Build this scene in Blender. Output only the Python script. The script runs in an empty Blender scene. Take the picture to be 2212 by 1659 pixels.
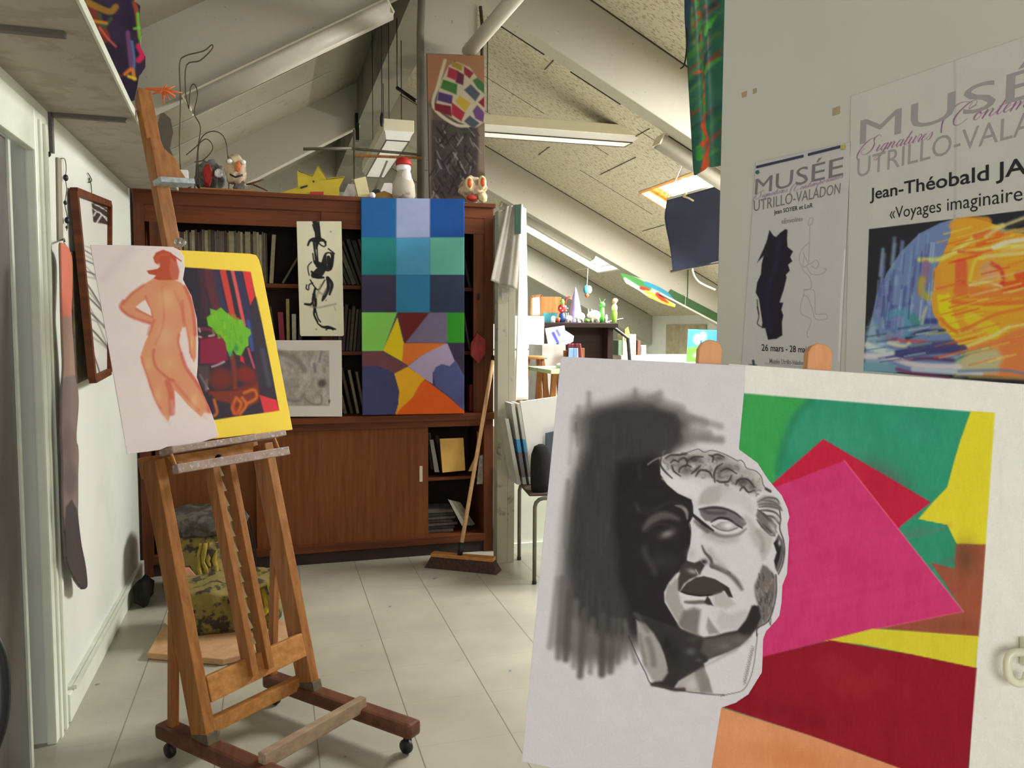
import bpy, bmesh, math, random
import numpy as np
from mathutils import Vector, Matrix, noise as mnoise

SC = bpy.context.scene
COL = SC.collection
R = math.radians

# ------------------------------------------------------------------ camera
FPX, CX, CY = 1720.0, 1106.0, 829.5
YAW, PITCH, ROLL = R(16.7), R(-4.1), R(0.3)
CAM = np.array([0.0, 0.0, 1.45])
FW = np.array([math.sin(YAW) * math.cos(PITCH), math.cos(YAW) * math.cos(PITCH), math.sin(PITCH)])
RT = np.array([math.cos(YAW), -math.sin(YAW), 0.0])
UP = np.cross(RT, FW)
RT, UP = RT * math.cos(ROLL) + UP * math.sin(ROLL), UP * math.cos(ROLL) - RT * math.sin(ROLL)
cam_data = bpy.data.cameras.new('camera')
cam_data.sensor_width = 36.0
cam_data.lens = FPX / 2212.0 * 36.0
cam_data.clip_start = 0.02
cam_data.clip_end = 200
cam = bpy.data.objects.new('camera', cam_data)
COL.objects.link(cam)
mw = Matrix.Identity(4)
for i in range(3):
    mw[i][0] = RT[i]; mw[i][1] = UP[i]; mw[i][2] = -FW[i]; mw[i][3] = CAM[i]
cam.matrix_world = mw
SC.camera = cam
cam_data.dof.use_dof = False

# ------------------------------------------------------------------ light
world = bpy.data.worlds.new('sky')
SC.world = world
world.use_nodes = True
wn = world.node_tree.nodes
wn['Background'].inputs[0].default_value = (0.92, 0.97, 1.0, 1)
wn['Background'].inputs[1].default_value = 2.6
SC.view_settings.view_transform = 'Standard'
SC.view_settings.look = 'None'
SC.view_settings.gamma = 1.0
SC.view_settings.use_curve_mapping = False
SC.view_settings.exposure = 0.36

def area(name, loc, target, sx, sy, power, col=(1, 0.98, 0.93)):
    l = bpy.data.lights.new(name, 'AREA')
    l.shape = 'RECTANGLE'; l.size = sx; l.size_y = sy
    l.energy = power; l.color = col
    o = bpy.data.objects.new(name, l)
    COL.objects.link(o)
    o.location = loc
    d = Vector(target) - Vector(loc)
    o.rotation_euler = d.to_track_quat('-Z', 'Y').to_euler()
    return o
def roof_light(name, x, y, ss, sy, power, col):
    """daylight or added light in a roof window: lies in the window opening of the right roof (slope 0.5)"""
    n = Vector((0.5, 0, 1)).normalized(); sl = Vector((1, 0, -0.5)).normalized(); yy = n.cross(sl)
    o = area(name, (0, 0, 0), (0, 0, -1), ss, sy, power, col)
    m = Matrix((sl, yy, n)).transposed().to_4x4(); m.translation = Vector((x, y, 4.3 - 0.5 * (x - 1.1))) + n * 0.07
    o.matrix_world = m
# daylight by the roof windows in view; added side, overhead and back fill lights
roof_light('daylight_key', 4.41, 7.27, 1.0, 1.35, 360, (1, 0.98, 0.95))
roof_light('added_side_light', 3.75, 4.1, 0.9, 1.3, 165, (1, 0.985, 0.96))  # added light in an unseen side window, brightens the left wall
roof_light('daylight_far', 4.18, 11.45, 1.6, 0.95, 110, (1, 0.99, 0.96))
roof_light('added_overhead_light', 2.6, 0.5, 0.9, 1.5, 50, (1, 0.96, 0.95))  # added overhead light out of view, lifts the front board and left wall
area('added_back_fill', (0.3, -2.2, 1.7), (0.5, 4.0, 1.5), 2.0, 1.5, 36, (1, 0.965, 0.985))  # added soft fill behind the camera, no window built for it

# ------------------------------------------------------------------ pixel rays (used to measure the room)
def ray(x, y):
    return FW + RT * ((x - CX) / FPX) - UP * ((y - CY) / FPX)
def hit(x, y, p0, n):
    d = ray(x, y); n = np.array(n, float)
    t = ((np.array(p0, float) - CAM) @ n) / (d @ n)
    return Vector(CAM + d * t)
def hX(x, y, v): return hit(x, y, (v, 0, 0), (1, 0, 0))
def hY(x, y, v): return hit(x, y, (0, v, 0), (0, 1, 0))
def hZ(x, y, v): return hit(x, y, (0, 0, v), (0, 0, 1))

# ------------------------------------------------------------------ materials
def lin(c):
    c = np.asarray(c, float) / 255.0
    return np.where(c <= 0.04045, c / 12.92, ((c + 0.055) / 1.055) ** 2.4)
def rgba(c, g=1.0):
    l = np.minimum(lin(c) * g, 0.92)
    return (float(l[0]), float(l[1]), float(l[2]), 1)
def base(name):
    m = bpy.data.materials.new(name); m.use_nodes = True
    nt = m.node_tree
    return m, nt, nt.nodes['Principled BSDF']
def N(nt, typ, **kw):
    n = nt.nodes.new(typ)
    for k, v in kw.items():
        if k.startswith('i_'): n.inputs[k[2:].replace('_', ' ')].default_value = v
        else: setattr(n, k, v)
    return n
def ramp(nt, stops, src):
    r = nt.nodes.new('ShaderNodeValToRGB')
    while len(r.color_ramp.elements) < len(stops): r.color_ramp.elements.new(0.5)
    for e, (p, c) in zip(r.color_ramp.elements, stops): e.position = p; e.color = c
    nt.links.new(src, r.inputs[0])
    return r.outputs[0]
def mix(nt, f, a, b, mode='MIX'):
    m = nt.nodes.new('ShaderNodeMix'); m.data_type = 'RGBA'; m.blend_type = mode
    for s, v in ((0, f), (6, a), (7, b)):
        if hasattr(v, 'links'): nt.links.new(v, m.inputs[s])
        else: m.inputs[s].default_value = v
    return m.outputs[2]
def coords(nt, scale=(1, 1, 1), rot=(0, 0, 0)):
    g = nt.nodes.new('ShaderNodeNewGeometry')
    mp = nt.nodes.new('ShaderNodeMapping')
    mp.inputs['Scale'].default_value = scale; mp.inputs['Rotation'].default_value = rot
    nt.links.new(g.outputs['Position'], mp.inputs['Vector'])
    return mp.outputs[0]
def noise(nt, vec, scale, detail=4, rough=0.55):
    n = N(nt, 'ShaderNodeTexNoise', i_Scale=scale, i_Detail=detail, i_Roughness=rough)
    nt.links.new(vec, n.inputs['Vector'])
    return n.outputs['Fac']
def bump(nt, b, h, strength=0.2, dist=0.01):
    n = N(nt, 'ShaderNodeBump', i_Strength=strength, i_Distance=dist)
    nt.links.new(h, n.inputs['Height']); nt.links.new(n.outputs[0], b.inputs['Normal'])
def plain(name, c, rough=0.6, g=1.0, var=0.12, scale=9, bmp=0.0, metal=0.0, bscale=None, **kw):
    m, nt, b = base(name)
    v = coords(nt)
    f = noise(nt, v, scale)
    c0 = rgba(c, g)
    lo = tuple(x * (1 - var) for x in c0[:3]) + (1,); hi = tuple(min(1, x * (1 + var)) for x in c0[:3]) + (1,)
    nt.links.new(ramp(nt, [(0.3, lo), (0.7, hi)], f), b.inputs['Base Color'])
    b.inputs['Roughness'].default_value = rough; b.inputs['Metallic'].default_value = metal
    if bmp: bump(nt, b, noise(nt, v, bscale or scale * 6), bmp)
    for k, x in kw.items(): b.inputs[k.replace('_', ' ')].default_value = x
    return m
def woodmat(name, dark, light, g=1.0, axis=2, fine=22, rough=0.45, stain=None):
    m, nt, b = base(name)
    sc = [fine, fine, fine]; sc[axis] = fine * 0.06
    v = coords(nt, tuple(sc))
    f = noise(nt, v, 1.6, 6, 0.6)
    col = ramp(nt, [(0.3, rgba(dark, g)), (0.68, rgba(light, g))], f)
    if stain:
        f2 = noise(nt, coords(nt), 85, 3)
        col = mix(nt, ramp(nt, [(0.56, (0, 0, 0, 1)), (0.66, (1, 1, 1, 1))], f2), col, rgba(stain, g))
    nt.links.new(col, b.inputs['Base Color'])
    b.inputs['Roughness'].default_value = rough
    b.inputs['Specular IOR Level'].default_value = 0.25
    bump(nt, b, f, 0.12, 0.002)
    return m
def emis(name, c, s):
    m, nt, b = base(name)
    b.inputs['Base Color'].default_value = rgba(c)
    b.inputs['Emission Color'].default_value = rgba(c); b.inputs['Emission Strength'].default_value = s
    return m

def mottled(name, c, spots, g=1.0, sscale=60, thr=0.62, amt=0.7, fibre=None, rough=0.85, bmp=0.15):
    """off-white painted board or concrete with dirt specks"""
    m, nt, b = base(name)
    v = coords(nt)
    col = mix(nt, noise(nt, v, 1.3, 3), rgba(c, g), tuple(x * 0.86 for x in rgba(c, g)[:3]) + (1,))
    vs = coords(nt, fibre) if fibre else v
    f = noise(nt, vs, sscale, 3, 0.6)
    k = ramp(nt, [(thr, (0, 0, 0, 1)), (thr + 0.09, (amt, amt, amt, 1))], f)
    col = mix(nt, k, col, rgba(spots, g))
    nt.links.new(col, b.inputs['Base Color'])
    b.inputs['Roughness'].default_value = rough
    bump(nt, b, f, bmp, 0.01)
    return m

M = {}
def build_materials():
    M['wall'] = mottled('white_wall_paint', (226, 230, 220), (200, 202, 192), sscale=2.0, thr=0.6, amt=0.25, bmp=0.02)
    M['panel'] = mottled('partition_white_paint', (216, 214, 206), (196, 192, 178), sscale=1.5, thr=0.62, amt=0.2, bmp=0.02)
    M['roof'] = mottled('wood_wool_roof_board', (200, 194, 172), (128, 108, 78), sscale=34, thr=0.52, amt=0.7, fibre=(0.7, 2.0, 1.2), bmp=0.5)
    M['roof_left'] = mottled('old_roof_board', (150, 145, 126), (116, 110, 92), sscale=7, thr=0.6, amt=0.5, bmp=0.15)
    # darker patch on the left roof near the ridge, with a ragged outline
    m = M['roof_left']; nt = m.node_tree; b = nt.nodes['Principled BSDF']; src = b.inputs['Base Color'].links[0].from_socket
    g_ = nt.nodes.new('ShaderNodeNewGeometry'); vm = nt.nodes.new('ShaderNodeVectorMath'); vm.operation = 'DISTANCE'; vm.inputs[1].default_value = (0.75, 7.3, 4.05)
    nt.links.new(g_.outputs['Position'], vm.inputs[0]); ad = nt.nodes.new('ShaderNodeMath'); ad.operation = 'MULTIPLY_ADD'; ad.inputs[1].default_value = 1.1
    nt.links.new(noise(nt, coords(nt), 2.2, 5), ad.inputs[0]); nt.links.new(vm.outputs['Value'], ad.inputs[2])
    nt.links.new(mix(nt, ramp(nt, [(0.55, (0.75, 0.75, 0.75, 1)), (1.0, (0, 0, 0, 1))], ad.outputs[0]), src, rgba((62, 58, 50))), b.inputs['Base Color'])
    M['beam'] = mottled('painted_beam', (176, 173, 158), (96, 92, 78), sscale=30, thr=0.66, amt=0.8, bmp=0.08)
    M['beam_dirty'] = mottled('grimy_beam', (128, 124, 110), (92, 88, 78), sscale=1.5, thr=0.5, amt=0.6)
    # vinyl floor tiles with thin joints
    m, nt, b = base('vinyl_floor_tiles')
    v = coords(nt)
    br = N(nt, 'ShaderNodeTexBrick', offset=0.0, squash=1.0)
    br.inputs['Scale'].default_value = 1.0
    br.inputs['Mortar Size'].default_value = 0.0022
    br.inputs['Brick Width'].default_value = 0.333; br.inputs['Row Height'].default_value = 400.0
    br.inputs['Color1'].default_value = rgba((178, 175, 157)); br.inputs['Color2'].default_value = rgba((178, 175, 157))
    br.inputs['Mortar'].default_value = rgba((122, 117, 98))
    mp = nt.nodes.new('ShaderNodeMapping'); mp.inputs['Location'].default_value = (0.2065, 200.0, 0)
    nt.links.new(v, mp.inputs[0]); nt.links.new(mp.outputs[0], br.inputs['Vector'])
    b2 = N(nt, 'ShaderNodeTexBrick', offset=0.0, squash=1.0)
    b2.inputs['Scale'].default_value = 1.0; b2.inputs['Mortar Size'].default_value = 0.0016
    b2.inputs['Brick Width'].default_value = 400.0; b2.inputs['Row Height'].default_value = 0.333
    b2.inputs['Color1'].default_value = (0, 0, 0, 1); b2.inputs['Color2'].default_value = (0, 0, 0, 1); b2.inputs['Mortar'].default_value = (0.35, 0.35, 0.35, 1)
    mp2 = nt.nodes.new('ShaderNodeMapping'); mp2.inputs['Location'].default_value = (200.0, 0.03, 0)
    nt.links.new(v, mp2.inputs[0]); nt.links.new(mp2.outputs[0], b2.inputs['Vector'])
    colb = mix(nt, b2.outputs['Color'], br.outputs['Color'], rgba((128, 123, 104)))
    col = mix(nt, ramp(nt, [(0.35, (0, 0, 0, 1)), (0.75, (0.5, 0.5, 0.5, 1))], noise(nt, v, 3.0, 6)), colb, rgba((132, 131, 122)))
    col = mix(nt, ramp(nt, [(0.735, (0, 0, 0, 1)), (0.76, (1, 1, 1, 1))], noise(nt, v, 12, 2)), col, rgba((110, 112, 118)))
    nt.links.new(col, b.inputs['Base Color'])
    b.inputs['Roughness'].default_value = 0.32
    b.inputs['Specular IOR Level'].default_value = 0.45
    bump(nt, b, noise(nt, v, 7, 3), 0.05, 0.01)
    M['floor'] = m
    M['cab'] = woodmat('dark_red_cabinet_wood', (76, 38, 17), (116, 62, 30), 1.0, axis=0, fine=14, rough=0.6)
    M['cab_v'] = woodmat('dark_red_cabinet_wood_upright', (72, 36, 16), (108, 58, 28), 1.0, axis=2, fine=14, rough=0.6)
    M['cab_door'] = woodmat('veneer_door', (102, 55, 22), (124, 72, 33), 1.0, axis=2, fine=30, rough=0.6)
    M['cab_in'] = plain('cabinet_inside', (46, 30, 24), 0.8, var=0.3)
    M['oak'] = woodmat('orange_varnished_beech', (128, 80, 36), (164, 110, 60), 1.05, axis=2, fine=30, stain=None)
    M['oak_y'] = woodmat('varnished_beech_bar', (150, 98, 46), (184, 130, 74), 1.1, axis=0, fine=30)
    M['oak_red'] = woodmat('reddish_beech_runner', (80, 46, 32), (112, 72, 52), 1.0, axis=1, fine=20)
    M['oak_dirty'] = woodmat('paint_crusted_ledge', (120, 100, 84), (150, 130, 118), 1.3, axis=0, fine=20, stain=(160, 150, 166))
    M['peg'] = woodmat('pale_beech', (190, 130, 84), (206, 150, 104), 1.3, axis=2, fine=30)
    M['cork'] = plain('cork_board', (190, 150, 108), 0.9, 1.3, var=0.15, scale=30)
    M['black'] = plain('black_rubber_and_gap_shade', (16, 16, 17), 0.5)
    M['black_cloth'] = plain('black_woven_cloth', (18, 18, 18), 0.95, bmp=0.6, bscale=300)
    M['dark_metal'] = plain('dark_metal', (38, 34, 32), 0.45, metal=0.7)
    M['steel'] = plain('brushed_steel', (150, 150, 148), 0.35, metal=0.9)
    M['tube_metal'] = plain('painted_steel_tube', (96, 92, 80), 0.4, 1.2, metal=0.3)
    M['wire'] = plain('rusty_wire', (72, 64, 50), 0.5, metal=0.6)
    M['door'] = plain('grey_brown_door', (92, 88, 84), 0.42, 1.0, var=0.06)
    M['door_edge'] = plain('door_edge_pale', (190, 196, 180), 0.4, 1.2)
    M['frame_white'] = plain('glossy_white_trim', (214, 220, 204), 0.35, 1.15, var=0.04)
    M['shelf'] = mottled('grey_shelf_board', (176, 170, 154), (146, 138, 120), sscale=9, thr=0.5, amt=0.5)
    M['lamp_body'] = plain('cream_lamp_housing', (206, 200, 176), 0.4, 1.25, var=0.03)
    M['lamp_glass'] = plain('white_lamp_diffuser', (232, 236, 240), 0.25, 1.2, var=0.02)
    M['tube_white'] = plain('white_pvc', (192, 188, 174), 0.45, 1.0, var=0.05)
    M['white_cloth'] = plain('white_cotton', (232, 230, 222), 0.9, 1.1, var=0.05, bmp=0.1)
    M['grey_cloth'] = plain('grey_cotton', (156, 151, 140), 0.9, 1.0, var=0.1, bmp=0.1)
    M['navy'] = plain('navy_blind_fabric', (50, 56, 84), 0.8, 1.0, var=0.12, scale=4)
    M['white'] = plain('white_lacquer', (228, 228, 224), 0.4, 1.1, var=0.03)
    M['paper'] = plain('white_paper', (228, 224, 222), 0.8, 1.1, var=0.02)
    M['cream'] = plain('cream_paper', (206, 196, 150), 0.8, 1.2, var=0.05)
    M['card'] = plain('manila_card', (176, 136, 84), 0.85, 1.2)
    M['yellow'] = plain('yellow_card', (190, 168, 30), 0.6, 1.0)
    M['red'] = plain('red_paint', (170, 34, 30), 0.6, 1.1)
    M['glass'] = plain('clear_plastic', (230, 232, 228), 0.08, Transmission_Weight=0.85)
    M['pink_card'] = plain('salmon_card', (206, 150, 120), 0.8, 1.2)
    M['hookmat'] = plain('ivory_plastic', (222, 222, 196), 0.25, 1.1)
    M['skypane'] = None

# painted surfaces: colours are stored per vertex of a fine grid
def paintmat(name, rough=0.7, grain=0.03, gs=400):
    m, nt, b = base(name)
    a = N(nt, 'ShaderNodeAttribute', attribute_name='paint')
    f = noise(nt, coords(nt), gs, 2)
    k = ramp(nt, [(0.3, (1 - grain * 2,) * 3 + (1,)), (0.7, (1, 1, 1, 1))], f)
    nt.links.new(mix(nt, 1.0, a.outputs['Color'], k, 'MULTIPLY'), b.inputs['Base Color'])
    b.inputs['Roughness'].default_value = rough; b.inputs['Specular IOR Level'].default_value = 0.2
    return m

# ------------------------------------------------------------------ mesh tools
WLOC = {}
class MB:
    def __init__(s): s.bm = bmesh.new()
    def box(s, c, size, rot=None, bev=0):
        g = bmesh.ops.create_cube(s.bm, size=1.0)['verts']
        mt = Matrix.Translation(Vector(c)) @ (rot.to_4x4() if rot else Matrix.Identity(4)) @ Matrix.Diagonal((*size, 1))
        bmesh.ops.transform(s.bm, matrix=mt, verts=g)
        if bev: s._bev(g, bev)
        return s
    def bb(s, lo, hi, bev=0):
        lo, hi = Vector(lo), Vector(hi)
        return s.box((lo + hi) / 2, hi - lo, None, bev)
    def _bev(s, g, w):
        es = list({e for v in g for e in v.link_edges})
        bmesh.ops.bevel(s.bm, geom=es, offset=w, segments=2, affect='EDGES', profile=0.6)
    def bar(s, p, q, w, h, side=(1, 0, 0), bev=0.0):
        """box from p to q; w across 'side', h across the third direction"""
        p, q = Vector(p), Vector(q); d = q - p; z = d.normalized()
        x = Vector(side); x = (x - z * x.dot(z)).normalized(); y = z.cross(x)
        rot = Matrix((x, y, z)).transposed()
        return s.box((p + q) / 2, (w, h, d.length), rot, bev)
    def tube(s, pts, r, n=8, cap=True, closed=False):
        pts = [Vector(p) for p in pts]; rs = r if hasattr(r, '__len__') else [r] * len(pts)
        rings = []; prev = None
        for i, p in enumerate(pts):
            a = pts[i - 1] if i or closed else p; c = pts[(i + 1) % len(pts)] if i < len(pts) - 1 or closed else p
            t = (c - a).normalized()
            if prev is None:
                up = Vector((0, 0, 1)) if abs(t.z) < 0.9 else Vector((1, 0, 0)); x = t.cross(up).normalized()
            else: x = (prev - t * prev.dot(t)).normalized()
            prev = x; y = t.cross(x)
            rings.append([s.bm.verts.new(p + (x * math.cos(2 * math.pi * k / n) + y * math.sin(2 * math.pi * k / n)) * rs[i]) for k in range(n)])
        m = len(rings)
        for i in range(m if closed else m - 1):
            A, B = rings[i], rings[(i + 1) % m]
            for k in range(n): s.bm.faces.new((A[k], A[(k + 1) % n], B[(k + 1) % n], B[k]))
        if cap and not closed:
            s.bm.faces.new(rings[0][::-1]); s.bm.faces.new(rings[-1])
        return s
    def lathe(s, prof, c=(0, 0, 0), n=20, rot=None, scale=(1, 1, 1)):
        c = Vector(c); rings = []
        for r, z in prof:
            ring = []
            for k in range(n):
                a = 2 * math.pi * k / n
                p = Vector((max(r, 1e-4) * math.cos(a) * scale[0], max(r, 1e-4) * math.sin(a) * scale[1], z * scale[2]))
                ring.append(s.bm.verts.new(c + (rot @ p if rot else p)))
            rings.append(ring)
        for A, B in zip(rings, rings[1:]):
            for k in range(n): s.bm.faces.new((A[k], A[(k + 1) % n], B[(k + 1) % n], B[k]))
        s.bm.faces.new(rings[0][::-1]); s.bm.faces.new(rings[-1])
        return s
    def ball(s, c, r, sub=3, scale=(1, 1, 1), rot=None, lump=0, freq=3, seed=0):
        g = bmesh.ops.create_icosphere(s.bm, subdivisions=sub, radius=1.0)['verts']
        for v in g:
            d = v.co.normalized()
            k = 1 + (lump * mnoise.noise(d * freq + Vector((seed, seed * 2, 0))) if lump else 0)
            p = Vector((d.x * scale[0], d.y * scale[1], d.z * scale[2])) * (r * k)
            v.co = Vector(c) + (rot @ p if rot else p)
        return s
    def prism(s, pts, o, x, y, depth):
        """outline pts (2D) in the plane through o with axes x, y; thickness 'depth' behind (-x cross y)"""
        o, x, y = Vector(o), Vector(x), Vector(y); n = x.cross(y).normalized()
        A = [s.bm.verts.new(o + x * a + y * b) for a, b in pts]
        B = [s.bm.verts.new(v.co - n * depth) for v in A]
        s.bm.faces.new(A); s.bm.faces.new(B[::-1])
        for i in range(len(A)):
            j = (i + 1) % len(A); s.bm.faces.new((A[j], A[i], B[i], B[j]))
        return s
    def poly3(s, P, nrm, depth):
        """flat piece from world points P, thickened against nrm"""
        n = Vector(nrm).normalized()
        A = [s.bm.verts.new(Vector(p)) for p in P]; B = [s.bm.verts.new(Vector(p) - n * depth) for p in P]
        s.bm.faces.new(A); s.bm.faces.new(B[::-1])
        for i in range(len(A)):
            j = (i + 1) % len(A); s.bm.faces.new((A[j], A[i], B[i], B[j]))
        return s
    def grid(s, f, nu, nv, thick=0):
        V = [[s.bm.verts.new(Vector(f(i / nu, j / nv))) for i in range(nu + 1)] for j in range(nv + 1)]
        for j in range(nv):
            for i in range(nu): s.bm.faces.new((V[j][i], V[j][i + 1], V[j + 1][i + 1], V[j + 1][i]))
        return s
    def jitter(s, amt, freq=20):
        for v in s.bm.verts: v.co += Vector(mnoise.noise_vector(v.co * freq)) * amt
        return s
    def build(s, name, mat, parent=None, smooth=False, bevel=0, solid=0, subd=0):
        bm = s.bm
        bmesh.ops.recalc_face_normals(bm, faces=bm.faces[:])
        for v in bm.verts: pass
        xs = [v.co.x for v in bm.verts]; ys = [v.co.y for v in bm.verts]; zs = [v.co.z for v in bm.verts]
        o = Vector(((min(xs) + max(xs)) / 2, (min(ys) + max(ys)) / 2, min(zs)))
        for v in bm.verts: v.co -= o
        me = bpy.data.meshes.new(name); bm.to_mesh(me); bm.free()
        if smooth:
            for p in me.polygons: p.use_smooth = True
        ob = bpy.data.objects.new(name, me); COL.objects.link(ob)
        if mat is not None: me.materials.append(mat if not isinstance(mat, str) else M[mat])
        WLOC[ob.name] = o.copy()
        if parent is not None:
            ob.parent = parent; ob.location = o - WLOC[parent.name]
        else: ob.location = o
        if solid:
            md = ob.modifiers.new('solid', 'SOLIDIFY'); md.thickness = solid; md.offset = 0
        if bevel:
            md = ob.modifiers.new('bevel', 'BEVEL'); md.width = bevel; md.segments = 2; md.limit_method = 'ANGLE'
        if subd:
            md = ob.modifiers.new('subd', 'SUBSURF'); md.levels = subd; md.render_levels = subd
        return ob
def empty(name, loc, label, cat, group=None):
    o = bpy.data.objects.new(name, None); COL.objects.link(o)
    o.location = loc; o.empty_display_size = 0.05; WLOC[o.name] = Vector(loc)
    return tag(o, label, cat, group)
def tag(o, label=None, cat=None, group=None, kind=None):
    if label: o['label'] = label
    if cat: o['category'] = cat
    if group: o['group'] = group
    if kind: o['kind'] = kind
    return o
def struct(o): o['kind'] = 'structure'; return o

def smoothpts(P, n=6, closed=False):
    """Catmull-Rom through 2D or 3D points"""
    P = [np.asarray(p, float) for p in P]; out = []; m = len(P)
    for i in range(m if closed else m - 1):
        if closed: a, b, c, d = P[i - 1], P[i], P[(i + 1) % m], P[(i + 2) % m]
        else: a, b, c, d = P[max(i - 1, 0)], P[i], P[i + 1], P[min(i + 2, m - 1)]
        for k in range(n):
            t = k / n
            out.append(0.5 * ((2 * b) + (c - a) * t + (2 * a - 5 * b + 4 * c - d) * t * t + (3 * b - a - 3 * c + d) * t ** 3))
    if not closed: out.append(P[-1])
    return out

# ------------------------------------------------------------------ painted canvases
def homog(q):
    """unit square -> quad (TL, TR, BR, BL)"""
    A = []; B = []
    for (u, v), (x, y) in zip(((0, 0), (1, 0), (1, 1), (0, 1)), q):
        A.append([u, v, 1, 0, 0, 0, -u * x, -v * x]); B.append(x)
        A.append([0, 0, 0, u, v, 1, -u * y, -v * y]); B.append(y)
    return np.append(np.linalg.solve(np.array(A, float), np.array(B, float)), 1).reshape(3, 3)
class Canvas:
    """a picture painted on a flat surface; positions on it are measured in the photo's pixels"""
    def __init__(s, quad, nu, nv, bg, gain=1.25, seed=1):
        H = homog(quad); s.nu, s.nv, s.gain = nu, nv, gain
        u, v = np.meshgrid(np.linspace(0, 1, nu + 1), np.linspace(0, 1, nv + 1)); s.u, s.v = u, v
        w = H[2, 0] * u + H[2, 1] * v + 1
        s.X = (H[0, 0] * u + H[0, 1] * v + H[0, 2]) / w; s.Y = (H[1, 0] * u + H[1, 1] * v + H[1, 2]) / w
        s.c = np.zeros(u.shape + (3,)) + np.asarray(bg, float)
        s.rng = np.random.RandomState(seed)
    def _bb(s, x0, x1, y0, y1):
        m = (s.X >= x0) & (s.X <= x1) & (s.Y >= y0) & (s.Y <= y1)
        if not m.any(): return None
        r = np.where(m.any(1))[0]; c = np.where(m.any(0))[0]
        return slice(r[0], r[-1] + 1), slice(c[0], c[-1] + 1)
    def _mix(s, sl, k, col):
        k = k[..., None]; s.c[sl] = s.c[sl] * (1 - k) + np.asarray(col, float) * k
    def sdf(s, pts, sl):
        X, Y = s.X[sl], s.Y[sl]; d = np.full(X.shape, 1e9); ins = np.zeros(X.shape, bool); n = len(pts)
        for i in range(n):
            ax, ay = pts[i]; bx, by = pts[(i + 1) % n]; ex, ey = bx - ax, by - ay
            L = ex * ex + ey * ey + 1e-9
            t = np.clip(((X - ax) * ex + (Y - ay) * ey) / L, 0, 1)
            d = np.minimum(d, (X - ax - t * ex) ** 2 + (Y - ay - t * ey) ** 2)
            if ay != by:
                c = ((ay > Y) != (by > Y)) & (X < (Y - ay) / (by - ay) * ex + ax); ins ^= c
        d = np.sqrt(d); return np.where(ins, -d, d)
    def poly(s, pts, col, soft=1.2, a=1.0, smooth=False, tex=0.0, ts=(0.05, 0.05)):
        if smooth: pts = smoothpts(pts, 5, True)
        P = np.array([tuple(p) for p in pts]); e = soft + 1
        sl = s._bb(P[:, 0].min() - e, P[:, 0].max() + e, P[:, 1].min() - e, P[:, 1].max() + e)
        if sl is None: return s
        d = s.sdf(P, sl); k = np.clip(0.5 - d / (2 * soft), 0, 1); k = k * k * (3 - 2 * k)
        if tex: k = k * (1 - tex * s.field(sl, ts))
        s._mix(sl, k * a, col); return s
    def line(s, pts, w, col, soft=1.0, a=1.0, smooth=True):
        if smooth and len(pts) > 2: 
            if hasattr(w, '__len__'):
                w = [float(x[0]) for x in smoothpts([(q,) for q in w], 5)]
            pts = smoothpts(pts, 5)
        P = np.array([tuple(p) for p in pts]); ws = np.array(w if hasattr(w, '__len__') else [w] * len(P), float) / 2
        e = ws.max() + soft + 1
        sl = s._bb(P[:, 0].min() - e, P[:, 0].max() + e, P[:, 1].min() - e, P[:, 1].max() + e)
        if sl is None: return s
        X, Y = s.X[sl], s.Y[sl]; d = np.full(X.shape, 1e9)
        for i in range(len(P) - 1):
            ax, ay = P[i]; ex, ey = P[i + 1] - P[i]; L = ex * ex + ey * ey + 1e-9
            t = np.clip(((X - ax) * ex + (Y - ay) * ey) / L, 0, 1)
            d = np.minimum(d, np.hypot(X - ax - t * ex, Y - ay - t * ey) - (ws[i] * (1 - t) + ws[i + 1] * t))
        k = np.clip(0.5 - d / (2 * soft), 0, 1); k = k * k * (3 - 2 * k)
        s._mix(sl, k * a, col); return s
    def blob(s, x, y, rx, ry, col, a=1.0, ang=0, p=1.0):
        e = max(rx, ry) * 2.2
        sl = s._bb(x - e, x + e, y - e, y + e)
        if sl is None: return s
        c, q = math.cos(R(ang)), math.sin(R(ang)); dx, dy = s.X[sl] - x, s.Y[sl] - y
        r = ((dx * c + dy * q) / rx) ** 2 + ((-dx * q + dy * c) / ry) ** 2
        s._mix(sl, np.exp(-r ** p) * a, col); return s
    def field(s, sl, freq, seed=None):
        """smooth value noise 0..1 at (fx, fy) cycles per pixel"""
        X, Y = s.X[sl] * freq[0], s.Y[sl] * freq[1]; g = s.rng.rand(64, 64)
        x0, y0 = np.floor(X).astype(int), np.floor(Y).astype(int); fx, fy = X - x0, Y - y0
        fx, fy = fx * fx * (3 - 2 * fx), fy * fy * (3 - 2 * fy)
        a, b, c, d = g[y0 % 64, x0 % 64], g[y0 % 64, (x0 + 1) % 64], g[(y0 + 1) % 64, x0 % 64], g[(y0 + 1) % 64, (x0 + 1) % 64]
        return (a * (1 - fx) + b * fx) * (1 - fy) + (c * (1 - fx) + d * fx) * fy
    def vary(s, amt=6, freq=(0.04, 0.04)):
        f = s.field((slice(None), slice(None)), freq) - 0.5
        f2 = s.field((slice(None), slice(None)), (freq[0] * 3.1, freq[1] * 3.1)) - 0.5
        s.c = s.c + ((f + f2 * 0.6) * 2 * amt)[..., None]; return s
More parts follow.
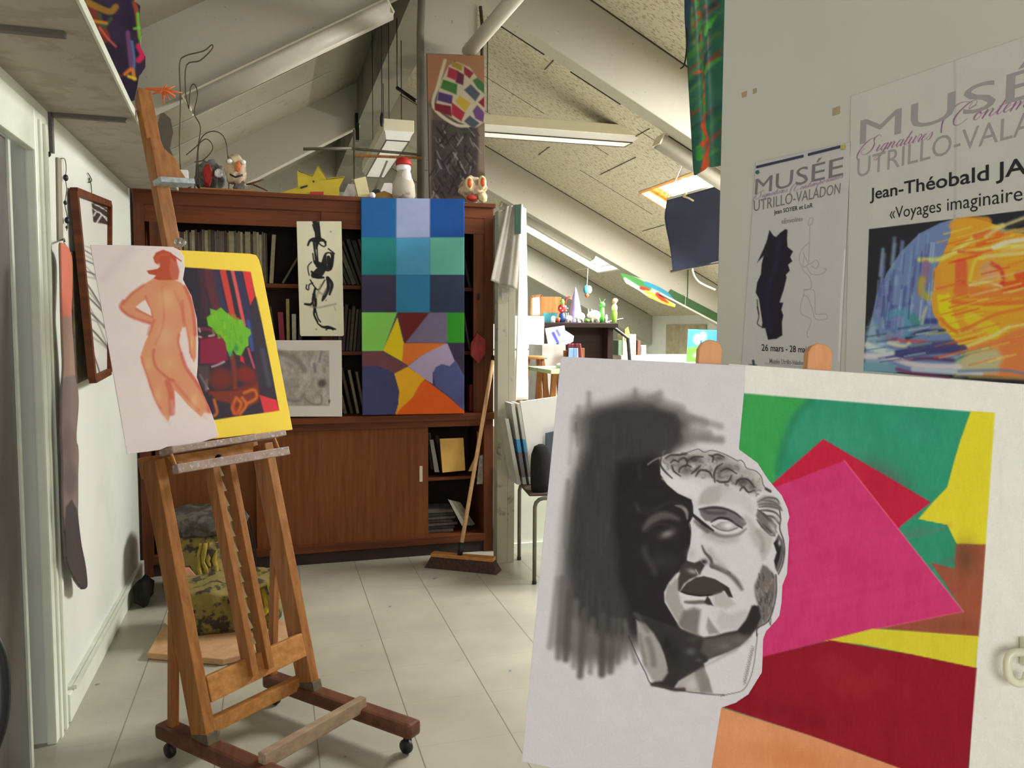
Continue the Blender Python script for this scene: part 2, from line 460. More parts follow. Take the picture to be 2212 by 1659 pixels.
    def build(s, name, place, mat, nrm, thick=0.002, cut=None, parent=None, edge=(225, 222, 220)):
        """place(px, py, u, v) gives the world point; cut = outline polygon (photo px) of what is kept"""
        nv, nu = s.nv + 1, s.nu + 1
        P = place(s.X, s.Y, s.u, s.v)            # (nv, nu, 3)
        n = np.asarray(nrm, float); n = n / np.linalg.norm(n)
        col = np.minimum(lin(np.clip(s.c, 0, 255)) * s.gain, 0.9)
        idx = np.arange(nv * nu).reshape(nv, nu)
        F = np.stack([idx[:-1, :-1], idx[1:, :-1], idx[1:, 1:], idx[:-1, 1:]], -1).reshape(-1, 4)
        if cut is not None:
            sl = (slice(None), slice(None)); d = s.sdf(np.array(cut, float), sl)
            keepc = (d[:-1, :-1] < 0).astype(int) + (d[1:, :-1] < 0) + (d[1:, 1:] < 0) + (d[:-1, 1:] < 0)
            F = F[(keepc.reshape(-1) >= 2)]
            # pull outside corner vertices on to the outline
            used = np.unique(F); out = used[d.reshape(-1)[used] > 0]
            C = np.array(cut, float); XY = np.stack([s.X.reshape(-1)[out], s.Y.reshape(-1)[out]], -1)
            best = np.full(len(out), 1e18); bp = XY.copy()
            for i in range(len(C)):
                a, b = C[i], C[(i + 1) % len(C)]; e = b - a
                t = np.clip(((XY - a) @ e) / (e @ e + 1e-9), 0, 1)[:, None]; q = a + e * t
                dd = ((XY - q) ** 2).sum(1); k = dd < best; best[k] = dd[k]; bp[k] = q[k]
            newP = place(bp[:, 0], bp[:, 1], s.u.reshape(-1)[out], s.v.reshape(-1)[out])
            P = P.reshape(-1, 3).copy(); P[out] = newP
        P = P.reshape(-1, 3)
        ed = np.concatenate([F[:, [0, 1]], F[:, [1, 2]], F[:, [2, 3]], F[:, [3, 0]]])
        key = np.minimum(ed[:, 0], ed[:, 1]) * (nu * nv) + np.maximum(ed[:, 0], ed[:, 1])
        uq, first, cnt = np.unique(key, return_index=True, return_counts=True)
        be = ed[first[cnt == 1]]
        V = np.concatenate([P, P - n * thick]); nn = len(P)
        side = np.stack([be[:, 1], be[:, 0], be[:, 0] + nn, be[:, 1] + nn], -1)
        back = F[:, ::-1] + nn
        # keep only used vertices
        allF = np.concatenate([F, side, back]); used, inv = np.unique(allF, return_inverse=True)
        allF = inv.reshape(-1, 4); Vv = V[used]
        cc = np.concatenate([col.reshape(-1, 3), np.zeros((nn, 3)) + np.minimum(lin(edge) * s.gain, 0.9)])[used]
        o = np.array([(Vv[:, 0].min() + Vv[:, 0].max()) / 2, (Vv[:, 1].min() + Vv[:, 1].max()) / 2, Vv[:, 2].min()])
        me = bpy.data.meshes.new(name)
        me.vertices.add(len(Vv)); me.vertices.foreach_set('co', (Vv - o).astype(np.float32).ravel())
        me.loops.add(allF.size); me.loops.foreach_set('vertex_index', allF.astype(np.int32).ravel())
        me.polygons.add(len(allF)); me.polygons.foreach_set('loop_start', np.arange(0, allF.size, 4, dtype=np.int32))
        me.update(calc_edges=True); me.validate()
        at = me.color_attributes.new('paint', 'FLOAT_COLOR', 'POINT')
        at.data.foreach_set('color', np.concatenate([cc, np.ones((len(cc), 1))], 1).astype(np.float32).ravel())
        me.materials.append(M[mat] if isinstance(mat, str) else mat)
        ob = bpy.data.objects.new(name, me); COL.objects.link(ob)
        o = Vector(o); WLOC[ob.name] = o
        if parent is not None: ob.parent = parent; ob.location = o - WLOC[parent.name]
        else: ob.location = o
        return ob
def on_plane(p0, nrm, off=0.0, bend=None):
    """maps photo pixels to the plane through p0; off lifts along the normal"""
    n = np.asarray(nrm, float); n = n / np.linalg.norm(n); p0 = np.asarray(p0, float) + n * off
    def f(X, Y, u, v):
        d = FW + (np.asarray(X)[..., None] - CX) / FPX * RT - (np.asarray(Y)[..., None] - CY) / FPX * UP
        t = ((p0 - CAM) @ n) / (d @ n)
        P = CAM + d * t[..., None]
        if bend is not None: P = P + n * np.asarray(bend(u, v))[..., None]
        return P
    return f
def zm(pts, ox, oy, s):
    return [(ox + x / s, oy + y / s) for x, y in pts]

# ================================================================== the setting
build_materials()
ZR, XR, SR, SL = 4.3, 1.1, 0.50, 0.58
def zr(x): return ZR - SR * (x - XR) if x >= XR else ZR - SL * (XR - x)

struct(MB().bb((-4.3, -2.6, -0.08), (6.5, 14.2, 0)).build('floor', 'floor'))
# left wall with the door opening
w = MB()
w.bb((-0.87, 3.02, 0), (-0.75, 5.0, 3.3)); w.bb((-0.87, 1.4, 2.12), (-0.75, 3.02, 3.3)); w.bb((-0.87, -2.6, 0), (-0.75, 1.4, 3.3))
w.bb((-0.87, 3.02, 2.3), (-0.752, 5.0, 3.3))
struct(w.build('wall_left', 'wall'))
struct(MB().bb((-4.3, 4.9, 0), (-0.87, 5.0, 3.3)).build('wall_left_return', 'wall'))
struct(MB().bb((-4.4, 5.0, 0), (-4.3, 14.2, 1.5)).build('wall_left_eaves', 'wall'))
struct(MB().bb((6.4, -2.6, 0), (6.5, 14.2, 1.68)).build('wall_right_eaves', 'wall'))
struct(MB().poly3([(-4.4, 14.1, 0), (6.5, 14.1, 0), (6.5, 14.1, zr(6.5)), (XR, 14.1, ZR), (-4.4, 14.1, zr(-4.4))], (0, -1, 0), 0.1).build('wall_gable', 'wall'))
struct(MB().poly3([(-4.4, -2.6, 0), (6.5, -2.6, 0), (6.5, -2.6, zr(6.5)), (XR, -2.6, ZR), (-4.4, -2.6, zr(-4.4))], (0, 1, 0), 0.1).build('wall_back', 'wall'))
struct(MB().bb((-0.75, 3.155, 0), (-0.728, 4.9, 0.105), 0.004).build('baseboard_left', 'frame_white'))
struct(MB().bb((-0.728, 3.2, 0.105), (-0.716, 4.5, 0.12)).bb((-0.75, 3.2, 0.105), (-0.728, 4.5, 0.117)).build('trim_1', 'door_edge'))

# door in the left wall
d = struct(MB().bb((-0.77, 3.0, 0), (-0.738, 3.15, 2.16), 0.006).bb((-0.77, 1.35, 2.02), (-0.738, 3.0, 2.16), 0.006)
    .bb((-0.74, 3.04, 0), (-0.731, 3.065, 2.13)).bb((-0.74, 3.1, 0), (-0.729, 3.125, 2.13)).build('door_1', 'frame_white'))
MB().bb((-0.81, 2.3, 0.01), (-0.775, 2.845, 2.02), 0.003).build('door_leaf', 'door', d)
MB().bb((-0.86, 2.86, 0.01), (-0.825, 3.0, 2.02), 0.003).build('door_leaf', 'door', d)
MB().bb((-0.775, 2.822, 0.01), (-0.768, 2.845, 2.02)).build('door_stile', 'door_edge', d)
MB().bb((-0.83, 2.846, 0.3), (-0.815, 2.862, 0.9)).bb((-0.83, 2.846, 1.05), (-0.815, 2.862, 1.62)).bb((-0.83, 2.846, 1.75), (-0.815, 2.862, 2.0)).build('door_gap_strip', 'black', d)  # black strips put in for the dark shaded gap between the leaves

# roof planes, the right one with roof windows, the last pair added out of view
holes = [(3.86, 4.95, 6.5, 8.05), (3.32, 5.03, 10.92, 11.98), (2.1, 3.1, -0.4, 1.4), (3.25, 4.25, 3.4, 4.8)]
def roofplane(xs, ys, name, mat):
    b = MB()
    for x0, x1 in zip(xs, xs[1:]):
        for y0, y1 in zip(ys, ys[1:]):
            cx, cy = (x0 + x1) / 2, (y0 + y1) / 2
            if any(h[0] < cx < h[1] and h[2] < cy < h[3] for h in holes): continue
            P = [(x0, y0, zr(x0)), (x1, y0, zr(x1)), (x1, y1, zr(x1)), (x0, y1, zr(x0))]
            b.bm.faces.new([b.bm.verts.new(p) for p in P])
    bmesh.ops.remove_doubles(b.bm, verts=b.bm.verts[:], dist=1e-5)
    ob = b.build(name, mat)
    md = ob.modifiers.new('solid', 'SOLIDIFY'); md.thickness = 0.14; md.offset = 1 if ob.data.polygons[0].normal.z > 0 else -1
    return struct(ob)
roofplane(sorted({XR, 6.5, 3.86, 4.95, 3.32, 5.03, 2.1, 3.1, 3.25, 4.25}), sorted({-2.6, 14.2, 6.5, 8.05, 10.92, 11.98, -0.4, 1.4, 3.4, 4.8}), 'ceiling_right', 'roof')
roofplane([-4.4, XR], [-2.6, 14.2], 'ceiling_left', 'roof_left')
# thin board joints in the right roof, cut as dark battens
jt = MB()
for x, y0, y1 in ((2.95, 5.6, 6.3), (3.25, 6.6, 7.2), (3.45, 7.3, 8.2), (2.3, 6.4, 6.75), (2.55, 5.6, 5.85), (2.9, 8.3, 8.7), (4.4, 8.5, 9.1)):
    jt.bar((x, y0, zr(x) - 0.003), (x + .01, y1, zr(x + .01) - 0.003), 0.011, 0.004)
for y, x0, x1 in ((6.32, 3.2, 3.86), (6.0, 2.3, 3.3), (7.6, 1.6, 2.6), (7.62, 2.9, 3.3), (8.4, 1.6, 2.5), (8.42, 3.3, 4.2), (6.75, 3.2, 3.5)):
    jt.bar((x0, y, zr(x0) - 0.002), (x1, y, zr(x1) - 0.002), 0.004, 0.003, (0, 1, 0))
for y in (5.396, 9.396, 12.746):
    jt.bar((XR + .2, y, zr(XR + .2) - .004), (6.3, y, zr(6.3) - .004), .008, .008, (0, 1, 0))
for x0 in (1.5, 2.1, 2.9, 3.4): jt.bar((x0, 5.565, zr(x0) - .5 + .004), (x0 + .4, 5.565, zr(x0 + .4) - .5 + .004), .006, .012, (0, 1, 0))
struct(jt.build('trim_2', 'wire'))
jt = MB()
for x, y0, y1 in ((0.3, 6.9, 7.2), (-0.9, 7.4, 7.7)): jt.bar((x, y0, zr(x) - 0.006), (x, y1, zr(x) - 0.006), 0.016, 0.01)
struct(jt.build('trim_3', 'dark_metal'))
jt = MB()
for y, x0, x1 in ((6.9, -1.6, .7), (7.7, -2.2, .5), (8.4, -2.4, .6)): jt.bar((x0, y, zr(x0) - .004), (x1, y, zr(x1) - .004), .02, .008, (0, 1, 0))
struct(jt.build('trim_13', 'beam'))

# trusses: deep painted rafters along the slope
def truss(y, name, th=0.16, dep=0.5):
    b = MB()
    for x0, x1 in ((XR, 6.4), (-4.3, XR)):
        b.poly3([(x0, y, zr(x0) + 0.05), (x1, y, zr(x1) + 0.05), (x1, y, zr(x1) - dep), (x0, y, zr(x0) - dep)], (0, -1, 0), th)
    return struct(b.build(name, 'beam', bevel=0.008))
truss(5.4, 'trim_4'); truss(9.4, 'trim_5'); truss(12.75, 'trim_6'); 
struct(MB().bb((0.96, -2.5, 3.74), (1.24, 5.4, 4.25)).bb((0.96, 5.56, 3.74), (1.24, 14.1, 4.25)).build('trim_7', 'beam_dirty'))
# pillar under the ridge with a conduit on its left side
struct(MB().bb((0.99, 5.42, 0), (1.37, 5.62, 3.9), 0.01).build('wall_pillar', 'beam'))
struct(MB().tube([(0.97, 5.40, 2.2), (0.97, 5.40, 3.4), (0.985, 5.4, 3.75)], 0.025, 10).build('trim_8', 'beam_dirty', smooth=True))

# roof windows
def skylight(name, h, fmat, dep=0.14):
    x0, x1, y0, y1 = h; b = MB()
    n = Vector((SR, 0, 1)).normalized()
    def P(x, y, k=0): return Vector((x, y, zr(x))) + n * k
    t = 0.035
    for a, c in ((P(x0, y0), P(x0, y1)), (P(x1, y0), P(x1, y1)), (P(x0, y0), P(x1, y0)), (P(x0, y1), P(x1, y1))):
        b.bar(a + n * dep / 2 * 0.9, c + n * dep / 2 * 0.9, t, dep, (c - a).cross(n))
    f = struct(b.build(name, fmat))
    g = MB(); g.poly3([P(x0, y0, dep), P(x1, y0, dep), P(x1, y1, dep), P(x0, y1, dep)], n, 0.006)
    g.build('pane', M['pane'], f)
    s = MB()
    for a, c in ((P(x0 + .05, y0 + .05), P(x0 + .05, y1 - .05)), (P(x1 - .05, y0 + .05), P(x1 - .05, y1 - .05)), (P(x0 + .05, y0 + .05), P(x1 - .05, y0 + .05)), (P(x0 + .05, y1 - .05), P(x1 - .05, y1 - .05))):
        s.bar(a + n * (dep - 0.03), c + n * (dep - 0.03), 0.05, 0.045, (c - a).cross(n))
    s.build('sash', fmat, f)
    return f
m, nt, b = base('window_glass'); b.inputs['Base Color'].default_value = (1, 1, 1, 1); b.inputs['Roughness'].default_value = 0.0
b.inputs['Transmission Weight'].default_value = 1.0; b.inputs['IOR'].default_value = 1.0
M['pane'] = m
M['pine'] = woodmat('orange_pine', (176, 116, 52), (214, 160, 92), 1.3, axis=1, fine=20)
skylight('window_1', holes[0], 'pine'); skylight('window_2', holes[1], 'white'); skylight('added_window_3', holes[2], 'pine'); skylight('added_window_4', holes[3], 'pine')  # the last pair are added openings out of view, for extra light

# the free-standing white partition at the right
PE = Vector((1.385, 2.3, 0)); PD = Vector((math.sin(R(8.6)), -math.cos(R(8.6)), 0)); PN = Vector((-PD.y, PD.x, 0)) * -1
if PN.x > 0: PN = -PN
pw = MB(); E2 = PE + PD * 2.3
pw.poly3([PE, E2, E2 + Vector((0, 0, 3.3)), PE + Vector((0, 0, 3.3))], PN, 0.045)
struct(pw.build('wall_partition', 'panel', bevel=0.003))

# ================================================================== art in front: charcoal head over a colour abstract
M['paint_matte'] = paintmat('painted_matte', 0.8, 0.03)
M['paint_satin'] = paintmat('painted_satin', 0.45, 0.03)
FH = np.array([math.sin(YAW), math.cos(YAW), 0.0]); FR = np.array([FH[1], -FH[0], 0.0])
FU = math.sin(R(8)) * FH + math.cos(R(8)) * np.array([0, 0, 1.0]); FN = np.cross(FR, FU)
FP0 = CAM + FW * 1.25
def fpl(x, y, off=0.0): return hit(x, y, FP0 + FN * off, FN)

A = Canvas([(1575, 786), (2330, 838), (2264, 1800), (1500, 1745)], 330, 400, (222, 218, 210), 1.22)
GR, TE, YE, CR, PI, BR_, DR, OR_ = (58, 156, 78), (44, 140, 108), (212, 200, 44), (186, 30, 60), (196, 52, 108), (146, 78, 56), (138, 18, 36), (212, 142, 98)
ART = [(1607, 850), (2148, 893), (2084, 1790), (1525, 1745)]
A.poly(ART, TE)
A.poly([(1560, 845), (1745, 861), (1712, 905), (1690, 960), (1672, 1040), (1600, 1060), (1560, 1000)], GR, 6)
A.line([(1752, 865), (1715, 905), (1694, 955), (1680, 1015)], 16, (40, 120, 80), 9, 0.6)
A.blob(1800, 960, 90, 60, (62, 150, 122), 0.5, 20); A.blob(1980, 930, 80, 40, (52, 146, 118), 0.5, 20)
A.poly([(2100, 880), (2160, 893), (2130, 1178), (2066, 1175), (2046, 1134), (1984, 1121), (2016, 1084), (2046, 1053), (2062, 993), (2076, 947)], YE, 1.5)
A.poly([(1951, 1142), (1983, 1122), (2046, 1134), (2066, 1175), (2064, 1228), (2021, 1222), (1990, 1190)], (44, 138, 104), 1.5)
A.poly([(2066, 1175), (2132, 1176), (2114, 1376), (1902, 1358), (1940, 1340), (2082, 1321), (2010, 1215), (2062, 1228)], BR_, 2)
A.blob(2085, 1205, 22, 34, (96, 66, 46), 0.7); A.blob(2100, 1300, 40, 40, (160, 86, 60), 0.6); A.blob(2060, 1350, 60, 12, (120, 66, 46), 0.4)
A.poly([(1660, 1052), (1778, 948), (2011, 1085), (1946, 1136), (1900, 1200), (1700, 1200)], CR, 1.5)
A.blob(1900, 1050, 60, 40, (170, 26, 52), 0.5, 30)
A.poly([(1640, 1066), (1824, 995), (2081, 1321), (1902, 1357), (1788, 1384), (1640, 1422)], PI, 1.5)
A.line([(1824, 995), (1950, 1155), (2081, 1321)], 2.5, (224, 110, 140), 1.5, 0.7, False)
A.line([(2081, 1321), (1902, 1357), (1788, 1384)], 2.5, (224, 110, 120), 1.5, 0.5, False)
for i in range(26):
    x, y = A.rng.uniform(1680, 1960), A.rng.uniform(1080, 1380)
    A.line([(x, y), (x + 60, y - 16), (x + 120, y - 34)], 9, (210, 70, 122) if i % 2 else (182, 46, 98), 7, 0.16)
A.poly([(1780, 1385), (1886, 1358), (1950, 1362), (2114, 1374), (2108, 1444), (1967, 1413), (1860, 1392)], (206, 194, 48), 1.5)
A.poly([(1600, 1430), (1650, 1418), (1794, 1383), (1967, 1413), (2110, 1443), (2084, 1760), (1929, 1654), (1750, 1589), (1545, 1522)], DR, 1.5)
A.blob(1790, 1440, 60, 30, (152, 26, 44), 0.6); A.blob(1850, 1480, 70, 26, (160, 34, 40), 0.45); A.blob(1700, 1540, 90, 20, (118, 12, 30), 0.5, 15)
A.poly([(1545, 1524), (1750, 1589), (1929, 1654), (2084, 1710), (2084, 1800), (1510, 1760)], OR_, 1.5)
A.blob(1720, 1640, 90, 30, (202, 120, 74), 0.6, 10); A.blob(1610, 1580, 40, 20, (220, 156, 112), 0.6)
A.poly([(1500, 700), (1606, 785), (1606, 849), (1500, 845)], (222, 218, 212), 1)
for P in ([(1560, 770), (2400, 830), (2400, 917), (2149, 891), (1560, 846)], [(2149, 891), (2400, 900), (2400, 1850), (2082, 1850)]): A.poly(P, (224, 221, 212), 1.0)
A.vary(3, (0.05, 0.02)); A.vary(2, (0.2, 0.08))
ab = A.build('abstract_painting', on_plane(FP0, FN), 'paint_matte', FN, 0.008)
tag(ab, 'white board with a pink, green, yellow and red abstract painting, right of the charcoal head', 'painting')

W_ = (205, 201, 206)
C = Canvas([(1210, 768), (1726, 797), (1668, 1790), (1106, 1750)], 300, 500, (205, 201, 207), 1.22, 3)
# smudged ground left of the head
sm = [(1243, 900), (1275, 876), (1305, 872), (1341, 862), (1372, 852), (1426, 862), (1431, 875), (1467, 888), (1496, 905), (1486, 932), (1496, 958), (1440, 975), (1500, 1100), (1460, 1300), (1500, 1390), (1400, 1400),
      (1362, 1400), (1345, 1420), (1325, 1438), (1300, 1440), (1280, 1428), (1255, 1440), (1232, 1420), (1212, 1410), (1197, 1390), (1203, 1330), (1209, 1239), (1214, 1150), (1220, 1091), (1232, 1037), (1243, 1001), (1251, 965), (1242, 928)]
C.poly(sm, (92, 88, 88), 20, 0.9)
C.poly([(1275, 900), (1300, 885), (1345, 876), (1410, 876), (1462, 890), (1480, 925), (1470, 960), (1430, 1000), (1500, 1150), (1450, 1360), (1360, 1380), (1300, 1370), (1240, 1330), (1228, 1200), (1236, 1090), (1252, 1020), (1272, 960)], (58, 55, 55), 16, 0.95)
C.poly([(1330, 1000), (1410, 985), (1500, 1080), (1500, 1180), (1450, 1340), (1400, 1390), (1365, 1350), (1340, 1250), (1325, 1120)], (36, 33, 34), 18, 1)
for x0, y0, x1, y1, w, k in ((1420, 868, 1470, 884, 22, .5), (1470, 895, 1556, 921, 14, .5), (1480, 905, 1520, 915, 22, .5), (1485, 945, 1557, 950, 17, .75), (1480, 930, 1530, 938, 20, .6), (1243, 930, 1250, 880, 10, .5), (1272, 890, 1272, 850, 9, .6),
                           (1372, 860, 1372, 843, 9, .6), (1405, 860, 1425, 850, 14, .55), (1230, 1000, 1238, 900, 9, .3)):
    C.line([(x0, y0), (x1, y1)], w, (118, 114, 114), 7, k, False)
for x0, y0, x1, y1, w, k, g in ((1205, 1250, 1187, 1398, 12, .55, 120), (1215, 1250, 1206, 1420, 14, .7, 100), (1230, 1280, 1222, 1424, 14, .8, 80), (1245, 1300, 1240, 1440, 12, .6, 120), (1262, 1320, 1253, 1460, 14, .8, 84),
                               (1282, 1340, 1275, 1452, 12, .6, 110), (1302, 1330, 1300, 1456, 16, .85, 76), (1324, 1340, 1318, 1450, 15, .75, 84), (1338, 1340, 1335, 1430, 10, .6, 96), (1352, 1350, 1372, 1430, 10, .6, 100), (1350, 1340, 1352, 1420, 8, .5, 110), (1232, 1060, 1205, 1250, 8, .5, 150), (1228, 1040, 1222, 1180, 10, .6, 110)):
    C.line([(x0, y0), (x1, y1)], w, (g, g - 4, g - 4), 6, k, False)
for i in range(90):
    x, y = C.rng.uniform(1235, 1440), C.rng.uniform(890, 1330)
    if x > 1330 and y > 1010: continue
    C.line([(x, y), (x + C.rng.uniform(-6, 6), y + C.rng.uniform(30, 90))], C.rng.uniform(3, 8), (82, 78, 77) if i % 2 else (44, 42, 42), 4, 0.22, False)
# lit side of the face, the shadow side stays dark
Z1 = lambda p: zm(p, 1340, 940, 5.53)
Z2 = lambda p: zm(p, 1340, 1200, 5.53)
sh = Z1([(330, 350), (480, 470), (560, 590), (680, 690), (850, 770), (870, 850), (875, 960), (820, 1060), (842, 1150), (830, 1300), (800, 1420), (792, 1500)]) + Z2([(700, 190), (580, 330), (522, 440), (530, 560), (640, 740), (720, 870), (900, 960)])
dark_jaw = Z2([(1000, 975), (1120, 960), (1260, 920), (1400, 890), (1500, 760), (1600, 590), (1670, 640), (1680, 780), (1640, 860), (1560, 960), (1430, 1080), (1290, 1150), (1140, 1210), (1000, 1290), (1010, 1380), (880, 1400), (700, 1500), (640, 1590), (380, 1535), (500, 1400), (560, 1350), (520, 1180), (470, 1060), (330, 820), (200, 690)])
C.poly(Z1([(250, 500), (330, 330), (470, 260), (600, 200)]) + sh + Z2([(600, 1000), (300, 900), (200, 690), (0, 300)]) + Z1([(0, 1500), (0, 700)]), (40, 36, 37), 7)
lit = sh[1:] + Z2([(1000, 975), (1130, 960), (1400, 890), (1640, 600), (1800, 300)]) + Z1([(1900, 1300), (1930, 900), (1760, 690), (1690, 520), (1500, 400), (1250, 240), (1000, 190), (800, 190), (560, 230), (470, 270)])
C.poly(lit, (204, 200, 205), 1.6)
C.poly(dark_jaw, (52, 48, 48), 3)
C.poly(Z2([(1000, 1000), (1400, 930), (1560, 960), (1430, 1080), (1290, 1150), (1060, 1230), (960, 1150)]), (96, 92, 88), 6, 0.75)
for x, y, rx, ry, g, a in ((840, 1150, 60, 45, 104, .7), (940, 1250, 40, 25, 96, .6), (870, 1000, 80, 40, 78, .6), (1060, 1120, 60, 50, 80, .5), (1250, 1080, 90, 40, 120, .5), (1430, 1020, 90, 40, 112, .5), (640, 1200, 80, 120, 34, .7), (560, 1050, 60, 100, 32, .7), (760, 1330, 110, 90, 48, .7)):
    p = Z2([(x, y)])[0]; C.blob(p[0], p[1], rx / 5.53, ry / 5.53, (g, g - 2, g - 4), a)
# neck
C.poly(Z2([(190, 770), (300, 820), (400, 930), (480, 1080), (540, 1250), (570, 1400), (500, 1500), (400, 1510), (300, 1350), (220, 1100)]), (158, 153, 150), 4)
C.line(Z2([(330, 1000), (380, 1150), (400, 1300)]), 12, (118, 112, 110), 6, 0.8); C.line(Z2([(230, 950), (270, 1150), (300, 1300)]), 7, (120, 116, 112), 5, 0.7)
C.line(Z2([(180, 700), (250, 780), (330, 900)]), 9, (100, 96, 94), 6, 0.6)
C.poly(Z2([(880, 1400), (1000, 1340), (1060, 1450), (1110, 1640), (900, 1640), (640, 1600), (700, 1510)]), (166, 160, 156), 4)
C.poly(Z2([(980, 1330), (1060, 1480), (1110, 1640), (960, 1640), (900, 1500), (880, 1400)]), (122, 117, 115), 5, 0.8)
C.blob(*Z2([(850, 1540)])[0], 14, 16, (196, 190, 190), 0.8); C.line(Z2([(380, 1540), (500, 1560), (640, 1600), (760, 1600)]), 8, (60, 52, 52), 3, 0.9)
C.poly(Z2([(1060, 1240), (1300, 1170), (1480, 1090), (1600, 1000), (1590, 1300), (1530, 1500), (1450, 1610), (1300, 1650), (1110, 1650), (1060, 1450), (1020, 1330)]), (206, 202, 206), 4)
C.line(Z2([(100, 960), (200, 1200), (300, 1400), (380, 1540), (640, 1600), (900, 1640), (1100, 1660), (1240, 1665)]), 2.0, (56, 54, 54), 1.2, 0.9)
C.line(Z2([(1640, 930), (1620, 1100), (1595, 1300), (1545, 1480), (1460, 1610), (1300, 1655), (1200, 1680)]), 1.8, (92, 90, 88), 1.0, 0.85)
for i in range(24):
    t = i / 23; x, y = 1560 - 100 * t, 1080 + 430 * t
    C.line(Z2([(x, y), (x + 40, y + 14), (x + 10, y + 34)]), 1.2, (110, 106, 104), 0.9, 0.7)
C.poly(Z2([(900, 1380), (1400, 1140), (1440, 1060)]), (120, 116, 110), 4, 0.4)
# forehead and temple shading
C.poly(Z1([(930, 830), (960, 700), (1050, 620), (1200, 585), (1330, 640), (1250, 700), (1180, 800), (1050, 830)]), (164, 160, 160), 6, 0.8)
C.poly(Z1([(1200, 600), (1500, 700), (1600, 850), (1580, 960), (1400, 820), (1200, 800)]), (190, 187, 190), 8, 0.8)
C.poly(Z1([(500, 520), (640, 520), (880, 560), (980, 640), (900, 780), (860, 740), (700, 690)]), (214, 211, 214), 5, 0.9)
# brow and seeing eye
C.poly(Z1([(940, 885), (1100, 855), (1240, 868), (1370, 920), (1480, 1000), (1510, 1060), (1450, 1110), (1370, 1060), (1270, 1010), (1180, 1000), (1090, 1035), (1010, 1020), (960, 960)]), (112, 107, 110), 2.5)
C.line(Z1([(945, 885), (1100, 865), (1240, 878), (1370, 930), (1470, 1010)]), [3, 6, 5, 4, 2], (58, 54, 58), 2.5)
C.line(Z1([(1000, 900), (1080, 930), (1250, 930)]), 7, (70, 66, 70), 4, 0.8)
C.line(Z1([(1085, 1040), (1180, 990), (1290, 1005), (1380, 1065), (1460, 1112)]), [2, 5, 5, 5, 2], (44, 40, 44), 1.6)
C.poly(Z1([(1110, 1090), (1200, 1035), (1300, 1035), (1390, 1090), (1330, 1130), (1220, 1135)]), (150, 147, 147), 2)
C.blob(*Z1([(1290, 1080)])[0], 13, 7, (222, 219, 221), 1)
C.line(Z1([(1100, 1080), (1190, 1130), (1300, 1142), (1400, 1105)]), 3.2, (116, 110, 112), 1.5)
C.line(Z1([(1150, 1150), (1260, 1172), (1380, 1150)]), 3, (206, 202, 204), 1.5)
C.line(Z1([(970, 1080), (1090, 1160), (1230, 1210), (1400, 1190), (1500, 1120)]), [7, 9, 8, 6, 3], (104, 98, 98), 4, 0.85)
C.line(Z1([(1020, 1180), (1200, 1260), (1380, 1240)]), 14, (160, 156, 156), 8, 0.6)
C.line(Z1([(780, 880), (870, 955), (980, 1050), (1110, 1140)]), [5, 6, 8, 4], (44, 40, 42), 2)
C.line(Z1([(900, 1030), (960, 1090), (1040, 1150)]), 9, (90, 84, 84), 4, 0.7)
C.line(Z1([(1500, 1000), (1560, 1060), (1580, 1180), (1640, 1300)]), 14, (172, 168, 168), 8, 0.7)
# shadowed eye
C.line(Z1([(290, 1120), (350, 1040), (450, 975), (570, 960), (690, 1000)]), [9, 15, 18, 15, 8], (94, 88, 86), 6, 0.85)
C.line(Z1([(300, 1140), (420, 1070), (560, 1070), (650, 1110)]), 5, (56, 50, 50), 4, 0.8)
C.blob(*Z1([(560, 1180)])[0], 16, 8, (134, 128, 124), 0.9, -20); C.line(Z1([(660, 840), (740, 860), (790, 920), (800, 1000)]), [2, 7, 7, 3], (142, 138, 136), 3, 0.9)
C.line(Z1([(290, 1350), (310, 1450), (380, 1560), (410, 1640)]), 12, (78, 73, 71), 8, 0.6); C.blob(*Z1([(520, 1500)])[0], 28, 16, (62, 58, 56), 0.6)
C.blob(*Z1([(210, 870)])[0], 4, 10, (70, 66, 66), 0.7, -20)
C.line(Z1([(180, 820), (300, 930), (600, 800), (750, 850)]), 5, (60, 56, 56), 5, 0.5)
# nose
C.line(Z1([(830, 1060), (842, 1150), (830, 1300), (800, 1420), (792, 1500), (870, 1525)]), 2, (50, 46, 48), 1.5)
C.blob(*Z1([(850, 1420)])[0], 9, 12, (176, 172, 176), 0.7)
C.poly(Z1([(790, 1500), (870, 1530), (950, 1500), (1010, 1560), (960, 1640), (800, 1640), (700, 1640), (720, 1560)]), (58, 52, 53), 2.5)
C.blob(*Z1([(1000, 1512)])[0], 8, 6, (50, 44, 46), 1)
C.line(Z1([(975, 1320), (1010, 1400), (1080, 1480), (1100, 1580)]), [2, 5, 7, 4], (70, 64, 66), 3)
C.line(Z1([(1090, 1560), (1180, 1600), (1300, 1650)]), [8, 7, 6], (64, 58, 60), 3)
C.line(Z2([(1090, 110), (1200, 160), (1310, 230), (1390, 310), (1450, 400)]), [9, 9, 9, 10, 6], (104, 98, 100), 5)
C.line(Z1([(1060, 1380), (1150, 1500), (1250, 1600)]), 12, (150, 146, 148), 8, 0.5)
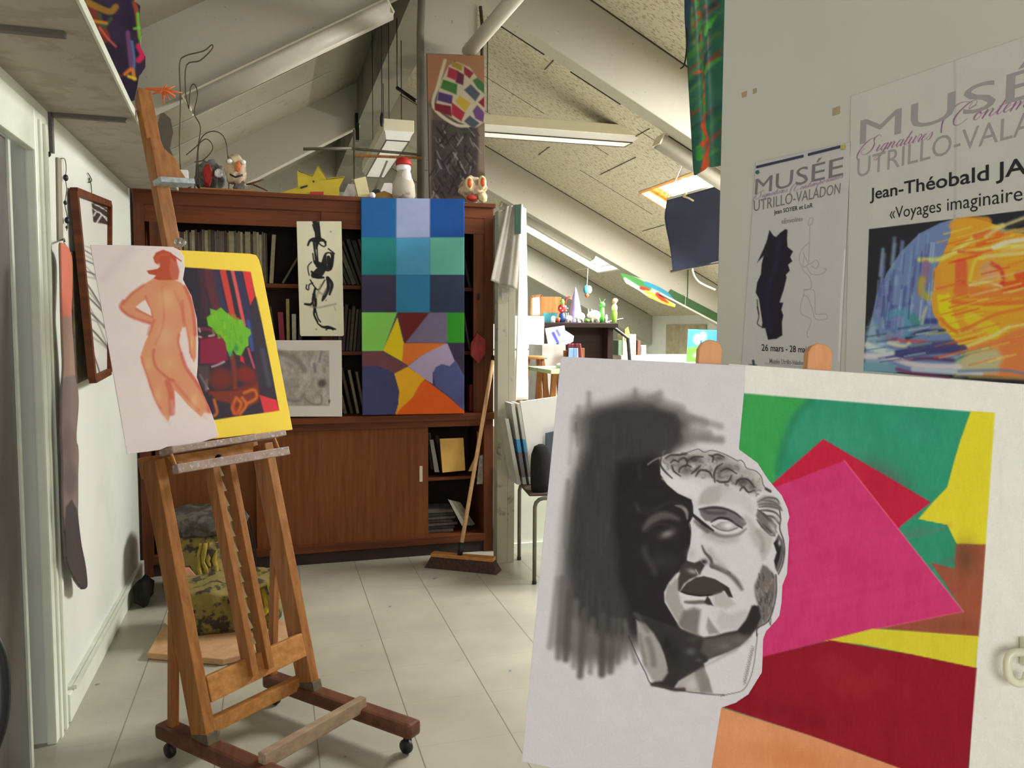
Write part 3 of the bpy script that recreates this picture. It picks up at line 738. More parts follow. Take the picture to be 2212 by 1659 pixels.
# moustache and mouth
C.poly(Z2([(780, 90), (900, 100), (965, 150), (960, 220), (900, 255), (830, 285), (760, 340), (710, 430), (675, 420), (680, 300), (720, 190)]), (66, 60, 60), 3)
C.blob(*Z2([(860, 190)])[0], 11, 5, (160, 155, 155), 0.9, 15); C.line(Z2([(900, 170), (925, 215), (930, 250)]), 2, (190, 186, 188), 1.4, 0.8)
C.poly(Z2([(530, 520), (560, 360), (650, 250), (690, 300), (690, 430), (720, 560), (800, 700), (740, 860), (640, 730)]), (160, 155, 153), 4)
C.line(Z2([(600, 330), (640, 280), (670, 230)]), 5, (196, 192, 192), 4, 0.8)
C.poly(Z2([(725, 415), (790, 330), (900, 262), (1000, 245), (1130, 280), (1240, 345), (1300, 385), (1220, 432), (1100, 466), (950, 478), (800, 458)]), (64, 58, 56), 1.6)
C.line(Z2([(730, 430), (820, 462), (960, 480), (1100, 468), (1210, 435)]), 4, (34, 30, 30), 1.5)
C.poly(Z2([(1210, 340), (1300, 390), (1345, 500), (1290, 500), (1250, 430)]), (52, 48, 48), 2)
C.poly(Z2([(1110, 470), (1230, 430), (1320, 520), (1380, 580), (1260, 640), (1120, 600)]), (176, 172, 172), 5, 0.9)
C.poly(Z2([(720, 465), (950, 495), (1050, 490), (1010, 540), (760, 540)]), (210, 206, 208), 2)
C.line(Z2([(775, 555), (880, 560), (990, 555), (1060, 580)]), [5, 8, 8, 5], (108, 98, 96), 3)
C.poly(Z2([(1040, 480), (1070, 520), (1110, 600), (1050, 585), (1000, 560)]), (56, 52, 56), 2)
# chin
C.poly(Z2([(760, 660), (880, 620), (960, 650), (940, 820), (930, 960), (760, 890), (690, 830)]), (112, 106, 104), 6, 0.9)
C.poly(Z2([(1050, 740), (1110, 830), (1190, 930), (1060, 940), (1020, 860)]), (136, 132, 130), 4, 0.9)
C.poly(Z2([(1200, 640), (1300, 700), (1500, 640), (1560, 700), (1400, 880), (1200, 900), (1140, 780)]), (182, 178, 180), 7, 0.8)
C.blob(*Z2([(990, 870)])[0], 7, 14, (208, 204, 206), 0.9)
# sideburn, ear
C.poly(Z2([(1600, 360), (1650, 240), (1700, 110), (1750, 130), (1850, 240), (1856, 450), (1800, 700), (1750, 790), (1640, 860), (1600, 760), (1650, 620), (1610, 480)]), (110, 103, 101), 4)
for i in range(40):
    x, y = C.rng.uniform(1620, 1830), C.rng.uniform(200, 780)
    C.line(Z2([(x, y), (x + C.rng.uniform(-25, 25), y + 60)]), 2.4, (70, 64, 64) if i % 3 else (150, 144, 142), 1.6, 0.7, False)
C.poly(Z2([(1570, 600), (1650, 600), (1680, 740), (1620, 870), (1480, 940), (1400, 900), (1500, 780)]), (44, 40, 40), 3)
C.line(Z2([(1860, 230), (1862, 450), (1820, 660), (1760, 790), (1640, 870), (1630, 960)]), 2.5, (52, 48, 48), 1.4)
C.poly(Z1([(1840, 1280), (1890, 1180), (1940, 1260), (1960, 1400), (1930, 1540), (1880, 1650), (1850, 1590), (1835, 1500), (1870, 1400)]), (96, 92, 92), 2)
C.poly(Z1([(1830, 1290), (1880, 1240), (1925, 1340), (1900, 1470), (1860, 1590), (1838, 1500), (1868, 1400)]), (40, 37, 40), 1.6)
C.blob(*Z1([(1900, 1290)])[0], 3, 6, (190, 186, 188), 0.9)
C.line(Z1([(1900, 880), (1915, 1000), (1905, 1120), (1950, 1260), (1962, 1400), (1940, 1540), (1890, 1659)]), 2.4, (50, 46, 48), 1.3)
C.line(Z2([(1740, 60), (1780, 130), (1860, 200)]), 3, (200, 196, 198), 1.5)
# temple hair
C.poly(Z1([(1640, 900), (1760, 960), (1870, 1080), (1850, 1210), (1740, 1130), (1650, 1030), (1620, 960)]), (112, 106, 104), 3)
for p in ([(1640, 890), (1720, 950), (1800, 1050), (1870, 1160)], [(1630, 1010), (1700, 1100), (1790, 1190), (1840, 1200)], [(1650, 900), (1760, 900), (1860, 930), (1915, 1000)], [(1640, 800), (1740, 750), (1860, 760), (1900, 820)], [(1660, 860), (1780, 850), (1900, 880)],
          [(1650, 830), (1770, 820), (1890, 850), (1930, 900)], [(1700, 780), (1800, 790), (1880, 830)], [(1740, 960), (1830, 980), (1900, 1060)], [(1700, 1060), (1800, 1160)]):
    C.line(Z1(p), [2, 5, 4, 2][:len(p)], (74, 69, 70), 1.8, 0.9)
C.poly(Z1([(1640, 770), (1720, 720), (1820, 730), (1900, 800), (1930, 900), (1760, 870), (1640, 850)]), (120, 115, 112), 5, 0.6)
for p, g in (((1830, 1120), 200), ((1800, 1060), 180), ((1870, 1000), 160), ((1790, 1010), 90)): C.blob(*Z1([p])[0], 5, 9, (g, g - 3, g - 3), 0.8, -30)
C.poly(Z1([(1580, 1080), (1700, 1130), (1820, 1220), (1800, 1330), (1740, 1480), (1690, 1500), (1640, 1300), (1590, 1180)]), (178, 173, 172), 5, 0.9)
C.line(Z1([(1640, 1150), (1700, 1260), (1700, 1380)]), 9, (150, 145, 144), 6, 0.8)
# curls over the forehead
C.poly(Z1([(500, 280), (600, 230), (800, 205), (930, 185), (1100, 195), (1250, 245), (1400, 320), (1500, 410), (1620, 450), (1680, 540), (1700, 640), (1600, 690), (1480, 660), (1380, 600), (1300, 570), (1130, 560), (1080, 510), (960, 500), (860, 480), (740, 500), (640, 440), (560, 400)]), (158, 153, 152), 9, 0.75)
for i in range(110):
    t = C.rng.rand(); x = 540 + t * 1120; y = 300 + 300 * t ** 1.6 + C.rng.uniform(-90, 130); a = C.rng.uniform(0, 6.28); r = C.rng.uniform(18, 46)
    g = (70, 92, 120, 196, 206)[i % 5]
    C.line(Z1([(x + r * math.cos(a + k * .9), y + r * .8 * math.sin(a + k * .9)) for k in range(3)]), C.rng.uniform(2, 5), (g, g - 4, g - 5), 2.2, .55)
for x, y, rx, ry, g, a in ((620, 275, 95, 38, 118, .8), (700, 350, 80, 60, 128, .7), (880, 290, 110, 42, 66, .9), (790, 420, 60, 60, 92, .8), (915, 400, 46, 60, 84, .8), (1180, 275, 75, 32, 76, .9), (1270, 400, 85, 60, 96, .9), (1050, 340, 90, 50, 168, .6),
                        (1180, 460, 36, 80, 96, .8), (1300, 500, 70, 50, 130, .8), (1470, 560, 90, 42, 70, .9), (1570, 620, 50, 60, 92, .8), (1500, 450, 70, 40, 150, .7), (1020, 470, 90, 40, 148, .7), (880, 370, 40, 30, 206, .7), (1400, 380, 30, 40, 120, .6), (560, 300, 30, 50, 140, .6), (1620, 520, 50, 60, 190, .6), (950, 215, 60, 20, 170, .6)):
    C.blob(*Z1([(x, y)])[0], rx / 5.53, ry / 5.53, (g, g - 4, g - 5), a)
for p in ([(490, 270), (480, 350), (530, 430), (620, 515)], [(620, 370), (640, 430), (720, 490)], [(540, 280), (600, 240), (720, 235), (800, 220)], [(700, 440), (720, 390), (790, 360), (850, 380)], [(850, 460), (900, 420), (960, 360)], [(820, 300), (880, 260), (990, 260)],
          [(1130, 560), (1120, 470), (1150, 390), (1220, 340)], [(1150, 540), (1200, 560), (1290, 550), (1330, 480)], [(1200, 430), (1280, 400), (1390, 460)], [(1380, 590), (1420, 530), (1520, 530), (1600, 620)], [(1430, 660), (1470, 620), (1530, 680), (1600, 660)], [(1090, 250), (1160, 230), (1240, 260)], [(900, 490), (960, 420), (1060, 440), (1100, 510)],
          [(1060, 240), (1110, 260), (1100, 320)], [(700, 300), (760, 270), (800, 320), (780, 380)], [(600, 330), (640, 300), (700, 320)]):
    C.line(Z1(p), [3] + [4.5] * (len(p) - 2) + [2.5], (60, 55, 55), 1.6, 0.9)
C.line(Z1([(700, 230), (820, 200), (930, 168), (1000, 203), (1100, 182), (1250, 230), (1400, 308)]), 1.8, (84, 80, 82), 1.0)
C.line(Z1([(1400, 310), (1440, 300), (1475, 330), (1512, 395), (1620, 430), (1685, 500), (1705, 590), (1760, 660), (1800, 680)]), 1.8, (84, 80, 82), 1.0)
C.line(Z1([(1740, 640), (1790, 670)]), 6, (60, 56, 58), 2, 0.9)
C.line(Z1([(330, 350), (400, 300), (470, 268)]), 3, (150, 147, 145), 2, 0.8)
C.vary(1.6, (0.05, 0.05))
cut = [(1212, 770), (1610, 790), (1607, 850), (1596, 970)] + zm([(1530, 250), (1640, 330), (1740, 490), (1820, 590), (1930, 720), (2000, 880), (2020, 980), (1995, 1060), (2010, 1200), (2045, 1400)], 1340, 940, 5.53) + zm([(2045, 30), (1990, 220), (1935, 360), (1925, 560), (1900, 720), (1850, 790), (1740, 910), (1705, 1000), (1700, 1220), (1690, 1400), (1640, 1480), (1530, 1659)], 1340, 1200, 5.53) + [(1590, 1518), (1558, 1529), (1537, 1659), (1527, 1730), (1127, 1645)]
ch = C.build('charcoal_drawing', on_plane(FP0, FN, 0.0045), 'paint_matte', FN, 0.003, cut=cut)
tag(ch, 'white sheet with a charcoal drawing of a bearded sculpted head on the front easel', 'drawing')

# easel that carries the front board: only its two rounded uprights show above the board
def FB(a, h, d=0.0):   # board frame: a across, h up along the tilted left edge, d towards the viewer
    ang = R(-4.6); c, s = math.cos(ang), math.sin(ang)
    x = FR * c + FU * s; y = -FR * s + FU * c
    return Vector(FP0 + FN * d) + Vector(x) * a + Vector(y) * h
def fb_of(px, py):
    p = np.array(fpl(px, py)) - FP0; ang = R(-4.6); c, s = math.cos(ang), math.sin(ang)
    x = FR * c + FU * s; y = -FR * s + FU * c
    return p @ x, p @ y
fe = empty('easel', (FB(0.45, 0).x, FB(0.45, 0).y, 0), 'pale beech easel whose two rounded upright ends rise behind the large front board', 'easel')
fxd = (FB(1, 0) - FB(0, 0)); fyd = (FB(0, 1) - FB(0, 0))
for (lx, rx, ty) in ((1515, 1566, 733), (1753, 1806, 741)):
    a0, h0 = fb_of(lx, ty + 8); a1, _ = fb_of(rx, ty + 8); _, ht = fb_of((lx + rx) / 2, ty)
    wd = a1 - a0; hb = -0.94
    foot_h = hb
    # extend down until the floor
    while FB(a0, foot_h, -0.03).z > 0.02: foot_h -= 0.01
    pr = [(a0, foot_h), (a1, foot_h)]
    pr += [(a1, ht - 0.014), (a1 - 0.004, ht - 0.004), (a1 - 0.012, ht), (a0 + 0.014, ht + 0.001), (a0 + 0.005, ht - 0.004), (a0, ht - 0.014)]
    MB().prism(pr, FB(0, 0, -0.012), fxd, fyd, 0.022).build('upright', 'peg', fe, bevel=0.002)
a0, hb = fb_of(1127, 1645); 
MB().bar(FB(0.1, -0.70, 0.0), FB(0.74, -0.70, 0.0), 0.07, 0.02, FN, 0.002).build('tray', 'peg', fe)
MB().bar(FB(0.2, -1.15, -0.03), FB(0.56, -1.15, -0.03), 0.05, 0.02, fyd).build('crossbar', 'peg', fe)
top = FB(0.38, -0.1, -0.05); MB().bar(top, (top.x + FH[0] * 0.75, top.y + FH[1] * 0.75, 0.0), 0.04, 0.022, fxd).build('back_leg', 'peg', fe)
# white hook at the right edge of the board
hk = MB(); P = [fpl(x, y, 0.026) for x, y in ((2222, 1410), (2200, 1409), (2184, 1413), (2177, 1428), (2177, 1452), (2184, 1468), (2200, 1476), (2214, 1472), (2220, 1455))]
hk.tube(smoothpts(P, 5), 0.0062, 12)
hk.bar(fpl(2222, 1380, 0.016), fpl(2222, 1440, 0.016), 0.026, 0.012, FN, 0.002)
tag(hk.build('hook', 'hookmat', None, True), 'ivory plastic hook fixed on the white board at the far right of the photo', 'hook')

# ================================================================== posters on the partition
P0 = PE + PN * 0.0015
def ppl(x, y, off=0.0): return hit(x, y, PE + PN * off, PN)
def px_of(p):
    d = np.array(p) - CAM; z = d @ FW
    return (CX + FPX * (d @ RT) / z, CY - FPX * (d @ UP) / z)
def text_mesh(body, bold=0.0, shear=0.0):
    cu = bpy.data.curves.new('txt', 'FONT'); cu.body = body; cu.offset = bold; cu.shear = shear; cu.resolution_u = 3
    ob = bpy.data.objects.new('txt', cu); COL.objects.link(ob)
    dg = bpy.context.evaluated_depsgraph_get(); dg.update()
    me = bpy.data.meshes.new_from_object(ob.evaluated_get(dg))
    bpy.data.objects.remove(ob); return me
def text_on(body, quad, place, mat, name, parent, bold=0.0, nrm=(0, 0, 1)):
    me = text_mesh(body, bold)
    V = np.array([v.co[:2] for v in me.vertices]); lo, hi = V.min(0), V.max(0)
    uv = (V - lo) / (hi - lo); H = homog(quad); u, v = uv[:, 0], 1 - uv[:, 1]
    w = H[2, 0] * u + H[2, 1] * v + 1
    Pw = place((H[0, 0] * u + H[0, 1] * v + H[0, 2]) / w, (H[1, 0] * u + H[1, 1] * v + H[1, 2]) / w, u, v)
    o = Pw.mean(0)
    me.vertices.foreach_set('co', (Pw - o).astype(np.float32).ravel()); me.update(); me.name = name
    me.materials.clear(); me.materials.append(M[mat])
    ob = bpy.data.objects.new(name, me); COL.objects.link(ob); ob.parent = parent
    ob.location = Vector(o) - WLOC[parent.name]; return ob
M['ink_grey'] = plain('grey_ink', (122, 118, 124), 0.8, 1.1, var=0.02); M['ink_light'] = plain('light_grey_ink', (158, 154, 156), 0.8, 1.1, var=0.02)
M['ink_black'] = plain('black_ink', (30, 28, 34), 0.7, 1.0, var=0.02)

# slanted copperplate letters, x-height 1; each is a list of strokes
GL = {
 'S': (2.0, [[(1.9, 2.3), (1.5, 2.7), (1.0, 2.4), (1.0, 1.9), (1.3, 1.3), (1.2, 0.4), (0.6, -0.1), (-0.1, 0.1), (-0.3, 0.6), (0.0, 0.9)], [(1.0, 2.4), (0.2, 2.2), (-0.5, 1.2), (-0.7, 0.0), (-0.3, -0.8)]]),
 'C': (2.2, [[(1.9, 2.1), (1.8, 2.7), (1.2, 2.7), (0.5, 1.9), (0.2, 0.9), (0.5, 0.05), (1.1, 0.0), (1.6, 0.5)], [(1.2, 2.7), (0.2, 3.0), (-0.7, 2.2), (-0.9, 0.9), (-0.6, -0.5)], [(1.9, 2.1), (1.3, 1.8), (1.4, 2.6)]]),
 'i': (0.6, [[(0, 0.2), (0.25, 1.0), (0.12, 0.2), (0.3, 0.0), (0.6, 0.35)], [(0.38, 1.45), (0.34, 1.55)]]),
 'g': (1.1, [[(0.8, 0.9), (0.45, 1.0), (0.12, 0.5), (0.25, 0.0), (0.6, 0.3), (0.85, 1.0)], [(0.85, 1.0), (0.5, -0.7), (0.0, -1.4), (-0.35, -1.2), (0.1, -0.6), (1.1, 0.3)]]),
 'n': (1.2, [[(0.0, 0.7), (0.2, 1.0), (0.15, 0.7), (0.0, 0.0)], [(0.05, 0.2), (0.5, 0.95), (0.75, 0.85), (0.62, 0.2), (0.8, 0.0), (1.2, 0.4)]]),
 'm': (1.8, [[(0.0, 0.7), (0.2, 1.0), (0.0, 0.0)], [(0.05, 0.2), (0.5, 0.95), (0.7, 0.8), (0.55, 0.0)], [(0.6, 0.2), (1.1, 0.95), (1.3, 0.8), (1.2, 0.2), (1.4, 0.0), (1.8, 0.4)]]),
 'a': (1.1, [[(0.75, 0.9), (0.4, 1.0), (0.1, 0.5), (0.22, 0.0), (0.55, 0.25), (0.85, 1.0), (0.68, 0.2), (0.8, 0.0), (1.1, 0.35)]]),
 't': (0.7, [[(0.0, 0.3), (0.55, 2.0), (0.3, 1.0), (0.15, 0.2), (0.35, 0.0), (0.7, 0.35)], [(0.05, 1.05), (0.6, 1.1)]]),
 'u': (1.1, [[(0.0, 0.6), (0.2, 1.0), (0.1, 0.2), (0.3, 0.0), (0.7, 0.5), (0.85, 1.0), (0.7, 0.2), (0.85, 0.0), (1.1, 0.35)]]),
 'r': (0.8, [[(0.0, 0.5), (0.25, 1.15), (0.6, 0.95), (0.4, 0.2), (0.55, 0.0), (0.8, 0.35)]]),
 'e': (0.8, [[(0.05, 0.35), (0.5, 0.7), (0.5, 0.98), (0.25, 0.95), (0.08, 0.4), (0.25, 0.0), (0.75, 0.35)]]),
 's': (0.8, [[(0.0, 0.3), (0.4, 1.1), (0.6, 0.6), (0.45, 0.05), (0.1, 0.05), (0.0, 0.25)]]),
 'o': (1.0, [[(0.5, 0.98), (0.2, 0.8), (0.1, 0.3), (0.35, 0.0), (0.7, 0.4), (0.6, 0.9), (0.5, 0.98), (0.6, 0.7), (1.0, 0.75)]]),
 'p': (1.1, [[(0.0, 0.4), (0.3, 1.2), (-0.2, -1.2)], [(0.1, 0.3), (0.55, 0.98), (0.85, 0.7), (0.6, 0.05), (0.3, 0.1)]]),
 ' ': (0.9, []),
}
def script(cv, body, q0, q1, hgt, col, a=1.0, wk=1.0, slant=0.42):
    """q0, q1: baseline start and end in photo px; hgt: x-height in px at start and end"""
    tot = sum(GL[c][0] for c in body); x = 0.0
    for c in body:
        adv, st = GL[c]
        for s_ in st:
            P = smoothpts(s_, 4); out = []; ws = []
            for i, (gx, gy) in enumerate(P):
                t = (x + gx) / tot; hh = hgt[0] * (1 - t) + hgt[1] * t
                bx = q0[0] + (q1[0] - q0[0]) * t; by = q0[1] + (q1[1] - q0[1]) * t
                out.append((bx + slant * gy * hh, by - gy * hh))
                j = min(i + 1, len(P) - 1); k = max(i - 1, 0); dx, dy = P[j] - P[k]
                down = abs(dy) / (abs(dx) + abs(dy) + 1e-6) if dy < 0 else 0.0
                ws.append((0.8 + 2.4 * down) * wk)
            cv.line(out, ws, col, 0.9, a, smooth=False)
        x += adv

# small poster
LP = Canvas([(1632, 350), (1838, 306), (1812, 826), (1600, 806)], 150, 330, (188, 186, 186), 1.28, 5)
LP.vary(1.5, (0.02, 0.01))
ZP = lambda p: zm(p, 1590, 300, 3.253)
LP.poly(ZP([(235, 640), (262, 680), (282, 690), (310, 660), (345, 634), (362, 640), (358, 700), (362, 760), (400, 790), (380, 830), (395, 860), (365, 885), (378, 925), (350, 955), (355, 975), (335, 1060), (305, 1150), (332, 1150), (318, 1200), (332, 1240), (322, 1290), (325, 1380), (285, 1405), (225, 1412), (205, 1330), (180, 1330), (185, 1290), (160, 1120), (138, 1080), (148, 1010), (175, 950), (180, 880), (195, 820), (148, 870), (190, 780), (215, 720)]), (32, 28, 44), 1.4)
LP.line(ZP([(300, 700), (290, 850), (240, 1000), (215, 1150), (235, 1350)]), 10, (44, 40, 72), 6, 0.7)
LP.line(ZP([(148, 1130), (152, 1180), (160, 1250), (150, 1300), (190, 1325)]), 2, (60, 50, 54), 1.2); LP.line(ZP([(150, 1180), (160, 1230)]), 3, (60, 50, 54), 1.2)
for p in ([(518, 555), (540, 560), (530, 600), (505, 605), (518, 555)], [(518, 600), (516, 700), (512, 860)], [(512, 730), (460, 780), (445, 850), (470, 920), (520, 980), (525, 1050), (480, 1060), (475, 1100), (455, 1160), (460, 1230), (520, 1260), (525, 1300), (500, 1360), (505, 1400)],
          [(470, 800), (500, 860), (520, 880), (560, 850), (580, 880), (560, 910), (530, 890)], [(500, 900), (530, 950), (600, 950), (635, 920), (615, 910)], [(480, 1065), (545, 1065), (555, 1150), (560, 1230), (630, 1230), (635, 1265), (560, 1265), (530, 1180), (500, 1110), (470, 1100)], [(480, 820), (470, 900), (510, 880)]):
    LP.line(ZP(p), 1.2, (140, 138, 144), 0.9, 0.9)
LP.line(ZP([(120, 1560), (125, 1590)]), 5, (50, 60, 80), 2); LP.line(ZP([(95, 1585), (145, 1590)]), 2, (80, 90, 110), 1.2)
LP.line(ZP([(205, 1580), (350, 1592), (500, 1608)]), 2.5, (150, 148, 152), 1.5, 0.8)
LP.line([(1826, 540), (1818, 640), (1812, 780)], 3, (216, 216, 222), 2, 0.9)  # highlight of the curled right edge, painted into the sheet colour
script(LP, 'Signatures', (1632, 430), (1700, 414), (6, 6), (120, 90, 130), 0.8, 0.55); script(LP, 'Contemporaines', (1712, 414), (1820, 384), (6, 6), (120, 90, 130), 0.8, 0.55)
lp = LP.build('poster', on_plane(PE, PN, 0.003), 'paint_satin', PN, 0.0012)
tag(lp, 'narrow white poster with a black brush figure taped to the right partition', 'poster')
lpl = on_plane(PE, PN, 0.0038)
text_on('MUSÉE', [(1633, 378), (1823, 327), (1821, 379), (1630, 421)], lpl, 'ink_grey', 'printed_title', lp)
text_on('UTRILLO-VALADON', [(1628, 433), (1816, 395), (1814, 418), (1628, 457)], lpl, 'ink_grey', 'printed_subtitle', lp)
text_on('Jean SOYER et LoR', [(1671, 454), (1756, 438), (1755, 451), (1672, 466)], lpl, 'ink_black', 'printed_names', lp, 0.01)
text_on('«Envolée»', [(1688, 473), (1734, 467), (1734, 477), (1688, 484)], lpl, 'ink_grey', 'printed_caption', lp)
text_on('26 mars - 28 mai 201', [(1645, 743), (1764, 749), (1764, 763), (1645, 758)], lpl, 'ink_black', 'printed_dates', lp, 0.01)
text_on('Musée Utrillo-Valadon', [(1662, 774), (1736, 779), (1736, 789), (1662, 785)], lpl, 'ink_grey', 'printed_footer', lp, 0.01)
t = MB()
for a_, b_ in (((1634, 361), (1735, 337)), ((1746, 334), (1814, 317))): t.bar(ppl(*a_, 0.005), ppl(*b_, 0.005), 0.003, 0.007, PN)
tape = t.build('tape', plain('navy_tape', (48, 46, 84), 0.5), lp); tape['label'] = 'navy blue strip of tape'
t = MB(); t.ball(ppl(1636, 372, 0.006), 0.006, 2); MB.build(t, 'putty', plain('green_putty', (40, 116, 90), 0.7), lp, True)
t = MB(); t.box(ppl(1820, 318, 0.006), (0.004, 0.012, 0.012)); t.build('sticker', plain('yellow_sticker', (190, 184, 90), 0.7), lp)

# large poster
BP = Canvas([(1838, 208), (2290, 52), (2290, 862), (1826, 822)], 340, 500, (192, 190, 184), 1.28, 7)
BP.vary(1.5, (0.02, 0.01)); ZQ = lambda p: zm(p, 1860, 440, 4.253)
art = [(1877, 495), (2290, 445), (2290, 838), (1865, 800)]
BP.poly(art, (40, 40, 48), 1.0)
BP.poly([(1872, 740), (1880, 700), (1893, 640), (1915, 590), (1945, 545), (1985, 505), (2030, 482), (2070, 470), (2110, 700), (2060, 810), (1868, 800)], (112, 134, 180), 2)
BP.poly([(1866, 800), (1870, 720), (1884, 690), (1910, 740), (1925, 800)], (146, 176, 196), 9, 0.9)
for i in range(46):
    x, y = BP.rng.uniform(1895, 2010), BP.rng.uniform(540, 700); k = i % 4
    BP.line([(x + 6, y - 26), (x, y + 30)], BP.rng.uniform(4, 9), ((86, 96, 166), (150, 184, 210), (70, 70, 140), (130, 160, 200))[k], 4, 0.5, False)
BP.poly(ZQ([(850, 140), (960, 128), (1100, 150), (1260, 200), (1340, 260), (1800, 300), (1800, 1600), (1200, 1560), (930, 1330), (820, 1210), (720, 1120), (660, 1000), (640, 850), (670, 640), (760, 450), (820, 300)]), (232, 160, 46), 2)
for p, w, c, a in (([(860, 200), (1000, 170), (1150, 170)], 24, (240, 160, 50), .8), ([(540, 515), (720, 510), (860, 440), (1000, 340), (1150, 250), (1300, 200)], 10, (216, 214, 100), .9), ([(860, 440), (1050, 430), (1300, 400), (1600, 380)], 10, (236, 220, 120), .9),
               ([(1050, 300), (1180, 260), (1300, 280)], 12, (218, 90, 40), .8), ([(1080, 380), (1200, 340), (1350, 280)], 12, (218, 90, 40), .8), ([(900, 440), (1080, 450), (1200, 430)], 8, (226, 90, 44), .8), ([(1220, 400), (1350, 350), (1500, 330)], 10, (232, 220, 200), .9), ([(1150, 300), (1300, 210), (1500, 130)], 8, (216, 200, 150), .8),
               ([(1300, 250), (1450, 250), (1600, 260)], 10, (150, 160, 140), .8), ([(1350, 220), (1500, 170), (1600, 150)], 7, (60, 60, 50), .8),
               ([(920, 560), (920, 700), (920, 790)], 26, (222, 96, 62), .9), ([(900, 800), (1150, 820), (1500, 800)], 26, (226, 120, 56), .8), ([(1300, 760), (1500, 740), (1700, 720)], 20, (222, 80, 40), .9), ([(1450, 660), (1600, 640)], 20, (226, 80, 36), .9),
               ([(850, 900), (1100, 930), (1500, 900)], 10, (226, 100, 50), .7), ([(1090, 490), (1300, 470), (1700, 440)], 8, (238, 210, 140), .8), ([(1000, 700), (1050, 520), (1120, 500)], 7, (232, 210, 70), .8), ([(720, 960), (850, 950), (1300, 960), (1700, 940)], 10, (228, 180, 40), .9),
               ([(760, 860), (780, 1000), (850, 1150)], 28, (220, 210, 36), .9), ([(1000, 1050), (1200, 1150), (1230, 1200)], 26, (214, 200, 44), .8), ([(930, 1170), (1100, 1080), (1300, 1000), (1600, 940)], 6, (226, 110, 50), .8),
               ([(700, 620), (700, 780), (760, 800)], 18, (226, 150, 60), .8), ([(740, 1060), (800, 1130), (880, 1180)], 8, (226, 110, 50), .8), ([(840, 1220), (900, 1300), (950, 1330)], 8, (222, 180, 60), .8),
               ([(930, 1330), (1200, 1220), (1400, 1120), (1700, 1100)], 7, (236, 220, 150), .8)):
    BP.line(ZQ(p), w, c, 4, a)
BP.poly(ZQ([(950, 1340), (1200, 1260), (1450, 1150), (1850, 1100), (1850, 1650), (1300, 1600), (900, 1560)]), (226, 128, 70), 6)
BP.poly(ZQ([(860, 1420), (1000, 1370), (1250, 1330), (1300, 1420), (1250, 1560), (860, 1590)]), (186, 190, 150), 9, 0.9)
BP.blob(*ZQ([(1190, 640)])[0], 24, 22, (206, 160, 130), 0.9); BP.line(ZQ([(1200, 550), (1280, 600), (1305, 690), (1290, 760)]), 9, (206, 60, 60), 4, 0.8); BP.line(ZQ([(1100, 600), (1180, 545)]), 6, (186, 160, 140), 3, .8)
BP.line(ZQ([(1000, 750), (1150, 720), (1290, 760)]), 6, (232, 200, 150), 3, .9)
for p, w, c in (([(600, 550), (580, 700), (540, 800)], 16, (150, 110, 140)), ([(560, 700), (560, 820), (620, 860)], 16, (176, 160, 60)), ([(240, 1040), (300, 1000), (420, 1000), (420, 1200)], 16, (90, 150, 180)), ([(480, 1050), (520, 1120)], 20, (70, 140, 140)),
               ([(600, 1080), (680, 1080)], 12, (56, 70, 130)), ([(420, 1240), (560, 1180), (760, 1170)], 8, (40, 50, 70)), ([(250, 1240), (400, 1260), (600, 1270)], 6, (206, 80, 70)), ([(260, 1280), (400, 1310), (440, 1290)], 9, (220, 210, 170)),
               ([(350, 1380), (550, 1350), (750, 1330), (930, 1340)], 22, (62, 58, 110)), ([(450, 1330), (600, 1300), (850, 1280)], 14, (80, 76, 120)), ([(400, 1440), (600, 1420), (850, 1440)], 7, (90, 50, 90)),
               ([(60, 1300), (150, 1340), (280, 1370)], 14, (206, 220, 214)), ([(0, 1400), (250, 1410), (500, 1480), (900, 1500)], 12, (222, 212, 216)), ([(20, 1500), (150, 1500), (300, 1520)], 20, (110, 160, 180)), ([(330, 1520), (500, 1560), (800, 1600)], 7, (120, 60, 100)), ([(480, 1520), (800, 1540), (1100, 1560)], 10, (196, 206, 214)),
               ([(870, 1440), (1000, 1370), (1180, 1320)], 5, (70, 130, 140)), ([(900, 1540), (1300, 1530), (1500, 1560)], 6, (110, 130, 170)), ([(150, 1170), (160, 1210)], 7, (70, 90, 150)), ([(210, 700), (215, 1000), (230, 1150)], 3, (90, 100, 150)), ([(600, 1200), (700, 1190), (800, 1180)], 4, (180, 180, 100)), ([(560, 1050), (600, 950), (560, 1100)], 5, (190, 200, 160)), ([(1000, 1590), (1300, 1600), (1600, 1590)], 5, (150, 140, 90))):
    BP.line(ZQ(p), w, c, 4, 0.85)
for i in range(90):
    x, y = BP.rng.uniform(2030, 2240), BP.rng.uniform(490, 790); c = ((238, 176, 52), (230, 104, 44), (236, 214, 90), (214, 70, 40), (240, 196, 130), (224, 140, 50))[i % 6]
    if math.hypot((x - 2130) / 120, (y - 640) / 170) < 1.05: BP.line([(x - 24, y + 6), (x, y), (x + 34, y - 9)], BP.rng.uniform(1.5, 5), c, 2.5, .55)
for i in range(70):
    x, y = BP.rng.uniform(1885, 2020), BP.rng.uniform(520, 780); c = ((180, 206, 220), (70, 78, 150), (120, 170, 200), (60, 60, 110), (150, 130, 180), (110, 160, 150))[i % 6]
    if y > 690: BP.line([(x - 20, y + 3), (x + 24, y - 4)], BP.rng.uniform(2, 5), c, 2.5, .55)
    elif (x - 2060) ** 2 / 185 ** 2 + (y - 690) ** 2 / 210 ** 2 < .95: BP.line([(x + 4, y - 20), (x, y + 22)], BP.rng.uniform(1.5, 4), c, 2, .5)
BP.poly([(1838, 208), (1877, 190), (1877, 495), (1865, 801), (1826, 830)], (190, 188, 184), 0.8); BP.poly([(1820, 799), (2300, 838), (2300, 900), (1820, 900)], (190, 188, 184), 0.8)
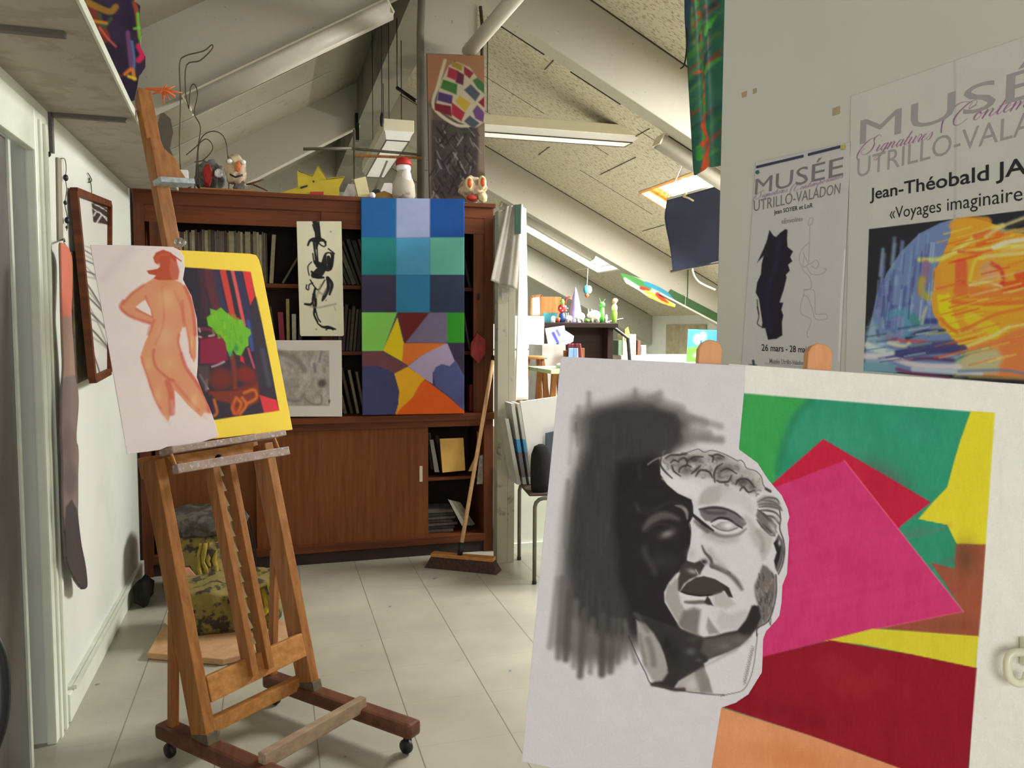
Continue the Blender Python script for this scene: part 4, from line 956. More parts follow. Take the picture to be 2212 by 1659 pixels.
BP.line([(2062, 130), (2064, 300), (2062, 475)], 5, (172, 170, 166), 3, 0.8)
# grey headline letters sit under the violet script, both printed on the sheet
script(BP, 'Signatures', (1862, 334), (2012, 300), (14, 15), (130, 76, 124), 0.95, 0.8)
script(BP, 'Contemporaines', (2050, 274), (2390, 186), (17, 21), (130, 76, 124), 0.95, 1.0)
bp = BP.build('poster', on_plane(PE, PN, 0.003), 'paint_satin', PN, 0.0012)
tag(bp, 'large white poster with a glowing orange sun picture, right of the narrow poster', 'poster')
bpl = on_plane(PE, PN, 0.0034)
def tz(x, y): p = ppl(x, y); return (p - PE).dot(PD), p.z
def pxtz(t_, z): return px_of(PE + PD * t_ + Vector((0, 0, z)))
t0, zb = tz(1857, 313); _, zt = tz(1857, 260); t1, _ = tz(2165, 200); W = (t1 - t0) / 0.665; ac = (zt - zb) * 0.25
_, zb2 = tz(2165, 228); _, zt2 = tz(2165, 163); k = (zb2 - zb) / (t1 - t0); k2 = (zt2 - zt) / (t1 - t0)
text_on('MUSÉE', [pxtz(t0, zt + ac), pxtz(t0 + W, zt + k2 * W + ac), pxtz(t0 + W, zb + k * W), pxtz(t0, zb)], bpl, 'ink_light', 'printed_title', bp)
t0, zb = tz(1851, 384); _, zt = tz(1850, 343); t1, zv = tz(2064, 330); W = (t1 - t0) / 0.46; _, zvt = tz(2064, 284); k = (zv - zb) / (t1 - t0); k2 = (zvt - zt) / (t1 - t0)
text_on('UTRILLO-VALADON', [pxtz(t0, zt), pxtz(t0 + W, zt + k2 * W), pxtz(t0 + W, zb + k * W), pxtz(t0, zb)], bpl, 'ink_light', 'printed_subtitle', bp)
bpl2 = on_plane(PE, PN, 0.0037)
text_on('Jean-Théobald JA', [(1879, 407), (2219, 338), (2219, 387), (1879, 440)], bpl2, 'ink_black', 'printed_names', bp, 0.014)
text_on('«Voyages imaginaires', [(1922, 449), (2227, 397), (2227, 441), (1922, 481)], bpl2, 'ink_black', 'printed_caption', bp)
# old brown tape marks on the partition
for x, y, s_ in ((1608, 204, 0.010), (1630, 196, 0.008), (1806, 240, 0.012)):
    t = MB(); t.box(ppl(x, y, 0.001), (0.002, s_ * 2, s_ * 1.7), Matrix.Rotation(R(8.6), 3, 'Z')); t.jitter(0.002, 60)
    tag(t.build('tape_scrap', plain('brown_tape_%d' % x, (170, 150, 120), 0.6, 1.1)), {1608: 'larger brown scrap of old tape high on the partition near its left edge', 1630: 'small brown scrap of old tape just right of the larger one', 1806: 'brown scrap of old tape above the large poster corner'}[x], 'tape')

# ================================================================== studio easel at the left with its two pictures
L0 = np.array(hZ(458, 1640, 0.06)); R0 = np.array(hZ(683, 1520, 0.06))
ES = (R0 - L0); ES[2] = 0; ES = ES / np.linalg.norm(ES); EN = np.array([ES[1], -ES[0], 0.0])
th = R(15); EU = -math.sin(th) * EN + math.cos(th) * np.array([0, 0, 1.0]); EF = np.cross(ES, EU)
EM = (L0 + R0) / 2
EP = EM + EF * 0.05
def E3(a, h, d=0.0): return Vector(EM + ES * a + EU * h + EF * d)
def epl(x, y, off=0.0): return hit(x, y, EP + EF * off, EF)
def RN(side, t, z): # point along a runner
    b = L0 if side < 0 else R0; p = b + EN * t; return Vector((p[0], p[1], z))
ez = empty('studio_easel', (EM[0], EM[1], 0), 'tall orange-varnished wooden studio easel on castors, standing on the floor at the left', 'easel')
M['foot'] = plain('dull_foot_metal', (88, 78, 58), .6, 1.0, var=.3, scale=30)
M['grey_beech'] = woodmat('worn_grey_beech', (128, 108, 88), (158, 136, 112), 1.1, axis=0, fine=24)
for sd in (-1, 1):
    ln = 0.225 * sd
    rn = MB().bar(RN(sd, -0.26, 0.092), RN(sd, 0.47, 0.092), 0.062, 0.05, (ES[0], ES[1], 0), 0.012).build('runner', 'oak_red', ez)
    MB().bar(E3(ln, 0.045, -0.02), E3(ln, 0.98, -0.02), 0.038, 0.08, ES, 0.003).build('leg', 'oak', ez)
    MB().bar(RN(sd, -0.235 if sd > 0 else -.2, 0.11), E3(ln, 0.48 if sd < 0 else 0.58, -0.06), 0.028, 0.026, ES, 0.003).build('stay', 'oak', ez)
    MB().bar(E3(ln, 0.042, -0.016), E3(ln, 0.085, -0.016), 0.042, 0.084, ES, 0.002).build('foot_bracket', M['foot'], ez)
    for t in (-0.22, 0.43):
        p = RN(sd, t, 0)
        cs = MB().lathe([(0.004, 0), (0.023, 0.001), (0.025, 0.005), (0.025, 0.015), (0.023, 0.019), (0.004, 0.02)], p + Vector((0, 0, 0.025)) - Vector((ES[0], ES[1], 0)) * 0.011, 18, Vector((ES[0], ES[1], 0)).to_track_quat('Z', 'Y').to_matrix()).build('castor', 'black', ez, True)
        MB().tube([p + Vector((0, 0, 0.05)), p + Vector((0, 0, 0.07))], 0.011, 10).bar(p + Vector((ES[0] * .014, ES[1] * .014, 0.022)), p + Vector((ES[0] * .014, ES[1] * .014, 0.06)), 0.004, 0.02, ES).build('castor_fork', 'dark_metal', ez)
for t, m_ in ((-0.08, 'oak_y'), (0.235, 'grey_beech')):
    MB().bar(RN(-1, t, 0.125), RN(1, t, 0.125), 0.05, 0.03, (0, 0, 1), 0.004).build('base_bar', m_, ez)
MB().bar(E3(-0.205, 0.215, 0.01), E3(0.205, 0.225, 0.01), 0.085, 0.026, EU, 0.003).build('crossbar', 'oak_y', ez)
MB().bar(E3(-0.24, 0.965, -0.07), E3(0.24, 0.965, -0.07), 0.07, 0.024, EU, 0.003).build('upper_crossbar', 'oak', ez)
for a in (-0.038, 0.030):
    MB().bar(E3(a, 0.2, 0.02), E3(a, 1.0, 0.02), 0.026, 0.05, ES, 0.002).build('guide_rail', 'oak', ez)
rk = MB(); P = []
for i in range(14):
    h = 0.24 + i * 0.054
    rk.poly3([E3(-0.024, h, 0.012), E3(0.012, h, 0.012), E3(-0.004, h + 0.05, 0.012), E3(-0.024, h + 0.05, 0.012)], EF, 0.014)
rk.build('ratchet_strip', plain('pale_ratchet', (206, 196, 150), 0.5, 1.1), ez)
MB().bar(E3(-0.003, 0.95, -0.015), E3(-0.003, 2.33, -0.015), 0.058, 0.03, ES, 0.003).build('mast', 'oak', ez)
# sliding clamp head on the mast
loc = lambda x, y: ((np.array(hit(x, y, EM, EF)) - EM) @ ES, (np.array(hit(x, y, EM, EF)) - EM) @ EU)
pts = [loc(*p) for p in ((316, 300), (340, 305), (348, 325), (372, 345), (384, 372), (397, 392), (333, 394), (326, 350))]
MB().prism(pts, EM + EF * 0.02, ES, EU, 0.03).build('clamp_head', 'oak', ez, bevel=0.003)
a0, h0 = loc(332, 396); a1, h1 = loc(405, 400)
MB().bar(E3(a0, h0, 0.02), E3(a1, h1, 0.02), 0.05, 0.02, EF, 0.003).build('clamp_ledge', plain('paint_smeared_ledge', (150, 160, 162), 0.6, 1.1, var=0.3, scale=60), ez)
# ledges with crusted paint, block, knob and thin braces
def eb(p, q, w, h, mat, name, off=0.0, side=None): return MB().bar(epl(*p, off), epl(*q, off), w, h, EF if side is None else side, 0.003).build(name, mat, ez)
eb((358, 976), (604, 938), 0.075, 0.022, 'oak_dirty', 'upper_ledge', 0.02)
eb((378, 1014), (620, 974), 0.03, 0.03, 'oak_dirty', 'lower_ledge', 0.07)
MB().poly3([epl(372, 984, 0.01), epl(548, 956, 0.01), epl(546, 985, 0.01), epl(392, 1010, 0.01)], EF, 0.03).build('ledge_block', 'oak_y', ez)
for p, q in (((370, 980), (382, 1012)), ((592, 944), (602, 970))): eb(p, q, 0.008, 0.008, 'oak_y', 'brace', 0.05)
MB().ball(epl(473, 990, 0.035), 0.014, 2).tube([epl(473, 990, 0.0), epl(473, 990, 0.03)], 0.006, 8).build('knob', 'dark_metal', ez, True)
gl = MB().ball(epl(388, 524, 0.01), 0.018, 3, (1, .7, 1)).ball(epl(396, 524, 0.02), 0.011, 2)
tag(gl.build('glass_stopper', 'glass', None, True), 'clear glass ball clip above the yellow-bordered sheet, resting on its top edge', 'clip')

SY = Canvas([(300, 536), (561, 549), (633, 929), (372, 968)], 170, 220, (240, 206, 72), 1.08, 11)
S = lambda p: zm(p, 380, 560, 4.608)
SY.vary(3, (0.03, 0.03))
SY.poly([(372, 575), (541, 587), (604, 887), (430, 912)], (52, 42, 54), 1.2)
for p, w, c, a in (([(130, 120), (180, 400), (230, 650)], 40, (40, 38, 50), .7), ([(330, 100), (370, 300), (420, 480)], 26, (96, 44, 54), .8), ([(400, 130), (440, 350), (490, 520)], 12, (52, 50, 78), .9), ([(250, 120), (280, 400), (270, 560)], 16, (76, 42, 50), .5),
                   ([(470, 120), (510, 300), (570, 560), (600, 600)], 14, (190, 62, 56), 1), ([(520, 120), (560, 300), (610, 560)], 8, (44, 40, 56), 1), ([(565, 120), (610, 320), (660, 560), (690, 650)], 8, (206, 84, 86), 1), ([(620, 130), (680, 400), (730, 650), (760, 820)], 15, (52, 48, 78), 1),
                   ([(720, 620), (740, 760), (760, 900)], 8, (60, 76, 140), .9), ([(800, 700), (810, 800), (820, 880)], [8, 9, 3], (190, 70, 84), 1), ([(720, 890), (750, 990), (780, 1080)], 4, (190, 80, 96), 1)):
    SY.line(S(p), w, c, 2, a)
SY.poly(S([(665, 120), (745, 120), (785, 370), (740, 460), (710, 330)]), (206, 52, 58), 1.2)
SY.poly(S([(760, 430), (800, 380), (950, 1000), (1000, 1380), (850, 1330), (780, 1000)]), (52, 46, 58), 3)
SY.line(S([(860, 900), (900, 1100), (930, 1250)]), 10, (76, 78, 88), 6, .7)
SY.poly(S([(240, 800), (440, 750), (500, 850), (515, 1000), (420, 1040), (240, 1040)]), (130, 32, 62), 2.5)
SY.line(S([(220, 790), (350, 770), (440, 760)]), 5, (80, 32, 44), 2); SY.line(S([(220, 690), (330, 700), (400, 730)]), 7, (110, 44, 62), 3)
for p in ([(230, 690), (240, 720)], [(330, 765), (380, 755)], [(230, 770), (250, 775)], [(360, 1070), (420, 1050), (480, 1020)], [(240, 1150), (280, 1220), (320, 1290)], [(310, 1200), (300, 1300)]):
    SY.line(S(p), 4, (196, 180, 180), 2, .8)
SY.poly(S([(210, 1060), (330, 1060), (340, 1200), (300, 1330), (230, 1200)]), (86, 70, 74), 4, .7)
SY.blob(*S([(450, 1190)])[0], 27, 25, (108, 42, 36), 1, 0, 2.5); SY.blob(*S([(700, 1150)])[0], 25, 19, (122, 38, 34), 1, 25, 2.5)
SY.line(S([(560, 960), (580, 1100), (590, 1300)]), 10, (120, 50, 40), 4); SY.line(S([(340, 1330), (500, 1340), (800, 1230)]), 9, (104, 40, 36), 3)
SY.poly(S([(340, 1320), (620, 1310), (820, 1240), (830, 1350), (820, 1420), (700, 1480), (640, 1560), (560, 1560), (560, 1440), (400, 1400)]), (120, 50, 36), 4)
for p in ([(600, 1380), (650, 1440), (600, 1540), (560, 1480), (600, 1380)], [(680, 1330), (780, 1300), (800, 1380), (700, 1440)], [(380, 1400), (410, 1520), (380, 1560)], [(660, 1380), (700, 1450), (640, 1540)]): SY.line(S(p), 6, (196, 104, 40), 3, .9)
SY.line(S([(570, 1450), (600, 1540)]), 6, (190, 60, 40), 3, .8)
SY.poly(S([(640, 960), (670, 970), (685, 1040), (640, 1010)]), (206, 40, 56), 1.5)
SY.poly(S([(830, 1350), (1000, 1400), (1035, 1520), (880, 1540)]), (206, 54, 60), 1.5)
SY.poly(S([(340, 490), (400, 510), (450, 480), (490, 520), (540, 560), (590, 600), (660, 600), (690, 670), (740, 700), (750, 740), (720, 780), (725, 860), (690, 880), (650, 960), (600, 950), (570, 900), (540, 970), (505, 900), (490, 820), (440, 750), (400, 740), (370, 690), (320, 660), (305, 580), (345, 550)]), (104, 172, 44), 1.6)
for i in range(60):
    x, y = SY.rng.uniform(360, 680), SY.rng.uniform(540, 880)
    if abs((x - 340) * 0.9 - (y - 500)) < 170: SY.line(S([(x, y), (x + 6, y + 50)]), 4, ((130, 186, 60), (84, 152, 40), (116, 170, 30))[i % 3], 2.5, .6, False)
SY.blob(*S([(545, 940)])[0], 4, 6, (50, 150, 110), 1); SY.blob(*S([(600, 890)])[0], 5, 8, (40, 120, 60), .8)
SY.poly([(300, 500), (600, 500), (600, 586.5), (541, 587), (372, 575), (300, 570)], (240, 206, 72), 0.8)
SY.poly([(541, 570), (650, 570), (650, 900), (604, 887)], (240, 206, 72), 0.8); SY.poly([(430, 912), (604, 887), (640, 882), (640, 980), (420, 980)], (240, 206, 72), 0.8)
ys = SY.build('still_life_painting', on_plane(EP, EF, 0.004), 'paint_matte', EF, 0.004, cut=[(305, 536), (540, 548), (553, 551), (559, 560), (565, 580), (632, 928), (470, 947), (372, 960)], edge=(234, 204, 66))
tag(ys, 'yellow-bordered still life painting with a bright green leaf bunch, on the studio easel', 'painting')

NU = Canvas([(190, 527), (400, 536), (474, 948), (272, 985)], 180, 330, (214, 202, 200), 1.12, 13)
Zn = lambda p: zm(p, 0, 500, 3.318)
SK, SD, HR = (200, 138, 102), (186, 88, 74), (172, 74, 48)
NU.vary(1.5, (0.03, 0.03))
NU.line(Zn([(740, 340), (830, 230), (930, 120)]), 20, (196, 186, 182), 12, .5)
body = [(1100, 335), (1020, 385), (940, 440), (880, 500), (858, 545), (870, 575), (930, 612), (1010, 642), (1070, 665), (1078, 690), (1062, 740), (1035, 800), (1008, 880), (1010, 940), (1050, 1030), (1070, 1110), (1110, 1210), (1150, 1290), (1205, 1365), (1225, 1300), (1250, 1250), (1250, 1140), (1290, 1180), (1350, 1250), (1440, 1330), (1465, 1300), (1505, 1300), (1475, 1190), (1425, 1100), (1370, 1030), (1320, 960), (1300, 890), (1275, 790), (1285, 730), (1325, 680), (1345, 780), (1352, 870), (1385, 945), (1402, 900), (1402, 740), (1385, 600), (1362, 480), (1330, 410), (1290, 370), (1240, 350)]
NU.poly(Zn(body), SK, 2.0)
for p, w, a in (([(1320, 400), (1370, 520), (1390, 650), (1395, 740)], 8, .8), ([(1300, 500), (1310, 620), (1340, 760), (1370, 900)], 6, .5), ([(880, 500), (860, 545), (930, 610), (1070, 660)], 6, .7), ([(1070, 690), (1060, 740), (1100, 640)], 5, .6), ([(1155, 400), (1165, 520), (1170, 620), (1150, 720), (1110, 810)], 3, .55), ([(1100, 850), (1095, 900), (1120, 980), (1200, 1050), (1240, 1070)], 4.5, .9),
                ([(1240, 1070), (1300, 1150), (1420, 1280)], 6, .5), ([(1300, 880), (1330, 970), (1400, 1070), (1480, 1200), (1500, 1290)], 9, .8), ([(1280, 740), (1275, 800), (1300, 880)], 6, .6), ([(1010, 900), (1050, 1030), (1110, 1200), (1170, 1310)], 4, .6), ([(1200, 1080), (1225, 1180), (1230, 1300)], 13, .75), ([(1040, 470), (1060, 540), (1090, 620)], 4, .6), ([(1240, 430), (1300, 560), (1310, 640)], 5, .45), ([(1020, 390), (940, 450), (880, 520)], 7, .5), ([(970, 560), (1080, 610)], 3, .7)):
    NU.line(Zn(p), w, SD, 3.5, a)
for x, y, rx, ry, c, a in ((1190, 480, 60, 90, (206, 166, 120), .7), (1180, 760, 60, 90, (204, 166, 124), .6), (1060, 950, 30, 50, (206, 160, 116), .7), (1200, 950, 60, 60, (206, 160, 116), .6), (1180, 380, 60, 40, (190, 116, 80), .6), (1390, 1220, 30, 60, (216, 176, 130), .6), (1130, 1180, 30, 60, (212, 166, 122), .5), (1370, 800, 8, 60, (212, 180, 130), .6)):
    NU.blob(*Zn([(x, y)])[0], rx / 3.318, ry / 3.318, c, a)
NU.poly(Zn([(1036, 492), (1000, 515), (968, 542), (1010, 572), (1082, 608), (1072, 560)]), (214, 202, 200), 1.4)
NU.poly(Zn([(1300, 690), (1325, 690), (1345, 790), (1350, 880), (1390, 960), (1420, 1080), (1340, 970), (1310, 890), (1285, 800)]), (212, 196, 192), 3, .9)
NU.poly(Zn([(1090, 190), (1110, 155), (1160, 135), (1215, 155), (1255, 190), (1262, 240), (1276, 290), (1268, 345), (1230, 352), (1130, 352), (1095, 340), (1110, 318), (1060, 308), (1045, 285), (1120, 272), (1138, 256), (1100, 225)]), HR, 1.6)
NU.poly(Zn([(1215, 190), (1262, 230), (1280, 290), (1268, 350), (1225, 350), (1205, 280)]), (186, 100, 80), 3, .8); NU.line(Zn([(1240, 180), (1290, 215)]), 2.5, HR, 1.5)
NU.line(Zn([(1110, 210), (1150, 170), (1200, 170)]), 5, (196, 96, 60), 3, .6); NU.blob(*Zn([(1130, 245)])[0], 3, 4, (214, 190, 180), .9)
for p in ([(1150, 1290), (1210, 1370)], [(1230, 1220), (1240, 1290)], [(1440, 1320), (1480, 1340)], [(1460, 1300), (1500, 1310)]): NU.line(Zn(p), 7, (212, 170, 156), 5, .5)
nu = NU.build('nude_drawing', on_plane(EP, EF, 0.0085, bend=lambda u, v: 0.012 * np.sin(np.clip(u, 0, 1) * 2.2) * (1 - v) * 0.6), 'paint_matte', EF, 0.0015,
    cut=[(195, 529), (285, 531), (368, 533), (386, 542), (395, 556), (397, 580), (393, 605), (412, 640), (424, 690), (427, 740), (426, 790), (424, 815), (438, 850), (452, 880), (465, 915), (472, 943), (420, 960), (362, 965), (345, 972), (275, 981)])
tag(nu, 'white sheet with a red chalk back view of a standing nude, on the studio easel', 'drawing')

# ================================================================== the big cabinet
CYF = 4.9; CYB = 5.33
cb = empty('display_cabinet', (0.3, 5.1, 0), 'long dark red wooden cabinet with open bookshelves above and sliding doors below', 'cabinet')
x0, x1 = -0.735, 1.345
MB().bb((x0, CYF, 2.125), (x1, CYB, 2.20), 0.006).build('top_rail', 'cab', cb)
MB().bb((x0, CYF - 0.012, 2.195), (x1 + 0.01, CYB, 2.222), 0.004).build('top_board', 'cab', cb)
MB().bb((x0, CYF, 0), (x0 + 0.055, CYB, 2.13)).build('side_panel', 'cab_v', cb)
MB().bb((x1 - 0.06, CYF, 0), (x1, CYB, 2.13)).build('side_panel', 'cab_v', cb)
MB().bb((x0 + .05, CYB - 0.02, 0.05), (x1 - .05, CYB - 0.004, 2.13)).build('back_panel', 'cab_in', cb)
MB().bb((x0 - 0.0, CYF - 0.03, 0.862), (x1 + 0.02, CYB - 0.03, 0.905), 0.006).build('middle_board', 'cab', cb)
MB().bb((x0 + .05, CYF - 0.005, 0.82), (x1 - .05, CYF + 0.03, 0.865), 0.004).build('lower_rail', 'cab', cb)
MB().bb((x0 + .05, CYF + .01, 0.0), (x1 - .05, CYF + 0.04, 0.07)).build('plinth', 'cab_in', cb)
MB().bb((x0 + .05, CYF - .002, 0.07), (x1 - .05, CYB - 0.03, 0.12), 0.004).build('bottom_rail', 'cab', cb)
MB().bb((x0 + .05, CYF + 0.01, 2.03), (0.29, CYF + 0.03, 2.125)).build('door_top_rail', 'cab', cb)
MB().bb((0.285, CYF + 0.002, 2.03), (x1 - .055, CYF + 0.025, 2.125)).build('door_top_rail', 'cab', cb)
fr = MB().bb((-0.655, CYF + 0.01, 0.905), (-0.585, CYF + 0.032, 2.03)).build('door_stile', 'cab_v', cb)
MB().lathe([(0.004, 0), (0.009, .001), (0.009, .006), (0.002, .008)], (-0.60, CYF + 0.004, 2.0), 12, Matrix.Rotation(R(90), 3, 'X')).build('lock', 'dark_metal', fr, True)
fr = MB().bb((1.215, CYF + 0.004, 0.905), (1.285, CYF + 0.026, 2.03)).build('door_stile', 'cab_v', cb)
MB().bb((1.243, CYF - 0.002, 1.62), (1.256, CYF + 0.005, 1.66)).build('keyhole_plate', 'dark_metal', fr)
MB().bb((0.285, CYF + 0.002, 0.905), (0.345, CYF + 0.02, 2.03)).build('door_stile', 'cab_v', cb)
for z in (1.70, 1.295): MB().bb((x0 + .055, CYF + 0.09, z - 0.024), (x1 - .06, CYB - 0.02, z), 0.002).build('shelf', 'cab', cb)
MB().bb((0.28, CYF + 0.1, 0.905), (0.305, CYB - 0.02, 2.12)).build('divider', 'cab_v', cb)
dr = MB().bb((-0.66, CYF + 0.045, 0.12), (0.02, CYF + 0.065, 0.82)).build('sliding_door', 'cab_door', cb)
dr = MB().bb((-0.11, CYF + 0.012, 0.12), (0.925, CYF + 0.032, 0.82)).build('sliding_door', 'cab_door', cb); dr['label'] = 'right sliding door with a pale finger pull'
MB().bb((0.868, CYF + 0.006, 0.475), (0.888, CYF + 0.013, 0.575), 0.003).build('finger_pull', plain('ivory_pull', (206, 196, 170), 0.4, 1.1), dr)
MB().bb((0.86, CYF + 0.09, 0.462), (x1 - .06, CYB - 0.02, 0.482)).build('shelf', 'cab', cb)
MB().bb((0.84, CYF + 0.07, 0.12), (0.86, CYB - 0.02, 0.86)).build('divider', 'cab_in', cb)

# books: every spine its own object
ORD = ['first', 'second', 'third', 'fourth', 'fifth', 'sixth', 'seventh', 'eighth', 'ninth', 'tenth', 'eleventh', 'twelfth']
rnd = random.Random(7)
def book(x, w, h, d, z, yf, tilt, mat, name, label, cat, group):
    rot = Matrix.Rotation(tilt, 3, 'Y')
    lift = abs(math.sin(tilt)) * w / 2 + math.cos(tilt) * h / 2
    b = MB(); b.box((x, yf + d / 2, z + lift + 0.001), (w, d, h), rot)
    if w > 0.012: b.box((x, yf - 0.0008, z + lift + 0.001 + 0.0), (w * 0.7, 0.001, h * 0.12), rot)
    return tag(b.build(name, mat), label, cat, group)
bm_ = [plain('book_spine_%d' % i, c, 0.75, 1.0, var=0.25, scale=40) for i, c in enumerate([(120, 112, 84), (96, 88, 66), (140, 130, 100), (78, 66, 54), (110, 96, 76), (66, 50, 44), (150, 142, 112), (90, 84, 78)])]
bdark = [plain('dark_spine_%d' % i, c, 0.8, 1.0, var=0.25, scale=40) for i, c in enumerate([(72, 66, 56), (52, 48, 42), (90, 82, 66), (64, 54, 50)])]
x = -0.575; z = 1.70
while x < -0.03:
    w = rnd.choice([0.008, 0.010, 0.012, 0.014, 0.018]); 
    if rnd.random() < 0.1: w = 0.03
    book(x + w / 2, w, rnd.uniform(0.285, 0.305), 0.2, z, 5.0, 0, rnd.choice(bm_), 'magazine', 'worn pale magazine upright in the tight row on the top shelf, left', 'magazine', 'magazines packed on the top shelf'); x += w + 0.0015
book(0.005, 0.022, 0.29, 0.2, z, 5.0, R(4), bm_[2], 'book', 'cream book leaning at the right end of the packed top-shelf row', 'book', None)
book(0.135, 0.012, 0.30, 0.2, z, 5.0, R(30), bdark[2], 'book', 'thin book slanting alone across the gap on the top shelf', 'book', None)
for i in range(8):
    book(0.372 + i * 0.030, 0.014 + 0.006 * (i % 3), 0.29 - 0.01 * (i % 2), 0.2, z, 5.0, R(-24 + i * 1.5), bdark[i % 4], 'folder', 'dark folder slanting left on the top shelf, %s from the ink drawing' % ORD[i], 'folder', 'slanting folders on the top shelf')
for i in range(2): book(1.15 + i * 0.035, 0.016, 0.28, 0.2, z, 5.0, R(-8 - 4 * i), bdark[i], 'folder', 'dark folder on the top shelf behind the blue painting, %s from the painting' % ORD[i], 'folder', 'folders right of the blue painting')
z = 1.295
cols = [((126, 34, 44), 'thin crimson book on the middle shelf between ochre neighbours', 0.03, 0.235, -3), ((146, 130, 70), 'tall ochre book on the middle shelf right of the crimson one', 0.018, 0.315, 0), ((170, 168, 150), 'short whitish book standing right of the tall ochre book', 0.024, 0.225, 0), ((60, 52, 48), 'dark brown book on the middle shelf, left of the ink drawing', 0.02, 0.25, 2)]
x = 0.035
book(-0.0, 0.014, 0.27, 0.2, z, 5.0, R(-6), bdark[0], 'book', 'dark thin book leaning at the left of the crimson one', 'book', None)
for i, (c, lb, w, h, tl) in enumerate(cols):
    book(x + w / 2, w, h, 0.2, z, 5.0, R(tl), plain('single_spine_%d' % i, c, 0.7, 1.2, var=0.2, scale=40), 'book', lb, 'book', None); x += w + 0.014
x = 0.36; k_ = -1
while x < 0.6:
    k_ += 1
    w = rnd.choice([0.014, 0.018, 0.022]); book(x + w / 2, w, rnd.uniform(0.25, 0.31), 0.2, z, 5.0, R(5), rnd.choice(bdark), 'book', 'dark book in the middle-shelf row, %s from the ink drawing' % ORD[k_], 'book', 'dark books on the middle shelf'); x += w + 0.006
for i in range(2): book(1.15 + i * 0.04, 0.012, 0.3, 0.2, z, 5.0, R(-10), bdark[i + 1], 'book', 'dark book on the middle shelf behind the blue painting, %s from the painting' % ORD[i], 'book', 'books right of the blue painting')
z = 0.905
for i in range(5): book(0.39 + i * 0.042, 0.02 - 0.002 * i, 0.30 - 0.012 * i, 0.2, z, 5.0, R(-13 + i), (bm_ + bdark)[(i * 3) % 9], 'book', 'old book leaning left on the bottom shelf, %s from the grey print' % ORD[i], 'book', 'leaning books on the bottom shelf')

# lower right compartment: card, papers
def slab(P, n, t, name, mat, label, cat, group=None, solid=0):
    return tag(MB().poly3(P, n, t).build(name, mat), label, cat, group)
cy = 4.98
slab([hY(950, 948, cy), hY(1001, 946, cy), hY(1005, 1016, cy), hY(956, 1021, cy)], (0, -1, 0), 0.012, 'card_folder', plain('ochre_card', (176, 140, 74), 0.85, 1.5), 'ochre card folder standing on the shelf of the open lower compartment', 'folder')
for i, (a, b_, m_) in enumerate((((932, 950), (944, 1020), 'grey_cloth'), ((944, 940), (958, 1018), 'cab_in'), ((926, 935), (936, 1015), 'black'))):
    P = [hY(a[0] - 4, a[1], cy + .03 + i * .02), hY(a[0] + 4, a[1], cy + .03 + i * .02), hY(b_[0] + 5, b_[1], cy + .03 + i * .02), hY(b_[0] - 5, b_[1], cy + .03 + i * .02)]
    slab(P, (0, -1, 0), 0.015, 'sketch_pad', m_, ('pale sketch pad leaning left of the ochre folder', 'brown sketch pad leaning right behind the ochre folder', 'black sketch pad leaning at the left of the open compartment')[i], 'pad')
slab([hY(1012, 1018, 4.95), hY(1030, 978, 4.95), hY(1034, 984, 4.95), hY(1022, 1018, 4.95)], (0, -1, 0), 0.01, 'card_scrap', 'card', 'tan card scrap leaning beside the broom handle in the compartment', 'card')
slab([hY(1030, 930, 5.0), hY(1044, 945, 5.0), hY(1043, 985, 5.0), hY(1034, 990, 5.0)], (0, -1, 0), 0.01, 'cardboard_piece', plain('brown_board', (120, 80, 60), 0.8, 1.3), 'brown cardboard piece at the right of the open compartment', 'card')
slab([hY(1036, 985, 4.93), hY(1049, 980, 4.93), hY(1050, 1045, 4.93), hY(1030, 1046, 4.93)], (0, -1, 0), 0.006, 'crumpled_paper', plain('crumpled_grey_paper', (150, 146, 140), 0.8, 1.3, var=0.35, scale=40), 'crumpled grey paper hanging at the compartment edge behind the broom', 'paper')
for i in range(5):
    a = 968 + i * 5
    P = [hY(a, 1079 + i, 4.94 + i * .03), hY(a + 7, 1082 + i, 4.94 + i * .03), hY(a + 38, 1132, 4.94 + i * .03), hY(a + 30, 1136, 4.94 + i * .03)]
    slab(P, (0, -1, 0), 0.01, 'magazine', bm_[(i * 2) % 8] if i % 2 else 'grey_cloth', 'magazine slumped diagonally at the bottom of the open compartment, %s from the front' % ORD[i], 'magazine', 'slumped magazines in the lower compartment')
for i in range(7):
    z_ = 0.121 + i * 0.021
    tag(MB().box((1.0 + 0.01 * (i % 3), 5.1, z_ + 0.009), (0.22 - 0.01 * (i % 2), 0.2, 0.017), Matrix.Rotation(R(3 * (i % 3) - 3), 3, 'Z')).build('paper_stack', bdark[i % 4] if i % 2 else bm_[7]), 'bundle in the stack at the bottom of the open compartment, %s from below' % ORD[i], 'paper', 'bundles stacked in the lower compartment')

# pictures leaning on the cabinet
DY = 4.855
def flat(canvas, name, y, label, cat, off=0.0, thick=0.004, cut=None, edge=(225, 222, 220), mat='paint_matte'):
    return tag(canvas.build(name, on_plane((0, y, 0), (0, -1, 0), off), mat, (0, -1, 0), thick, cut=cut, edge=edge), label, cat)
B = Canvas([(780, 427), (1003, 430), (1003, 893), (783, 897)], 110, 230, (60, 60, 90), 1.12, 17)
cx_ = [779, 856, 929, 1004]; ry = [426, 513, 594, 676]
pal = [[(34, 94, 154), (148, 156, 196), (24, 72, 140)], [(38, 122, 124), (72, 142, 180), (92, 166, 150)], [(58, 54, 76), (46, 118, 156), (50, 58, 82)]]
for r_ in range(3):
    for c_ in range(3): B.poly([(cx_[c_], ry[r_]), (cx_[c_ + 1], ry[r_]), (cx_[c_ + 1], ry[r_ + 1]), (cx_[c_], ry[r_ + 1])], pal[r_][c_], 0.8)
Zb = lambda p: zm(p, 560, 400, 3.016)
